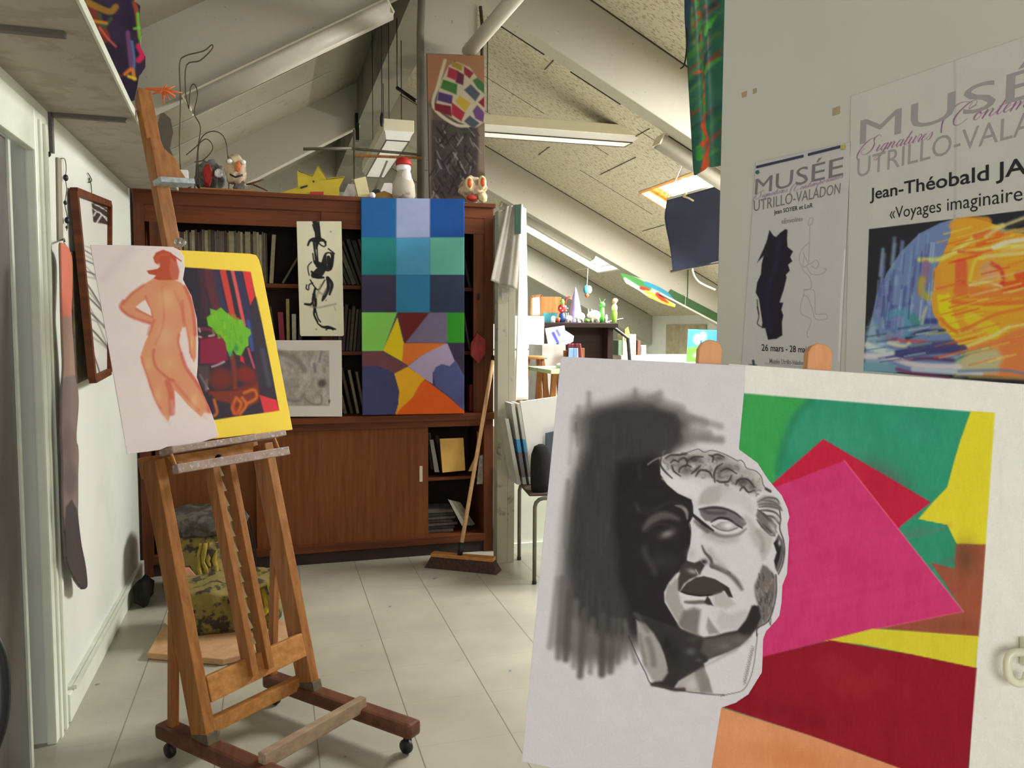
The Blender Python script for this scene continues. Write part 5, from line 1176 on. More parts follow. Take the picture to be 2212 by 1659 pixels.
for p, c in (([(660, 830), (898, 830), (805, 1080), (660, 1080)], (126, 192, 90)), ([(900, 860), (942, 1030), (935, 1152), (805, 1078)], (212, 186, 28)), ([(898, 830), (1110, 830), (950, 1028)], (100, 34, 36)), ([(1110, 830), (1226, 830), (1226, 1026), (955, 1026)], (112, 102, 128)), ([(1226, 830), (1345, 830), (1345, 1026), (1226, 1026)], (50, 142, 42)),
             ([(940, 1030), (1215, 1030), (1160, 1085), (1070, 1100), (970, 1175), (930, 1152)], (208, 110, 44)), ([(1226, 1026), (1345, 1026), (1345, 1260), (1290, 1180)], (58, 50, 72)), ([(1215, 1032), (1226, 1030), (1275, 1150), (1240, 1180), (1180, 1170), (1130, 1220), (1130, 1295), (1070, 1258), (968, 1180), (1060, 1108)], (166, 150, 182)),
             ([(660, 1080), (805, 1080), (968, 1180), (880, 1228), (800, 1190), (660, 1190)], (104, 64, 74)), ([(660, 1180), (760, 1175), (840, 1200), (890, 1260), (912, 1350), (905, 1430), (885, 1500), (660, 1500)], (62, 62, 102)),
             ([(880, 1228), (968, 1182), (1080, 1262), (1040, 1310), (1000, 1385), (930, 1450), (885, 1500), (905, 1430), (912, 1340)], (216, 160, 34)), ([(1080, 1265), (1140, 1310), (1240, 1385), (1345, 1480), (1345, 1510), (885, 1500), (930, 1445), (1000, 1385), (1040, 1310)], (212, 90, 28)),
             ([(1130, 1230), (1150, 1185), (1190, 1165), (1240, 1178), (1280, 1140), (1345, 1260), (1345, 1480), (1240, 1378), (1150, 1310)], (80, 84, 132))):
    B.poly(Zb(p), c, 0.9)
B.vary(2.5, (0.03, 0.03))
flat(B, 'geometric_painting', DY, 'tall painting of blue squares above a many-coloured patchwork, leaning on the cabinet', 'painting', 0, 0.02, edge=(30, 60, 90))
I = Canvas([(638, 476), (739, 476), (745, 727), (646, 727)], 90, 220, (192, 190, 166), 1.3, 19)
I.vary(2, (0.03, 0.03)); Zi = lambda p: zm(p, 590, 470, 3.856)
for p, w in (([(345, 30), (365, 80), (370, 180), (360, 260)], [7, 9, 7, 2]), ([(380, 30), (385, 90), (395, 170)], 2), ([(330, 60), (345, 110)], 2), ([(290, 230), (310, 190), (360, 185), (420, 190), (440, 230)], [3, 4, 8, 4, 2]), ([(370, 200), (400, 230), (430, 240), (440, 200)], 2), ([(340, 200), (350, 300), (370, 400)], [4, 3, 6]), ([(365, 200), (368, 300), (380, 420)], 2),
             ([(330, 300), (345, 380), (380, 400)], 2), ([(340, 480), (380, 460), (420, 400), (440, 300), (510, 300)], [9, 14, 10, 3, 2]), ([(350, 370), (400, 400), (470, 420), (500, 300)], [5, 9, 8, 4]), ([(460, 330), (470, 380), (480, 420)], [5, 8, 4]), ([(480, 300), (495, 360), (480, 400)], 2), ([(460, 260), (500, 290)], 2), ([(320, 370), (290, 410), (300, 480)], 1.8), ([(320, 450), (360, 490), (420, 500)], [3, 6, 3]),
             ([(310, 520), (340, 570), (380, 600), (430, 520)], 2), ([(460, 500), (490, 560), (470, 640)], [3, 5, 3]), ([(450, 500), (460, 580), (430, 650), (410, 690)], [4, 5, 6, 3]), ([(280, 560), (275, 590), (295, 600), (300, 560), (330, 545)], 2), ([(350, 590), (340, 640), (330, 700), (350, 790)], [3, 4, 3, 2]), ([(340, 640), (355, 720), (340, 800), (370, 870)], [5, 4, 3, 3]), ([(360, 680), (350, 740), (370, 830), (395, 870)], 2),
             ([(370, 880), (410, 910), (460, 915), (520, 930)], [2, 3, 5, 2]), ([(265, 720), (310, 725), (320, 710)], [3, 4, 2]), ([(440, 935), (470, 920), (500, 935)], 2)):
    I.line(Zi(p), [q * 1.45 for q in w] if hasattr(w, '__len__') else w * 1.4, (28, 26, 30), 1.0, .95)
for p, w in (([(310, 740), (380, 750), (450, 735), (520, 720)], 4), ([(380, 620), (420, 640), (440, 600)], 5), ([(400, 560), (360, 660)], 5), ([(510, 740), (520, 770)], 1.5)): I.line(Zi(p), w, (130, 122, 112), 2, .6)
for x, y in ((480, 118), (360, 930), (400, 900), (440, 690)): I.blob(*Zi([(x, y)])[0], 1.5, 1.5, (70, 66, 66), .8)
flat(I, 'ink_drawing', 4.87, 'narrow cream sheet with a black ink figure hanging over the cabinet shelves', 'drawing', 0, 0.003,
     cut=[(640.5, 478), (737.5, 478), (743, 724), (741, 726), (650, 726), (648, 722)], edge=(196, 192, 170))
G = Canvas([(585, 735), (738, 735), (739, 900), (592, 900)], 110, 120, (196, 190, 184), 1.2, 23)
G.poly([(590, 757), (711, 757), (712, 877), (596, 877)], (156, 150, 142), 1.2)
sl = G._bb(590, 711, 758, 876)
f = (G.field(sl, (0.12, 0.06)) + G.field(sl, (0.35, 0.2)) * .6 + G.field(sl, (0.7, 0.5)) * .5) / 2.1; G.c[sl] = G.c[sl] + ((f - 0.5) * 64)[..., None] * np.clip((711.5 - G.X[sl]) / 2, 0, 1)[..., None]
Zg = lambda p: zm(p, 590, 470, 3.856)
G.line(Zg([(40, 1120), (130, 1150), (210, 1200), (260, 1270)]), 12, (116, 108, 106), 5, .7); G.blob(*Zg([(408, 1380)])[0], 10, 9, (88, 82, 80), 1, 0, 2)
G.line(Zg([(400, 1120), (385, 1200)]), 4, (110, 102, 106), 3, .8); G.line(Zg([(345, 1220), (350, 1280)]), 6, (112, 106, 110), 3, .8); G.line(Zg([(260, 1500), (320, 1550), (400, 1550), (400, 1480)]), 3, (112, 100, 100), 2, .7)
G.line(Zg([(60, 1500), (200, 1530), (250, 1480)]), 7, (110, 104, 100), 4, .6); G.line(Zg([(40, 1330), (200, 1320), (440, 1310)]), 8, (170, 166, 164), 5, .6); G.blob(*Zg([(468, 1530)])[0], 1.6, 4, (50, 46, 50), 1)
G.blob(*Zg([(130, 1400)])[0], 16, 14, (134, 120, 128), .5); G.line(Zg([(100, 1200), (180, 1260), (200, 1310)]), 8, (128, 120, 116), 5, .5)
flat(G, 'grey_print', 4.862, 'grey textured etching with white margins, standing under the ink drawing', 'print', 0, 0.004)

# ================================================================== left wall: hangings and high shelf
LN = (1, 0, 0)
sh_ = empty('loft_shelf', (-0.6, 3.2, 2.2), 'grey board shelf fixed high along the left wall above the door', 'shelf')
MB().poly3([(-0.749, 1.2, 2.222), (-0.40, 1.2, 2.222), (-0.425, 2.1, 2.222), (-0.468, 3.1, 2.222), (-0.50, 4.86, 2.222), (-0.749, 4.86, 2.222)], (0, 0, 1), 0.022).build('board', 'shelf', sh_)
MB().bar((-0.396, 1.2, 2.212), (-0.421, 2.1, 2.212), .007, .028).bar((-0.421, 2.1, 2.212), (-0.464, 3.1, 2.212), .007, .028).bar((-0.464, 3.1, 2.212), (-0.496, 4.86, 2.212), .007, .028).build('edging', 'door_edge', sh_)
M['bracket_grey'] = plain('bracket_grey_paint', (92, 84, 80), .6)
for y in (2.35, 3.24):
    MB().bb((-0.74, y - 0.012, 2.186), (-0.50, y + 0.012, 2.1995)).bb((-0.749, y - 0.012, 2.06), (-0.738, y + 0.012, 2.1995)).build('bracket', 'bracket_grey', sh_)
# wavy strip standing off the wall
Q = Canvas([(118, 518), (202, 518), (202, 1284), (118, 1284)], 40, 260, (206, 120, 98), 1.15, 31)
outl = zm([(35, 262), (50, 255), (75, 270), (100, 320), (110, 400), (108, 560), (103, 720), (112, 850), (122, 1000), (128, 1110), (145, 1200), (148, 1300), (135, 1470), (140, 1550)], 120, 440, 2.963) + zm([(368, 130), (372, 180), (370, 280), (370, 390), (370, 470), (385, 600), (405, 700), (414, 790), (405, 812), (385, 810), (350, 760), (315, 680), (310, 560), (300, 420), (300, 230), (292, 60)], 0, 900, 2.186) + zm([(42, 1400), (45, 1200), (55, 1050), (50, 900), (45, 740), (42, 600), (38, 400)], 120, 440, 2.963)
outl = smoothpts(outl, 3, True)
Q.poly([(100, 686), (220, 680), (220, 1300), (100, 1300)], (158, 130, 120), 5); Q.poly([(100, 835), (140, 815), (160, 810), (220, 830), (220, 1300), (100, 1300)], (128, 112, 110), 2)
Q.blob(150, 960, 14, 50, (112, 98, 94), .9, 0, 3); Q.blob(152, 1035, 14, 42, (98, 90, 88), .9, 0, 3); Q.poly([(142, 1095), (155, 1078), (166, 1100), (180, 1180), (196, 1300), (150, 1300), (138, 1160)], (72, 66, 68), 2)
st = Q.build('wavy_strip', on_plane((-0.70, 0, 0), LN), 'paint_satin', LN, 0.008, cut=outl, edge=(120, 110, 110))
tag(st, 'long wavy painted strip hanging on the left wall, salmon above and grey below', 'wall hanging')
MB().tube([hX(140, 530, -0.704), hX(139, 522, -0.704), hX(138, 516, -0.749)], 0.004, 8).build('nail', 'steel', st, True)
b = MB(); P = [hX(x, y, -0.742) for x, y in ((131, 342), (140, 344), (143, 365), (141, 385), (144, 410), (140, 440), (144, 462), (146, 480), (144, 498))]
b.tube(smoothpts(P, 4), 0.0015, 5)
bs = empty('bead_string', hX(144, 498, -0.742), 'black string with dark beads hanging beside the wooden slat on the left wall', 'ornament')
b.build('string', 'black', bs)
for x, y, r in ((142, 384, 0.013), (141, 438, 0.009), (145, 476, 0.013), (144, 491, 0.006)): MB().ball(hX(x, y, -0.737), r, 2, (.7, 1, 1)).build('bead', 'black', bs, True)
tag(MB().poly3([hX(125, 340, -0.742), hX(133, 343, -0.742), hX(137, 520, -0.742), hX(128, 520, -0.742)], LN, 0.006).build('wall_batten', plain('pale_grey_slat', (150, 140, 122), 0.8)), 'narrow pale grey batten hanging on the left wall above the wavy strip', 'batten')
b = MB(); P = [hX(x, y, -0.744) for x, y in ((190, 374), (194, 380), (198, 390), (192, 394), (193, 384), (197, 402), (198, 418))]
tag(b.tube(smoothpts(P, 4), 0.002, 5).build('picture_hook', 'wire'), 'thin twisted wire hook above the brown-framed picture on the left wall', 'hook')
tag(MB().lathe([(0.008, 0), (0.01, .004), (0.003, .009)], hX(104, 333, -0.75), 10, Matrix.Rotation(R(90), 3, 'Y')).build('wall_screw', 'dark_metal', None, True), 'dark screw head in the left wall under the shelf bracket', 'screw')
# brown frame hung turned away from the wall, with a grey board behind it
FA, FB_, FC, FD = hX(160, 413, -0.728), hX(235, 441, -0.742), hX(234, 803, -0.735), hX(200, 820, -0.69)
fn = (FB_ - FA).cross(FD - FA).normalized(); fn = fn if fn.x > 0 else -fn
pf = empty('framed_picture', FD, 'brown-framed black and white picture leaning out from the left wall beside the easel', 'picture')
def mixp(a, b, t): return a + (b - a) * t
for p, q, s_ in ((FA, FB_, 1), (FD, FC, 1), (FA, FD, 0), (FB_, FC, 0)): MB().bar(p, q, 0.028, 0.03, fn, 0.002).build('frame_rail', 'cab', pf)
def quadplane(a, b_, c, d_, off):
    a, b_, c, d_ = [np.array(k) for k in (a, b_, c, d_)]; n_ = np.array(fn) * off
    return lambda X, Y, u, v: ((a * (1 - np.asarray(u)[..., None]) + b_ * np.asarray(u)[..., None]) * (1 - np.asarray(v)[..., None]) + (d_ * (1 - np.asarray(u)[..., None]) + c * np.asarray(u)[..., None]) * np.asarray(v)[..., None]) + n_
K = Canvas([(160, 413), (235, 441), (234, 803), (200, 820)], 50, 160, (206, 206, 200), 1.15, 33)
K.poly([(199, 440), (234, 452), (250, 525), (205, 522)], (60, 54, 50), 1.2)
for p in ([(200, 448), (232, 470)], [(200, 470), (240, 505)], [(205, 500), (215, 480), (240, 520)], [(212, 522), (222, 490)], [(210, 455), (236, 460)]): K.line(p, 3, (206, 204, 196), 1.2)
for i in range(16):
    y = 600 + i * 12; K.line([(190 + i * 0.6, y), (236, y + K.rng.uniform(0, 60))], 3, (70, 66, 62) if i % 2 else (150, 146, 138), 1.5, .8)
K.build('picture', quadplane(FA, FB_, FC, FD, -0.004), 'paint_satin', fn, 0.004, parent=pf)
tag(MB().poly3([hX(156, 543, -0.741), hX(186, 540, -0.741), hX(203, 812, -0.741), hX(166, 830, -0.741)], LN, 0.007).build('grey_board', plain('streaky_grey_board', (120, 110, 92), 0.7, 1.0, var=0.4, scale=14)), 'streaky grey board on the left wall partly behind the brown-framed picture', 'board')

# on the high shelf: painted cut-out
T = Canvas([(60, -70), (330, -70), (330, 300), (60, 300)], 110, 150, (44, 34, 58), 1.35, 35)
T.vary(5, (0.04, 0.05))
for p, w, c in (([(170, 0), (200, 30), (225, 80)], 26, (120, 50, 40)), ([(190, 5), (235, 25), (250, 15)], 14, (150, 110, 40)), ([(215, 30), (222, 60), (240, 40)], 8, (60, 80, 50)), ([(200, 45), (230, 50)], 7, (190, 130, 40)), ([(215, 60), (235, 85), (250, 100)], 5, (200, 90, 70)), ([(290, 5), (296, 30), (302, 80)], 10, (150, 70, 40)), ([(298, 30), (300, 60), (305, 95)], 7, (100, 190, 60)), ([(290, 62), (302, 60)], 5, (110, 200, 60)),
                ([(276, 70), (280, 110), (284, 150)], 9, (120, 70, 120)), ([(285, 90), (290, 130), (288, 160)], 6, (90, 120, 170)), ([(300, 100), (308, 118), (300, 130)], 13, (214, 40, 90)), ([(270, 160), (285, 150), (290, 170)], 8, (230, 120, 40)), ([(278, 165), (292, 170)], 7, (236, 200, 50)), ([(240, 150), (262, 165)], 4, (140, 50, 50)), ([(150, 20), (180, 60), (210, 120)], 10, (120, 40, 60)), ([(250, -20), (300, -10)], 10, (90, 90, 60))):
    T.line(p, w, c, 2.5, .9)
tp = T.build('painted_cutout', on_plane((0, 3.1, 0), (0, -1, 0)), 'paint_satin', (0, -1, 0), 0.006, edge=(60, 50, 60),
    cut=[(70, -60), (296, -60), (290, 2), (303, 12), (301, 40), (306, 75), (303, 100), (314, 122), (314, 145), (300, 165), (296, 190), (290, 218), (110, 205)])
tag(tp, 'dark violet cut-out painting with bright splashes, standing on the high left shelf', 'painting')
b = MB(); 
for i in range(9):
    a = R(-60 + i * 30); p0 = hY(352, 195, 3.42); ln = 0.03 + 0.02 * ((i * 7) % 3)
    b.tube([p0, p0 + Vector((math.cos(a) * ln, 0.01 * (i % 3 - 1), -math.sin(a) * ln * 0.8))], [0.007, 0.0015], 6)
b.tube([hY(300, 225, 3.42), hY(316, 192, 3.42), hY(352, 194, 3.42), hY(378, 208, 3.42)], [0.006, 0.006, 0.008, 0.004], 7)
b.tube([hY(300, 225, 3.42), (-0.53, 3.42, 2.228)], 0.006, 7)
tag(b.build('paper_flame', plain('orange_paper', (214, 110, 60), 0.8, 1.2), None, True), 'orange twig-like paper flame sticking out past the easel mast from the high shelf', 'ornament')
tag(MB().ball((-0.53, 3.6, 2.256), 0.032, 3, (1, 1, 1), None, .3, 3, 4).build('clay_lump', 'black', None, True), 'small black lump on the high shelf behind the easel mast', 'ornament')

# ================================================================== on top of the cabinet
ZT = 2.222
def top(x, y, Y_=5.02): return hY(x, y, Y_)
def base_z(x, Y_=5.02): return Vector((hY(x, 400, Y_).x, Y_, ZT))
b = MB(); 
P = [base_z(393)] + [top(*q) for q in ((388, 320), (390, 215), (388, 140), (400, 121), (440, 110), (457, 97), (458, 106), (432, 131), (403, 141), (401, 200), (408, 235))]
b.tube(smoothpts(P, 4), 0.0035, 6)
P = [top(*q) for q in ((408, 235), (412, 190), (421, 183), (427, 205), (420, 245), (433, 275), (427, 325))] + [base_z(420)]
b.tube(smoothpts(P, 4), 0.0035, 6)
P = [base_z(432)] + [top(*q) for q in ((428, 330), (440, 292), (470, 285), (490, 315))] + [base_z(494)]
b.tube(smoothpts(P, 4), 0.003, 6)
P = [top(*q) for q in ((402, 335), (420, 320), (445, 300), (460, 320), (440, 345), (420, 350))]; b.tube(smoothpts(P, 4), 0.003, 6)
tag(b.build('wire_figure', 'wire', None, True), 'tall bent wire figure standing on the cabinet right of the easel mast', 'sculpture')
P = [top(*q) for q in ((345, 246), (354, 243), (368, 256), (374, 285), (367, 320), (374, 338), (380, 360), (383, 396), (330, 396), (335, 300))]
P = [Vector((p.x, p.y, max(p.z, ZT + .001))) for p in P]
tag(MB().poly3(P, (0, -1, 0), 0.03).build('silhouette_board', plain('brown_grey_board', (86, 78, 66), 0.8)), 'dark brown cut-out profile standing on the cabinet behind the easel mast', 'sculpture')
p = base_z(393, 4.98); q = Vector((p.x, 4.99, 0))
tag(MB().bb((p.x - 0.035, 4.95, ZT + .001), (p.x + 0.045, 5.03, ZT + 0.04)).build('black_box', 'black'), 'small black box on the cabinet under the little white box', 'box')
tag(MB().bb((p.x - 0.04, 4.95, ZT + .042), (p.x + 0.035, 5.02, ZT + 0.11)).build('white_box', 'paper'), 'little white box on top of the small black box on the cabinet', 'box')
def mach(name, c, r, sc, mat, label, lump=.35, seed=1, par=None):
    o = MB().ball(c + Vector((0, 0, .012)), r, 4, sc, None, lump, 2.4, seed).build(name, mat, par, True)
    if label: tag(o, label, 'sculpture')
    return o
M['mache_pale'] = mottled('pale_papier_mache', (196, 190, 172), (120, 110, 96), sscale=14, thr=.58); M['mache_grey'] = mottled('grey_papier_mache', (120, 118, 110), (60, 58, 54), sscale=14, thr=.5); M['mache_cream'] = mottled('cream_papier_mache', (200, 180, 150), (130, 90, 60), sscale=16, thr=.55)
h1 = empty('mache_head', base_z(452), 'grey papier-mâché head with a red open mouth, on the cabinet', 'sculpture')
mach('head', Vector((base_z(450).x, 5.14, ZT + 0.1)), 0.08, (.95, .8, 1.15), 'mache_grey', None, .5, 2, h1)
cx1 = hY(446, 368, 4.98).x
mach('mouth', Vector((cx1, 5.07, ZT + 0.095)), 0.055, (.45, .3, 1.15), 'red', None, .2, 5, h1)
mach('eye', Vector((cx1 + 0.06, 5.07, ZT + 0.11)), 0.022, (1, .8, 1.2), 'white', None, .2, 6, h1)
h2 = empty('mache_head', base_z(505), 'cream papier-mâché head with a black grin, on the cabinet', 'sculpture')
cx2 = hY(509, 358, 5.02).x
mach('head', Vector((cx2, 5.03, ZT + 0.125)), 0.075, (.8, .8, 1.2), 'mache_cream', None, .3, 9, h2)
mach('neck', Vector((cx2 + .02, 5.03, ZT + 0.028)), 0.035, (1, .8, .8), 'mache_grey', None, .3, 3, h2)
mach('nose', Vector((cx2 + 0.015, 4.955, ZT + 0.135)), 0.022, (.8, .8, 1.4), plain('orange_paint', (196, 110, 60), .8), None, .2, 6, h2)
MB().tube([Vector((cx2 - 0.03, 4.955, ZT + .1)), Vector((cx2, 4.948, ZT + .085)), Vector((cx2 + .04, 4.955, ZT + .1))], .006, 6).build('mouth', 'black', h2, True)
for dx in (-.03, .045): MB().ball((cx2 + dx, 4.962, ZT + .175), .015, 2).build('eye', 'white', h2, True)
tag(MB().bar((base_z(435).x, 4.925, ZT + .006), (base_z(560).x, 4.93, ZT + .006), .03, .01, (0, 1, 0)).build('wooden_strip', 'oak_y'), 'thin pale wooden strip lying along the cabinet top edge under the two heads', 'strip')
b = MB()
for a_, c_ in (((535, 402), (570, 388)), ((545, 400), (578, 412)), ((532, 396), (550, 398))): b.tube([hY(a_[0], 398, 5.0) * 1, hY(c_[0], c_[1], 4.98)], .005, 6)
for v in b.bm.verts: v.co.z = max(v.co.z, ZT + 0.002)
tag(b.build('stick_bundle', 'oak_red', None, True), 'few thin sticks lying on the cabinet right of the cream head', 'sticks')
P = [(642, 369), (675, 379), (687, 357), (706, 385), (745, 381), (733, 405), (733, 423), (591, 424), (620, 412), (644, 404)]
stt = empty('yellow_star', base_z(680), 'yellow cardboard sun with pointed rays standing on the cabinet', 'sculpture')
PP = [hY(x, y, 4.99) for x, y in P]; zmin = min(p.z for p in PP); PP = [p + Vector((0, 0, ZT + .001 - zmin)) if p.z < zmin + .02 else p for p in PP]
MB().poly3(PP, (0, -1, 0), .008).build('card', 'yellow', stt)
MB().poly3([hY(x, y, 4.982) for x, y in ((648, 404), (665, 399), (664, 403), (650, 408))], (0, -1, 0), .003).build('eye', 'black', stt)
MB().poly3([hY(x, y, 4.982) for x, y in ((670, 414), (699, 414), (699, 422), (670, 421))], (0, -1, 0), .003).build('mouth', 'red', stt)
MB().lathe([(.004, 0), (.006, .001)], hY(677, 392, 4.981), 10, Matrix.Rotation(R(90), 3, 'X')).build('pupil', 'black', stt)
MB().tube([hY(645, 370, 4.982), hY(675, 381, 4.982), hY(687, 359, 4.982), hY(706, 387, 4.982), hY(743, 383, 4.982)], .0016, 5).build('outline', 'black', stt)
def pc(P, Y_, t, name, mat, label, cat):
    V_ = [hY(x, y, Y_) for x, y in P]; m_ = min(v.z for v in V_)
    d_ = ZT + .001 - m_
    V_ = [Vector((v.x, v.y, max(v.z + d_, ZT + .001))) for v in V_]
    return tag(MB().poly3(V_, (0, -1, 0), t).build(name, mat), label, cat)
pc([(735, 415), (752, 380), (765, 381), (775, 392), (770, 400), (762, 416)], 5.06, .004, 'paper_shape', 'paper', 'white folded paper shape standing right of the yellow sun', 'paper')
pc([(765, 382), (790, 376), (800, 420), (775, 424)], 4.97, .05, 'cream_box', 'cream', 'cream box standing slightly tilted between the paper shape and the blue painting', 'box')
pc([(800, 396), (806, 386), (818, 385), (826, 396), (822, 414), (802, 414)], 5.1, .06, 'black_cup', 'black', 'black cup-shaped piece behind the cream box on the cabinet', 'cup')
pc([(806, 424), (812, 408), (830, 402), (848, 410), (852, 424)], 5.03, .08, 'ochre_dome', plain('ochre_dome_mat', (160, 120, 60), .7, 1.2), 'ochre rounded lump on the cabinet behind the blue painting top', 'sculpture')
tag(MB().ball(Vector((hY(804, 418, 4.95).x, 4.95, ZT + .021)), .02, 3).build('white_ball', 'paper', None, True), 'small white ball beside the cream box on the cabinet', 'ball')
pc([(822, 396), (830, 378), (846, 378), (852, 392), (846, 404), (832, 404), (830, 424), (826, 424)], 5.15, .01, 'paper_hexagon', 'paper', 'white paper hexagon on a stem behind the ochre lump', 'paper')
b = MB().bar(Vector((hY(800, 392, 5.2).x, 5.2, ZT + .03)), hY(836, 348, 5.2), .03, .012, (0, 1, 0)).bar(Vector((hY(797, 392, 5.2).x, 5.2, ZT)), Vector((hY(801, 392, 5.2).x, 5.2, ZT + .05)), .03, .03)
tag(b.build('grey_lath', 'beam_dirty'), 'short grey lath propped up slanting on the cabinet', 'lath')
sx = hY(872, 390, 5.0).x
sn = empty('capped_figure', (sx, 5.0, ZT), 'cream bottle-shaped figure with a red cap on the cabinet left of the pillar', 'sculpture')
MB().lathe([(.055, 0), (.075, .03), (.07, .1), (.045, .16), (.04, .19), (.03, .2)], (sx, 5.0, ZT + .004), 20).jitter(.004, 30).build('body', 'mache_pale', sn, True)
MB().ball((sx, 5.0, ZT + .205), .045, 3, (1, 1, .9)).build('head', 'white', sn, True)
MB().lathe([(.048, 0), (.05, .012), (.045, .03), (.03, .045), (.008, .052)], (sx, 5.0, ZT + .222), 18).build('cap', 'red', sn, True)
MB().ball((sx + .01, 4.955, ZT + .15), .03, 3, (1, .6, 1.5)).build('beard', 'white', sn, True)
# rod laid from the pillar to a thin upright
b = MB().tube([hY(655, 322, 5.36), hY(760, 320, 5.36)], .010, 8).tube([hY(760, 321, 5.36), hY(905, 334, 5.36)], .009, 8)
tag(b.tube([Vector((hY(765, 300, 5.36).x, 5.36, 1.0)), hY(765, 280, 5.36)], .008, 8).build('white_rod', 'tube_metal', None, True), 'pale grey rod laid level behind the cabinet, running to the pillar', 'rod')
tag(MB().tube([hY(768, 336, 5.32), hY(905, 341, 5.32)], .009, 8).bar(hY(905, 341, 5.32), hY(909, 341, 5.40), .02, .02).build('orange_rod', 'oak', None), 'shorter orange-brown rod just under the pale rod, left of the pillar', 'rod')

# tall collage leaning on the pillar
L = Canvas([(922, 115), (1046, 120), (1048, 434), (928, 438)], 90, 210, (90, 76, 66), 0.72, 41)
Zc = lambda p: zm(p, 900, 100, 4.88)
L.poly(Zc([(90, 60), (720, 90), (720, 500), (600, 300), (400, 150), (230, 380), (130, 600), (90, 640)]), (150, 106, 76), 4)
L.poly(Zc([(650, 850), (730, 800), (730, 1350), (640, 1300)]), (130, 112, 96), 5); L.poly(Zc([(90, 600), (160, 650), (150, 1600), (90, 1600)]), (120, 108, 92), 5)
L.poly(Zc([(160, 780), (620, 800), (650, 1000), (630, 1560), (300, 1600), (160, 1540)]), (66, 58, 56), 5)
for i in range(150):
    x, y = L.rng.uniform(160, 620), L.rng.uniform(800, 1560); a = L.rng.uniform(-1, 1); g = L.rng.choice([40, 54, 100, 140, 74, 36, 60, 44])
    L.line(Zc([(x, y), (x + 50 * a, y + 60), (x + 90 * a, y + 70 + 40 * abs(a))]), L.rng.uniform(2, 4.5), (g, g - 8, g - 6), 1.4, .8)
L.line(Zc([(300, 150), (230, 400), (180, 640), (420, 830), (640, 820)]), 7, (186, 176, 150), 2)
L.poly(Zc([(340, 200), (420, 160), (560, 220), (720, 440), (720, 800), (620, 860), (440, 800), (200, 640), (240, 400)]), (176, 166, 140), 2)
for p, c in (([(340, 220), (440, 260), (410, 360), (320, 320)], (150, 44, 60)), ([(430, 260), (500, 300), (490, 410), (410, 380)], (92, 34, 60)), ([(500, 210), (600, 280), (560, 340), (500, 290)], (130, 44, 50)), ([(370, 150), (490, 200), (470, 260), (370, 210)], (150, 124, 50)),
             ([(280, 350), (430, 400), (420, 510), (250, 440)], (60, 104, 50)), ([(230, 480), (380, 520), (370, 610), (220, 570)], (70, 50, 90)), ([(190, 600), (360, 630), (370, 740), (190, 670)], (110, 28, 40)), ([(370, 590), (510, 700), (470, 790), (370, 720)], (150, 40, 56)), ([(450, 520), (570, 600), (510, 690), (410, 580)], (176, 148, 50)),
             ([(590, 360), (640, 330), (715, 400), (715, 500), (640, 440)], (60, 100, 60)), ([(500, 460), (570, 400), (670, 500), (620, 580)], (70, 78, 90)), ([(650, 590), (715, 530), (715, 650)], (120, 30, 44)), ([(590, 680), (640, 620), (715, 700), (700, 800), (620, 760)], (96, 66, 106)), ([(500, 790), (560, 730), (660, 810), (600, 870)], (70, 78, 86))):
    L.poly(Zc(p), c, 2)
L.line(Zc([(360, 870), (480, 900), (570, 880)]), 6, (60, 78, 40), 3, .8)
flat(L, 'mosaic_collage', 5.24, 'tall collage of coloured lozenges over a dark tangle, standing against the pillar', 'painting', 0, 0.02, edge=(120, 100, 84))
# cream monster head with orange eyes
mx = hY(1022, 405, 4.98).x
mh = empty('monster_head', (mx, 4.98, ZT), 'cream head with two orange eye holes and red mouth, on the cabinet', 'sculpture')
MB().ball((mx, 5.0, ZT + .10), .08, 4, (1.0, .8, .95), None, .35, 2.2, 12).build('head', 'mache_cream', mh, True)
for dx, z_ in ((-.035, .125), (.05, .135)):
    e = MB().ball((mx + dx, 4.945, ZT + z_), .036, 3, (.75, .7, 1.25)).build('eye_socket', 'cream', mh, True)
    MB().ball((mx + dx, 4.925, ZT + z_), .02, 3, (.8, .6, 1.5)).build('eye', plain('orange_eye', (200, 84, 30), .4, 1.2), e, True)
MB().ball((mx - .02, 4.93, ZT + .035), .03, 3, (1.2, .5, .6)).build('mouth', 'red', mh, True)
MB().ball((mx + .05, 4.93, ZT + .042), .032, 3, (.9, .7, 1.1), None, .3, 3, 3).build('snout', 'cream', mh, True)

# ================================================================== lamps, pipes, cables
def fixture(x0, x1, y, name, label, r=.08, dz=-.56, endm='tube_white'):
    o = empty(name, (x0, y, zr(x0) + dz), label, 'lamp')
    b = MB(); p, q = Vector((x0, y, zr(x0) + dz)), Vector((x1, y, zr(x1) + dz)); dd = (q - p).normalized(); n = Vector((0, 1, 0)).cross(dd)
    if n.z < 0: n = -n
    prof = [(-1, .5), (-1, .1), (-.85, -.4), (-.5, -.8), (0, -.95), (.5, -.8), (.85, -.4), (1, .1), (1, .5)]
    A = [b.bm.verts.new(p + Vector((0, 1, 0)) * (a * r) + n * (c * r)) for a, c in prof]; B_ = [b.bm.verts.new(q + Vector((0, 1, 0)) * (a * r) + n * (c * r)) for a, c in prof]
    for i in range(len(prof)): j = (i + 1) % len(prof); b.bm.faces.new((A[i], A[j], B_[j], B_[i]))
    b.bm.faces.new(A[::-1]); b.bm.faces.new(B_)
    b.build('diffuser', endm, o, True)
    MB().bar(p + n * r * .62, q + n * r * .62, .1, .02, (0, 1, 0)).build('housing', 'lamp_body', o)
    for e, s_ in ((p, -1), (q, 1)): MB().bar(e, e + dd * .012 * s_, r * 1.9, r * 1.3, (0, 1, 0), .004).build('end_cap', 'lamp_body', o)
    return o
fixture(-0.48, 0.76, 5.42, 'tube_light', 'long unlit tube light under the nearest left rafter', .075, -.57)
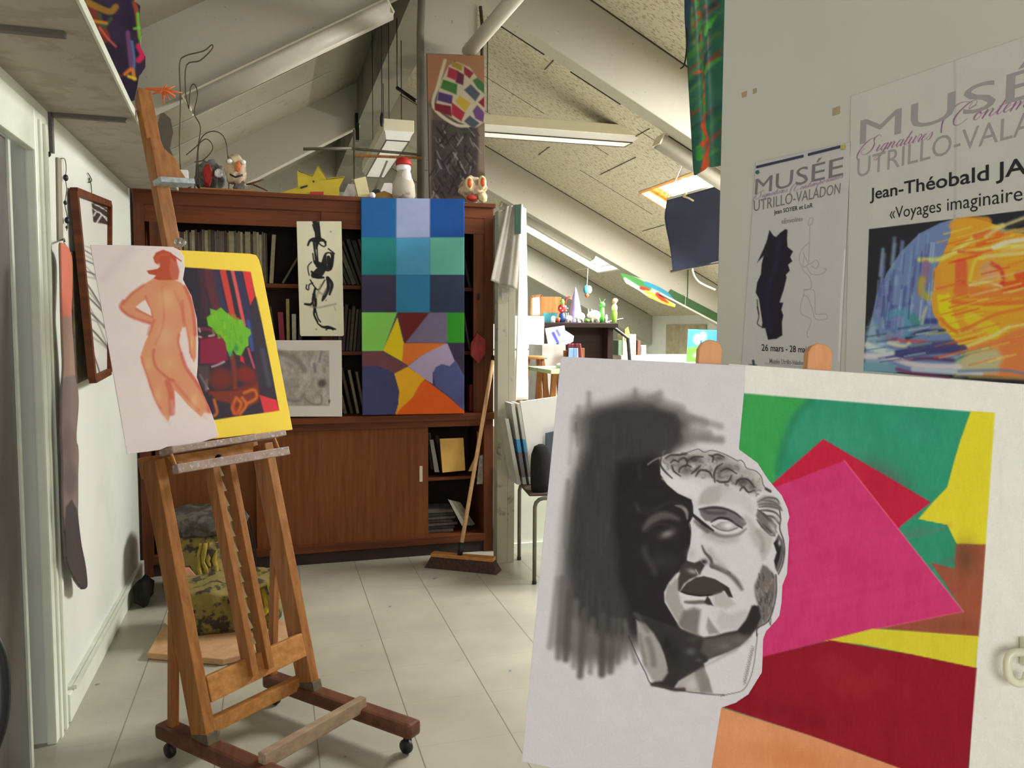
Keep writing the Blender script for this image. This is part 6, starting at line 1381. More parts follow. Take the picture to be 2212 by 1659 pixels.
fixture(2.85, 4.1, 5.62, 'tube_light', 'tube light under the nearest right rafter, right of the hanging lamp', .07, -.55)
fixture(2.75, 3.98, 9.66, 'tube_light', 'tube light under the far right rafter, above the dangling fish', .07, -.50)
b = MB().tube([Vector((0.9, 5.35, zr(.9) - .5)), Vector((0.96, 5.37, 3.72))], .012, 8)
# round white pipe rising from the pillar towards the viewer
pa = hY(1012, 112, 5.3); pb = hY(1160, -60, 4.3)
tag(MB().tube([pa, pb], .047, 20).build('white_pipe', 'tube_white', None, True), 'thick white pipe slanting up from the pillar behind the collage', 'pipe')
def hanglamp(c0, c1, side, name, label, wires):
    c0, c1 = Vector(c0), Vector(c1); o = empty(name, (c0 + c1) / 2, label, 'lamp'); d = (c1 - c0).normalized(); s_ = d.cross(Vector((0, 0, 1)))
    MB().bar(c0, c1, .24, .09, s_, .004).build('housing', 'lamp_body', o)
    b = MB(); a0, a1 = c0 + d * .07, c1 - d * .07; dn = Vector((0, 0, -.045)); dn2 = Vector((0, 0, -.105))
    V1 = [c0 + dn + s_ * .11, c0 + dn - s_ * .11, c1 + dn - s_ * .11, c1 + dn + s_ * .11]; V2 = [a0 + dn2 + s_ * .09, a0 + dn2 - s_ * .09, a1 + dn2 - s_ * .09, a1 + dn2 + s_ * .09]
    A = [b.bm.verts.new(v) for v in V1]; B_ = [b.bm.verts.new(v) for v in V2]
    b.bm.faces.new(A); b.bm.faces.new(B_[::-1])
    for i in range(4): j = (i + 1) % 4; b.bm.faces.new((A[i], A[j], B_[j], B_[i]))
    b.build('diffuser', 'lamp_glass', o)
    b = MB()
    for i in range(4): j = (i + 1) % 4; b.bar(V2[i], V2[j], .008, .008, (0, 0, 1))
    b.build('rim', 'wire', o)
    for t in wires:
        p = c0 + (c1 - c0) * t
        for k in (-.05, .05): MB().tube([p + Vector((0, 0, .04)) + s_ * k, Vector((p.x, p.y, zr(p.x) - .01)) + s_ * k], .0035, 6).build('wire', 'dark_metal', o)
        MB().lathe([(.015, 0), (.03, .01), (.012, .05)], p + Vector((0, 0, .045)), 10).build('hook', 'dark_metal', o)
    return o
hanglamp((1.42, 7.0, 3.26), (3.30, 7.0, 3.27), 0, 'hanging_lamp', 'long cream hanging lamp right of the pillar, strung below the right roof', (.06, .86))
hanglamp((.97, 6.35, 3.02), (.99, 8.1, 3.02), 0, 'hanging_lamp', 'hanging lamp seen end-on left of the pillar', (.12, .8))
tag(MB().tube([hY(858, 190, 6.1), hY(898, 218, 5.9)], .014, 8).tube([hY(858, 190, 6.1), Vector((hY(858, 190, 6.1).x, 6.1, 3.74))], .004, 6).build('dark_pipe', 'dark_metal', None, True), 'short dark pipe slanting above the end-on hanging lamp, left of the pillar', 'pipe')
for x, y0, y1, Y_, lb in ((1053, 10, 242, 5.6, 'long dark cable hanging beside the collage, right of the pillar'), (825, 180, 262, 6.3, 'dark cable with a plug hanging left of the end-on lamp')):
    p0, p1 = hY(x, y0, Y_), hY(x, y1, Y_); p0.z = zr(p0.x) - .005
    if Y_ > 6: p0.z = 3.76
    b = MB().tube([p0, p1], .004, 6); 
    if Y_ > 6: b.lathe([(.01, 0), (.016, .03), (.016, .07), (.005, .11)], p1 - Vector((0, 0, .04)), 10)
    tag(b.build('cable', 'black'), lb, 'cable')
b = MB().bb((.93, 5.3, 3.66), (.965, 5.38, 3.82)); struct(b.build('trim_9', 'dark_metal'))
struct(MB().bb((.93, 9.3, 3.55), (.97, 9.4, 3.85)).build('trim_10', 'dark_metal'))
struct(MB().tube([(1.395, 5.40, 3.25), (1.395, 5.40, 3.5), (1.385, 5.41, 3.62)], .012, 8).build('trim_11', 'wire'))

# ================================================================== floor left: rough sculptures behind the easel
M['rough_yellow'] = mottled('rough_yellow_brown', (132, 116, 56), (46, 38, 30), sscale=18, thr=.5, amt=.95, bmp=.6)
M['rough_grey'] = mottled('rough_grey_paper', (92, 86, 74), (46, 41, 36), sscale=10, thr=.46, amt=.85, bmp=.5)
def rough(prof, c, mat, name, par, amt=.03, n=40, scale=(1, 1, 1), freq=9):
    b = MB().lathe(prof, c, n, None, scale)
    for v in b.bm.verts: v.co += Vector(mnoise.noise_vector(v.co * freq)) * amt
    m_ = min(v.co.z for v in b.bm.verts)
    for v in b.bm.verts: v.co.z -= m_ - c[2] - .001
    return b.build(name, mat, par, True)
sc_ = empty('stump_sculpture', (-.37, 4.58, 0), 'rough papier-mâché stump with yellow streaks, standing behind the easel near the left wall', 'sculpture')
rough([(.19, 0), (.21, .04), (.20, .12), (.19, .2), (.21, .28), (.2, .34), (.05, .35)], (-.39, 4.56, 0), 'rough_yellow', 'trunk', sc_)
o_ = rough([(.2, 0), (.225, .02), (.23, .06), (.2, .10), (.1, .12), (.02, .125)], (-.38, 4.56, 0.33), 'rough_grey', 'crown', sc_, .03, 40, (1, 1, 1), 14)
b = MB()
for i in range(4):
    a = R(-88 + i * 7); x_, y_ = -.38 + math.cos(a) * .205, 4.57 + math.sin(a) * .205
    b.tube(smoothpts([(x_, y_, .01), (x_ + .02 * math.sin(i), y_ - .015, .12), (x_ - .015, y_ - .01, .22), (x_, y_, .32)], 3), [.009 + .004 * (i % 2)] * 10, 7)
b.jitter(.014, 22).build('yellow_streaks', plain('dull_yellow_paint', (150, 130, 44), .8, 1.1, var=.3, scale=30), sc_, True)
b = MB()
for i in range(6):
    x_ = -.20 + i * .012; b.tube(smoothpts([(x_, 4.42 + i * .03, .01), (x_ + .03, 4.44 + i * .03, .18), (x_ - .01, 4.45 + i * .03, .42)], 4), .005, 5)
b.build('netting', 'black', sc_)
tag(MB().ball((-.665, 4.42, .072), .07, 3, (.7, 1.1, 1), None, .4, 2, 5).build('black_sack', 'black_cloth', None, True), 'black lump of cloth on the floor at the left of the stump sculpture', 'cloth')
# plank with the rough block
P = [hZ(318, 1410, 0.03), hZ(352, 1352, .03), hZ(560, 1330, .03), hZ(636, 1345, .03), hZ(618, 1392, .03), hZ(480, 1424, .03)]
tag(MB().poly3(P, (0, 0, 1), .028).build('plank', plain('pale_plywood', (180, 140, 100), .7, 1.1, var=.15, scale=20), bevel=.004), 'pale plywood board lying on the floor behind the easel feet', 'board')
rb = empty('rough_block', (-.2, 3.95, .03), 'rough yellow and dark bark-like block lying on the plywood board', 'sculpture')
b = MB(); lo = hZ(385, 1385, .032); hi = hZ(590, 1370, .032)
b.bb((lo.x, 3.82, .032), (hi.x + .02, 4.12, .23)); bmesh.ops.subdivide_edges(b.bm, edges=b.bm.edges[:], cuts=12, use_grid_fill=True)
for v in b.bm.verts: v.co += Vector(mnoise.noise_vector(v.co * 9)) * .035 * (1 if v.co.z > .06 else .3); v.co.z = max(v.co.z, .032)
b.build('bark', 'rough_yellow', rb, True)
b = MB()
for i in range(9, 16):
    t = i / 15; x_ = lo.x + .02 + t * (hi.x - lo.x); z_ = .06 + .03 * (i % 4)
    b.tube(smoothpts([(x_ - .02, 3.80, z_), (x_ + .01, 3.79, z_ + .06), (x_ - .01, 3.82, z_ + .13)], 3), .012 if i > 9 else .007, 6)
b.jitter(.012, 25).build('yellow_crust', plain('acid_yellow_crust', (170, 150, 44), .8, 1.1, var=.3, scale=30), rb, True)
tag(MB().poly3([hY(392, 1226, 4.14), hY(408, 1226, 4.14), hY(438, 1262, 4.14), hY(420, 1288, 4.14), hY(392, 1296, 4.14)], (0, -1, .2), .01).build('card_piece', 'pink_card'), 'salmon card piece standing against the rough block behind the left easel leg', 'card')
tag(MB().poly3([hY(372, 1285, 3.9), hY(384, 1310, 3.9), hY(384, 1372, 3.9), hY(356, 1345, 3.9)], (0, -1, .2), .01).build('card_piece', 'cream'), 'pale card piece leaning at the left end of the rough block', 'card')

# dark curved chair rim cut by the left edge of the photo
b = MB(); P = [hY(x, y, 2.0) for x, y in ((-30, 1360), (-8, 1385), (8, 1430), (12, 1500), (4, 1570), (-20, 1640))]
b.tube(smoothpts(P, 6), .011, 12); q = Vector(P[-1]); b.tube([q, Vector((q.x - .05, 2.0, 0.0))], .011, 10); q = Vector(P[0]); b.tube([q, Vector((q.x - .12, 2.0, q.z + .02)), Vector((q.x - .16, 2.0, 0))], .011, 10)
tag(b.build('bentwood_rim', 'black', None, True), 'black curved chair rim peeking in at the bottom left', 'chair')

# ================================================================== broom
br = empty('broom', (1.05, 4.55, 0), 'wide wooden broom leaning with its pale handle against the cabinet right end', 'broom')
a, c = Vector((.905, 4.68, .075)), Vector((1.235, 4.46, .078)); sd = (c - a).normalized(); nn = Vector((-sd.y, sd.x, 0))
MB().bar(a, c, .06, .022, nn, .004).build('head_block', 'oak_y', br)
b = MB(); V = []
for z_, wd, ex in ((.064, .026, 0.0), (.001, .05, .03)):
    V.append([b.bm.verts.new((Vector((0, 0, z_)) + Vector((p.x, p.y, 0)) + nn * s1 * wd + sd * s2 * ex)) for p, s2 in ((a, -1), (c, 1)) for s1 in (-1, 1)])
T_, U_ = V
for f_ in ((0, 1, 3, 2),): b.bm.faces.new([T_[i] for i in f_]); b.bm.faces.new([U_[i] for i in f_][::-1])
for i, j in ((0, 1), (1, 3), (3, 2), (2, 0)): b.bm.faces.new((T_[i], T_[j], U_[j], U_[i]))
b.build('bristles', plain('dark_red_bristle', (66, 44, 40), .95, 1.0, var=.5, scale=60, bmp=.5, bscale=300), br)
h0_ = (a + c) / 2 + Vector((-.02, 0, .01)); h1_ = hY(1066, 772, 4.83)
MB().tube([h0_, h0_ + (h1_ - h0_) * .06], .016, 12).build('ferrule', 'black', br, True)
MB().tube([h0_ + (h1_ - h0_) * .05, h1_], .0125, 12).build('handle', 'cork', br, True)
MB().tube([h1_ - (h1_ - h0_).normalized() * .02, h1_ + (h1_ - h0_).normalized() * .01], .014, 12).build('handle_cap', 'dark_metal', br, True)
tag(MB().poly3([hY(1018, 742, 4.862), hY(1030, 722, 4.862), hY(1048, 735, 4.862), hY(1050, 765, 4.862), hY(1035, 785, 4.862), hY(1018, 768, 4.862)], (0, -1, 0), .02).jitter(.01, 30).build('red_rag', plain('dull_red_cloth', (110, 30, 24), .9, 1.1, var=.3)), 'dull red rag hanging on the right cabinet upright beside the broom', 'rag')
rc = MB().bb((1.205, 4.965, .906), (1.26, 5.02, 1.08), .004).build('red_carton', plain('red_carton_mat', (120, 26, 24), .6, 1.1)); tag(rc, 'small dark red carton on the bottom shelf right of the blue painting', 'carton')

# ================================================================== post, cloths
M['post'] = mottled('stained_white_post', (170, 166, 146), (110, 84, 70), sscale=9, thr=.6, amt=.8)
struct(MB().bb((1.362, 4.62, 0), (1.405, 4.75, 2.14), .003).bb((1.295, 4.62, 0), (1.362, 4.70, 2.14), .003).build('wall_post', 'post'))
def cloth(TL, TR, BR, BL, folds, amp, nrm, mat, name, label, cat, nu=40, nv=30, taper=0):
    nrm = Vector(nrm)
    def f(u, v):
        t = TL.lerp(TR, u); bo = BL.lerp(BR, u); p = t.lerp(bo, v)
        return p + nrm * amp * (math.sin(u * folds * 6.283 + v * 1.2) * (.4 + .6 * v) + .3 * math.sin(u * folds * 2.3 * 6.283 + 2 * v))
    return tag(MB().grid(f, nu, nv).build(name, mat, None, True, solid=.003), label, cat)
cloth(hY(1092, 446, 4.585), hY(1128, 440, 4.585), hY(1119, 626, 4.585), hY(1058, 606, 4.565), 1.5, .014, (0, -1, 0), 'grey_cloth', 'grey_drape', 'grey cloth draped over the top of the white post right of the cabinet', 'cloth')
cloth(hY(1066, 466, 4.70), hY(1110, 442, 4.70), hY(1100, 700, 4.72), hY(1064, 700, 4.72), 2, .01, (0, -1, 0), plain('mauve_grey_cloth', (96, 84, 80), .9, 1.1, var=.2), 'dark_drape', 'darker mauve cloth hanging between the cabinet and the grey drape', 'cloth')
tag(MB().poly3([hY(1083, 622, 4.59), hY(1100, 624, 4.59), hY(1098, 652, 4.59), hY(1084, 650, 4.59)], (0, -1, 0), .003).build('cloth_tail', 'grey_cloth'), 'short pale tail of cloth hanging below the grey drape', 'cloth')
cloth(hY(1124, 442, 4.80), hY(1134, 452, 4.9), hY(1144, 862, 4.9), hY(1106, 866, 4.76), 1.6, .02, (1, 0, 0), 'white_cloth', 'white_curtain', 'bright white curtain hanging from the post top, edge of the lit back room', 'curtain')
tag(MB().bar(hY(1119, 442, 4.57), hY(1119, 505, 4.57), .035, .004, (1, 0, 0)).build('green_strip', plain('dark_green_tape', (40, 84, 64), .7)), 'dark green strip at the top corner of the grey drape', 'tape')

# ================================================================== chair with canvases and bag
M['ply'] = plain('dark_plywood', (70, 54, 42), .5, 1.1, var=.2)
cz = .50; fx, fy = 1.395, 4.19; bx, by = 1.45, 4.66
ch_ = empty('school_chair', (1.6, 4.45, 0), 'tubular steel chair with a dark plywood seat, loaded with canvases, right of the post', 'chair')
MB().poly3([(1.37, 4.22, cz + .012), (1.80, 4.14, cz + .012), (1.86, 4.62, cz + .012), (1.43, 4.70, cz + .012)], (0, 0, 1), .016).build('seat', 'ply', ch_, bevel=.006)
for (p, q) in (((fx, fy), (1.80, 4.12)), ((bx, by), (1.85, 4.60))):
    d_ = Vector((q[0] - p[0], q[1] - p[1], 0)).normalized()
    pts = [Vector((*p, 0)), Vector((*p, cz - .06))] + [Vector((*p, cz - .06)) + d_ * .05 * (1 - math.cos(t)) + Vector((0, 0, .05 * math.sin(t))) for t in (R(30), R(60), R(90))]
    pts += [Vector((*q, cz - .01)) - d_ * .05]
    pts += [Vector((*q, cz - .06)) - d_ * .05 * (1 - math.sin(R(90) - t)) + Vector((0, 0, .05 * math.cos(t))) for t in (R(30), R(60), R(90))] + [Vector((*q, 0))]
    MB().tube(pts, .0115, 12).build('leg_frame', 'tube_metal', ch_, True)
    for e in (p, q): MB().lathe([(.013, 0), (.014, .012), (.012, .02)], (*e, 0), 10).build('foot_cap', 'black', ch_)
E1 = plain('pale_canvas_edge', (176, 176, 166), .8, 1.1); E2_ = plain('blue_canvas_edge', (70, 140, 184), .7, 1.1); E3_ = plain('grey_canvas_edge', (110, 104, 106), .8, 1.1)
zc = cz + .014
def canv(xt, xb, Y_, label, face=None, w=.5, banded=True):
    o = empty('stretched_canvas', (hY(xb, 1032, Y_).x, Y_, zc), label, 'canvas')
    A_, B__ = hY(xt, 872 if banded else 905, Y_), hY(xb, 1030, Y_); B__.z = zc + .002; dd = Vector((.97, -.22, 0)).normalized()
    th_ = .022
    def seg(t0, t1, mat, nm):
        p, q = B__.lerp(A_, t0), B__.lerp(A_, t1)
        up = (q - p).normalized()
        MB().poly3([p, p + Vector((th_, 0, 0)), q + Vector((th_, 0, 0)), q], (0, -1, 0), w).build(nm, mat, o)
    if banded: seg(0, .09, E1, 'bottom_edge'); seg(.09, .40, E3_, 'grey_edge'); seg(.40, .56, E2_, 'blue_edge'); seg(.56, 1, E1, 'top_edge')
    else: seg(0, 1, E1, 'frame')
    return o
canv(1091, 1118, 4.46, 'outermost pale canvas leaning on the chair nearest the post', w=.16, banded=False)
canv(1104, 1130, 4.46, 'canvas with a blue edge band leaning on the chair, left of its twin', w=.14)
canv(1117, 1144, 4.46, 'canvas with a blue edge band leaning on the chair, next to the white sheet', w=.14)
wp = [hY(1124, 868, 4.40), hY(1250, 850, 4.40), hY(1262, 1020, 4.40), hY(1152, 1022, 4.40)]
wp[2].z = wp[3].z = zc + .003
tag(MB().poly3(wp, (0, -1, 0), .018).build('white_canvas', 'white'), 'big blank white canvas leaning on the chair behind the black bag', 'canvas')
tag(MB().poly3([hY(1180, 936, 4.36), hY(1250, 920, 4.36), hY(1250, 1015, 4.36), hY(1180, 1030, 4.36)], (0, -1, 0), .016).build('grey_canvas', plain('slate_canvas', (80, 88, 98), .8)), 'slate-grey canvas leaning behind the black bag on the chair', 'canvas')
bg = MB().lathe([(.075, 0), (.082, .05), (.085, .15), (.078, .24), (.055, .29), (.02, .305)], (hY(1168, 1030, 4.27).x, 4.27, zc + .001), 24, None, (.72, .6, .88))
tag(bg.build('black_bag', 'black_cloth', None, True), 'black woven bag standing on the chair in front of the white canvas', 'bag')

# low white screen behind the chair
struct(MB().bb((1.41, 4.86, 0), (2.7, 4.9, .62), .004).bb((1.41, 4.845, 0), (2.7, 4.86, .05)).build('wall_low_screen', 'frame_white'))
tag(MB().bb((1.5, 4.95, .0), (2.5, 5.6, .735)).bb((1.45, 4.93, .735), (2.55, 5.65, .765)).build('white_table', 'white'), 'white table just behind the low white screen in the lit back room', 'table')
tag(MB().box((1.72, 5.3, .775), (.3, .22, .018), Matrix.Rotation(R(12), 3, 'Z')).build('paper_pile', 'cream'), 'pale pile of papers on the white table', 'paper')

# ================================================================== lit back room
def at(x, y, Y_): return hY(x, y, Y_)
def boxat(x0, x1, y0, y1, Y_, dep, name, mat, label=None, cat=None, parent=None, z0=None, bev=.004):
    a_, c_ = at(x0, y0, Y_), at(x1, y1, Y_); zb_ = c_.z if z0 is None else z0
    o = MB().bb((a_.x, Y_, zb_), (c_.x, Y_ + dep, a_.z), bev).build(name, mat, parent)
    return tag(o, label, cat) if label else o
fr_ = empty('fridge', (2.35, 7.7, 0), 'white fridge with two doors in the back room, partly behind the curtain', 'fridge')
a_ = at(1176, 683, 7.45); 
MB().bb((1.95, 7.49, 0), (a_.x, 8.0, a_.z), .012).build('body', 'white', fr_)
MB().bb((1.95, 7.45, .06), (a_.x, 7.485, 1.22), .01).build('door', 'white', fr_); MB().bb((1.95, 7.45, 1.235), (a_.x, 7.485, a_.z), .01).build('freezer_door', 'white', fr_)
fz = a_.z
px0, px1 = at(1176, 697, 7.6).x, at(1332, 697, 7.6).x; pz = at(1250, 697, 7.6).z
M['dark_wood'] = woodmat('very_dark_wood', (22, 12, 9), (38, 20, 14), 1.0, axis=0, fine=14)
pn = empty('dark_sideboard', ((px0 + px1) / 2, 7.8, 0), 'tall very dark wooden sideboard in the back room, crowded with figurines on top', 'sideboard')
MB().bb((px0, 7.6, pz - .05), (px1 + .02, 8.15, pz), .006).build('top_board', 'dark_wood', pn)
MB().bb((px0 + .02, 7.66, 0), (px0 + .07, 8.13, pz - .05)).build('side_panel', 'dark_wood', pn)
MB().bb((px1 - .07, 7.66, 0), (px1 - .01, 8.13, pz - .05)).build('side_panel', 'dark_wood', pn)
MB().bb((px0 + .07, 7.8, 0), (px1 - .07, 8.13, pz - .05)).build('front_panel', 'dark_wood', pn)
MB().bb((px0 + .07, 7.68, .9), (px1 - .07, 7.8, .95)).build('ledge', 'dark_wood', pn)
tag(MB().tube([(px1 + .04, 7.95, pz + .01), (px1 + .2, 7.75, pz - .16), (px1 + .30, 7.66, 0)], .02, 8).tube([(px1 + .04, 7.95, pz + .01), (px1 + .25, 8.0, pz + .05)], .012, 8).build('black_stand', 'black'), 'black slanting stand at the right end of the dark sideboard', 'stand')
# things on the fridge
o = empty('photo_frame', at(1158, 680, 7.6), 'small orange picture frame with a white picture, on the fridge', 'frame')
P = [at(1147, 641, 7.6), at(1169, 638, 7.6), at(1169, 681, 7.6), at(1147, 681, 7.6)]
dz = fz + .003 - P[2].z
for p in P: p.z += dz if p.z < fz + .08 else 0
for i in range(4): MB().bar(P[i], P[(i + 1) % 4], .022, .02, (0, 1, 0)).build('frame_rail', 'oak', o)
MB().poly3(P, (0, -1, 0), .006).build('picture', 'paper', o)
tag(MB().lathe([(.022, 0), (.025, .06), (.034, .10)], (at(1164, 640, 7.85).x, 7.85, fz), 14).build('paper_cup', 'cream', None, True), 'pale paper cup on the fridge behind the orange frame', 'cup')
# the cup sits on the wooden box
boxat(1170, 1212, 641, 683, 7.93, .2, 'wooden_crate', 'oak', 'brown wooden crate on the dark sideboard, behind the doll and teal box', 'crate', None, pz + .002)
# figurines
def fx_(x): return at(x, 690, 7.75).x
tag(MB().bb((fx_(1176), 7.78, pz + .002), (fx_(1206), 7.9, pz + .10)).build('teal_box', plain('teal_card', (60, 150, 160), .6, 1.2)), 'teal box lying on the left end of the dark sideboard', 'box')
tag(MB().lathe([(.02, 0), (.022, .05), (.012, .065)], (fx_(1190), 7.68, pz + .001), 14).build('white_mug', 'white', None, True), 'small white mug on the dark sideboard in front of the teal box', 'cup')
tag(MB().lathe([(.02, 0), (.03, .04), (.025, .05)], (fx_(1200), 7.69, pz + .001), 14).build('clay_pot', plain('clay', (150, 80, 56), .7), None, True), 'small clay pot beside the white mug on the sideboard', 'pot')
jx = fx_(1212); j = empty('jester_doll', (jx, 7.72, pz), 'doll with a red and white dotted head, green hat and blue trousers', 'doll')
MB().lathe([(.03, 0), (.034, .04), (.028, .09), (.02, .1)], (jx, 7.72, pz + .001), 14).build('trousers', plain('doll_blue', (50, 80, 150), .7), j, True)
MB().ball((jx, 7.72, pz + .145), .045, 3).build('torso', plain('doll_red', (190, 40, 46), .7), j, True)
b = MB(); 
for a1 in range(7): b.ball((jx + .04 * math.cos(a1 * .9 - 2.6), 7.70 - .028, pz + .145 + .026 * math.sin(a1 * 2.1)), .007, 1)
b.build('dots', 'white', j); MB().lathe([(.022, 0), (.024, .03), (.012, .055)], (jx, 7.72, pz + .185), 12).build('hat', plain('doll_green', (120, 180, 70), .7), j, True)
MB().tube(smoothpts([(jx + .03, 7.72, pz + .19), (jx + .05, 7.72, pz + .25), (jx + .09, 7.72, pz + .27)], 4), .009, 6).build('feather', 'red', j, True)
cxx = at(1243, 670, 7.95).x; cn = MB().lathe([(.085, 0), (.08, .01), (.055, .16), (.028, .29), (.003, .375)], (cxx, 7.95, pz + .001), 28)
tag(cn.build('paper_cone', plain('lilac_card', (168, 156, 214), .7, 1.15), None, True), 'tall lilac paper cone among the figurines on the sideboard', 'cone')
def animal(x, r, mat, name, label, ears=.5):
    X_ = fx_(x); o = empty(name, (X_, 7.70, pz), label, 'figurine'); h_ = r * 1.35
    MB().ball((X_, 7.70, pz + h_), r, 3, (1.15, .85, .95)).build('body', mat, o, True)
    MB().ball((X_ - r * 1.05, 7.67, pz + h_ * 1.0), r * .55, 3).build('head', mat, o, True)
    for sx_ in (-.55, .55):
        for sy in (-.4, .4): MB().tube([(X_ + sx_ * r, 7.70 + sy * r, pz + h_ - r * .5), (X_ + sx_ * r * 1.1, 7.70 + sy * r, pz + .001)], [r * .24, r * .2], 8).build('leg', mat, o, True)
    for s_ in (-.25, .25): MB().tube([(X_ - r * 1.05 + s_ * r, 7.67, pz + h_ + r * .4), (X_ - r * 1.1 + s_ * r * 1.4, 7.67, pz + h_ + r * (.6 + ears))], [r * .14, r * .05], 6).build('ear', mat, o, True)
M['ceram'] = plain('cream_ceramic', (220, 216, 190), .3, 1.15, var=.05); M['ceram_w'] = plain('white_ceramic', (232, 230, 222), .3, 1.15, var=.03)
animal(1226, .032, 'ceram_w', 'rabbit_figurine', 'small white rabbit figurine with upright ears, in front of the lilac cone', 1.2)
animal(1249, .047, 'ceram_w', 'pig_figurine', 'plump white pig figurine in front of the lilac cone')
animal(1280, .057, 'ceram', 'pig_figurine', 'large greenish-cream pig figurine right of the white one')
tag(MB().ball((fx_(1262), 7.68, pz + .026), .026, 3, (1.2, 1, .95)).build('green_ball', plain('moss_green', (110, 150, 80), .7), None, True), 'mossy green ball between the two pig figurines', 'ball')
ax_ = fx_(1299); o = empty('green_figure', (ax_, 7.74, pz), 'slim green figure with antennae standing on the sideboard', 'figurine')
gm = plain('leaf_green', (76, 160, 60), .6, 1.1)
MB().lathe([(.02, 0), (.03, .08), (.026, .15), (.012, .17)], (ax_, 7.74, pz + .001), 14).build('body', gm, o, True); MB().ball((ax_, 7.74, pz + .19), .034, 3, (1, .9, .9)).build('head', gm, o, True)
MB().tube([(ax_ - .01, 7.74, pz + .21), (ax_ - .03, 7.74, pz + .26)], .003, 5).tube([(ax_ + .01, 7.74, pz + .21), (ax_ + .035, 7.74, pz + .25)], .003, 5).build('antennae', gm, o)
tag(MB().lathe([(.018, 0), (.006, .02), (.014, .05), (.006, .085)], (fx_(1300), 7.63, pz + .001), 12).build('glass_fish', 'ceram_w', None, True), 'little pale glass figurine in front of the slim green figure', 'figurine')
dx_ = fx_(1326); o = empty('standing_doll', (dx_, 7.74, pz), 'standing doll with green trousers and a pale top at the right end of the sideboard', 'doll')
MB().lathe([(.022, 0), (.03, .06), (.03, .12), (.02, .13)], (dx_, 7.74, pz + .001), 14).build('trousers', plain('lime_cloth', (130, 180, 50), .8), o, True)
MB().lathe([(.028, 0), (.032, .04), (.014, .075)], (dx_, 7.74, pz + .128), 14).build('top', 'cream', o, True); MB().ball((dx_, 7.74, pz + .225), .027, 3).build('head', plain('doll_skin', (196, 160, 130), .7), o, True)
MB().ball((dx_ + .01, 7.745, pz + .238), .028, 3, (1.1, .9, .8)).build('hair', 'card', o, True)
# hanging fish ornament
hx_ = at(1268, 626, 9.0); o = empty('hanging_fish', hx_, 'blue and white hanging fish ornament with an orange tail, below the far rafter', 'ornament')
MB().ball(hx_, .05, 3, (.9, .8, 1.15)).build('body', plain('sky_blue_paint', (70, 160, 200), .5, 1.1), o, True); MB().ball(hx_ + Vector((.022, -.018, .002)), .044, 3, (.75, .8, 1.1)).build('belly', 'ceram', o, True)
MB().lathe([(.014, 0), (.028, .03), (.018, .05)], hx_ - Vector((0, 0, .092)), 10).build('tail', plain('coral', (220, 100, 50), .6), o, True)
MB().tube([hx_ + Vector((0, 0, .05)), at(1270, 580, 9.0), Vector((at(1270, 580, 9.0).x, 9.41, at(1270, 580, 9.0).z + .01))], .003, 5).build('string', 'white', o)
# plinth boxes, paper with blue drawing, pad, chair with jacket
g0 = at(1171, 745, 7.0); g1 = at(1222, 745, 7.0)
tag(MB().bb((g0.x, 7.0, 0), (g1.x, 7.4, g0.z), .004).build('grey_plinth', plain('pale_grey_paint', (196, 196, 192), .6, 1.1)), 'pale grey square plinth in the back room before the dark sideboard', 'plinth')
gz = g0.z
U = Canvas([(1177, 711), (1219, 705), (1224, 742), (1184, 746)], 40, 36, (228, 228, 234), 1.1, 51)
U.line([(1195, 722), (1200, 732), (1205, 742)], 7, (70, 76, 190), 2, .9); U.line([(1203, 716), (1208, 726)], 6, (90, 100, 200), 2, .8); U.blob(1188, 722, 3, 3, (150, 150, 200), .7); U.line([(1210, 738), (1219, 741)], 4, (190, 120, 130), 2, .7)
pass
u_ = tag(U.build('blue_sketch', on_plane((0, 7.1, 0), (0, -1, 0)), 'paint_matte', (0, -1, 0), .003), 'white sheet with a blue sketch standing on the grey plinth', 'drawing'); u_.location.z = gz + .001
tag(MB().poly3([at(1208, 722, 7.2), at(1222, 714, 7.2), at(1240, 726, 7.2), at(1238, 738, 7.2), at(1226, 744, 7.2), at(1210, 744.5, 7.2)], (0, -1, 0), .04).build('pale_pad', plain('pale_blue_pad', (190, 204, 216), .7, 1.1)), 'pale blue pad leaning behind the blue sketch', 'pad')
kx = at(1240, 760, 6.85); o = empty('wooden_chair', (kx.x, 6.8, 0), 'small wooden chair in the back room with clothes over its backrest', 'chair')
for x in (1222, 1260):
    k_ = at(x, 752 if x > 1230 else 757, 6.85); MB().bb((k_.x - .014, 6.85, 0), (k_.x + .014, 6.88, k_.z), .003).build('back_post', 'oak', o)
    MB().bb((k_.x - .014, 6.5, 0), (k_.x + .014, 6.53, .44), .003).build('leg', 'oak', o)
a1, a2 = at(1222, 760, 6.85), at(1260, 760, 6.85); MB().bb((a1.x, 6.49, .44), (a2.x, 6.89, .465), .003).build('seat', 'oak', o); MB().bb((a1.x, 6.855, a1.z - .12), (a2.x, 6.875, a1.z - .02)).build('back_rail', 'oak', o)
cloth(at(1226, 742, 6.83), at(1254, 742, 6.83), at(1262, 790, 6.82), at(1222, 790, 6.82), 1.5, .008, (0, -1, 0), plain('maroon_cloth', (106, 34, 40), .9), 'maroon_jacket', 'maroon jacket hung over the small wooden chair', 'jacket', 20, 14)
cloth(at(1228, 752, 6.80), at(1248, 752, 6.80), at(1250, 792, 6.80), at(1226, 792, 6.80), 1.5, .006, (0, -1, 0), plain('denim_blue', (130, 166, 210), .9), 'blue_shirt', 'light blue shirt hanging over the maroon jacket', 'shirt', 20, 14)
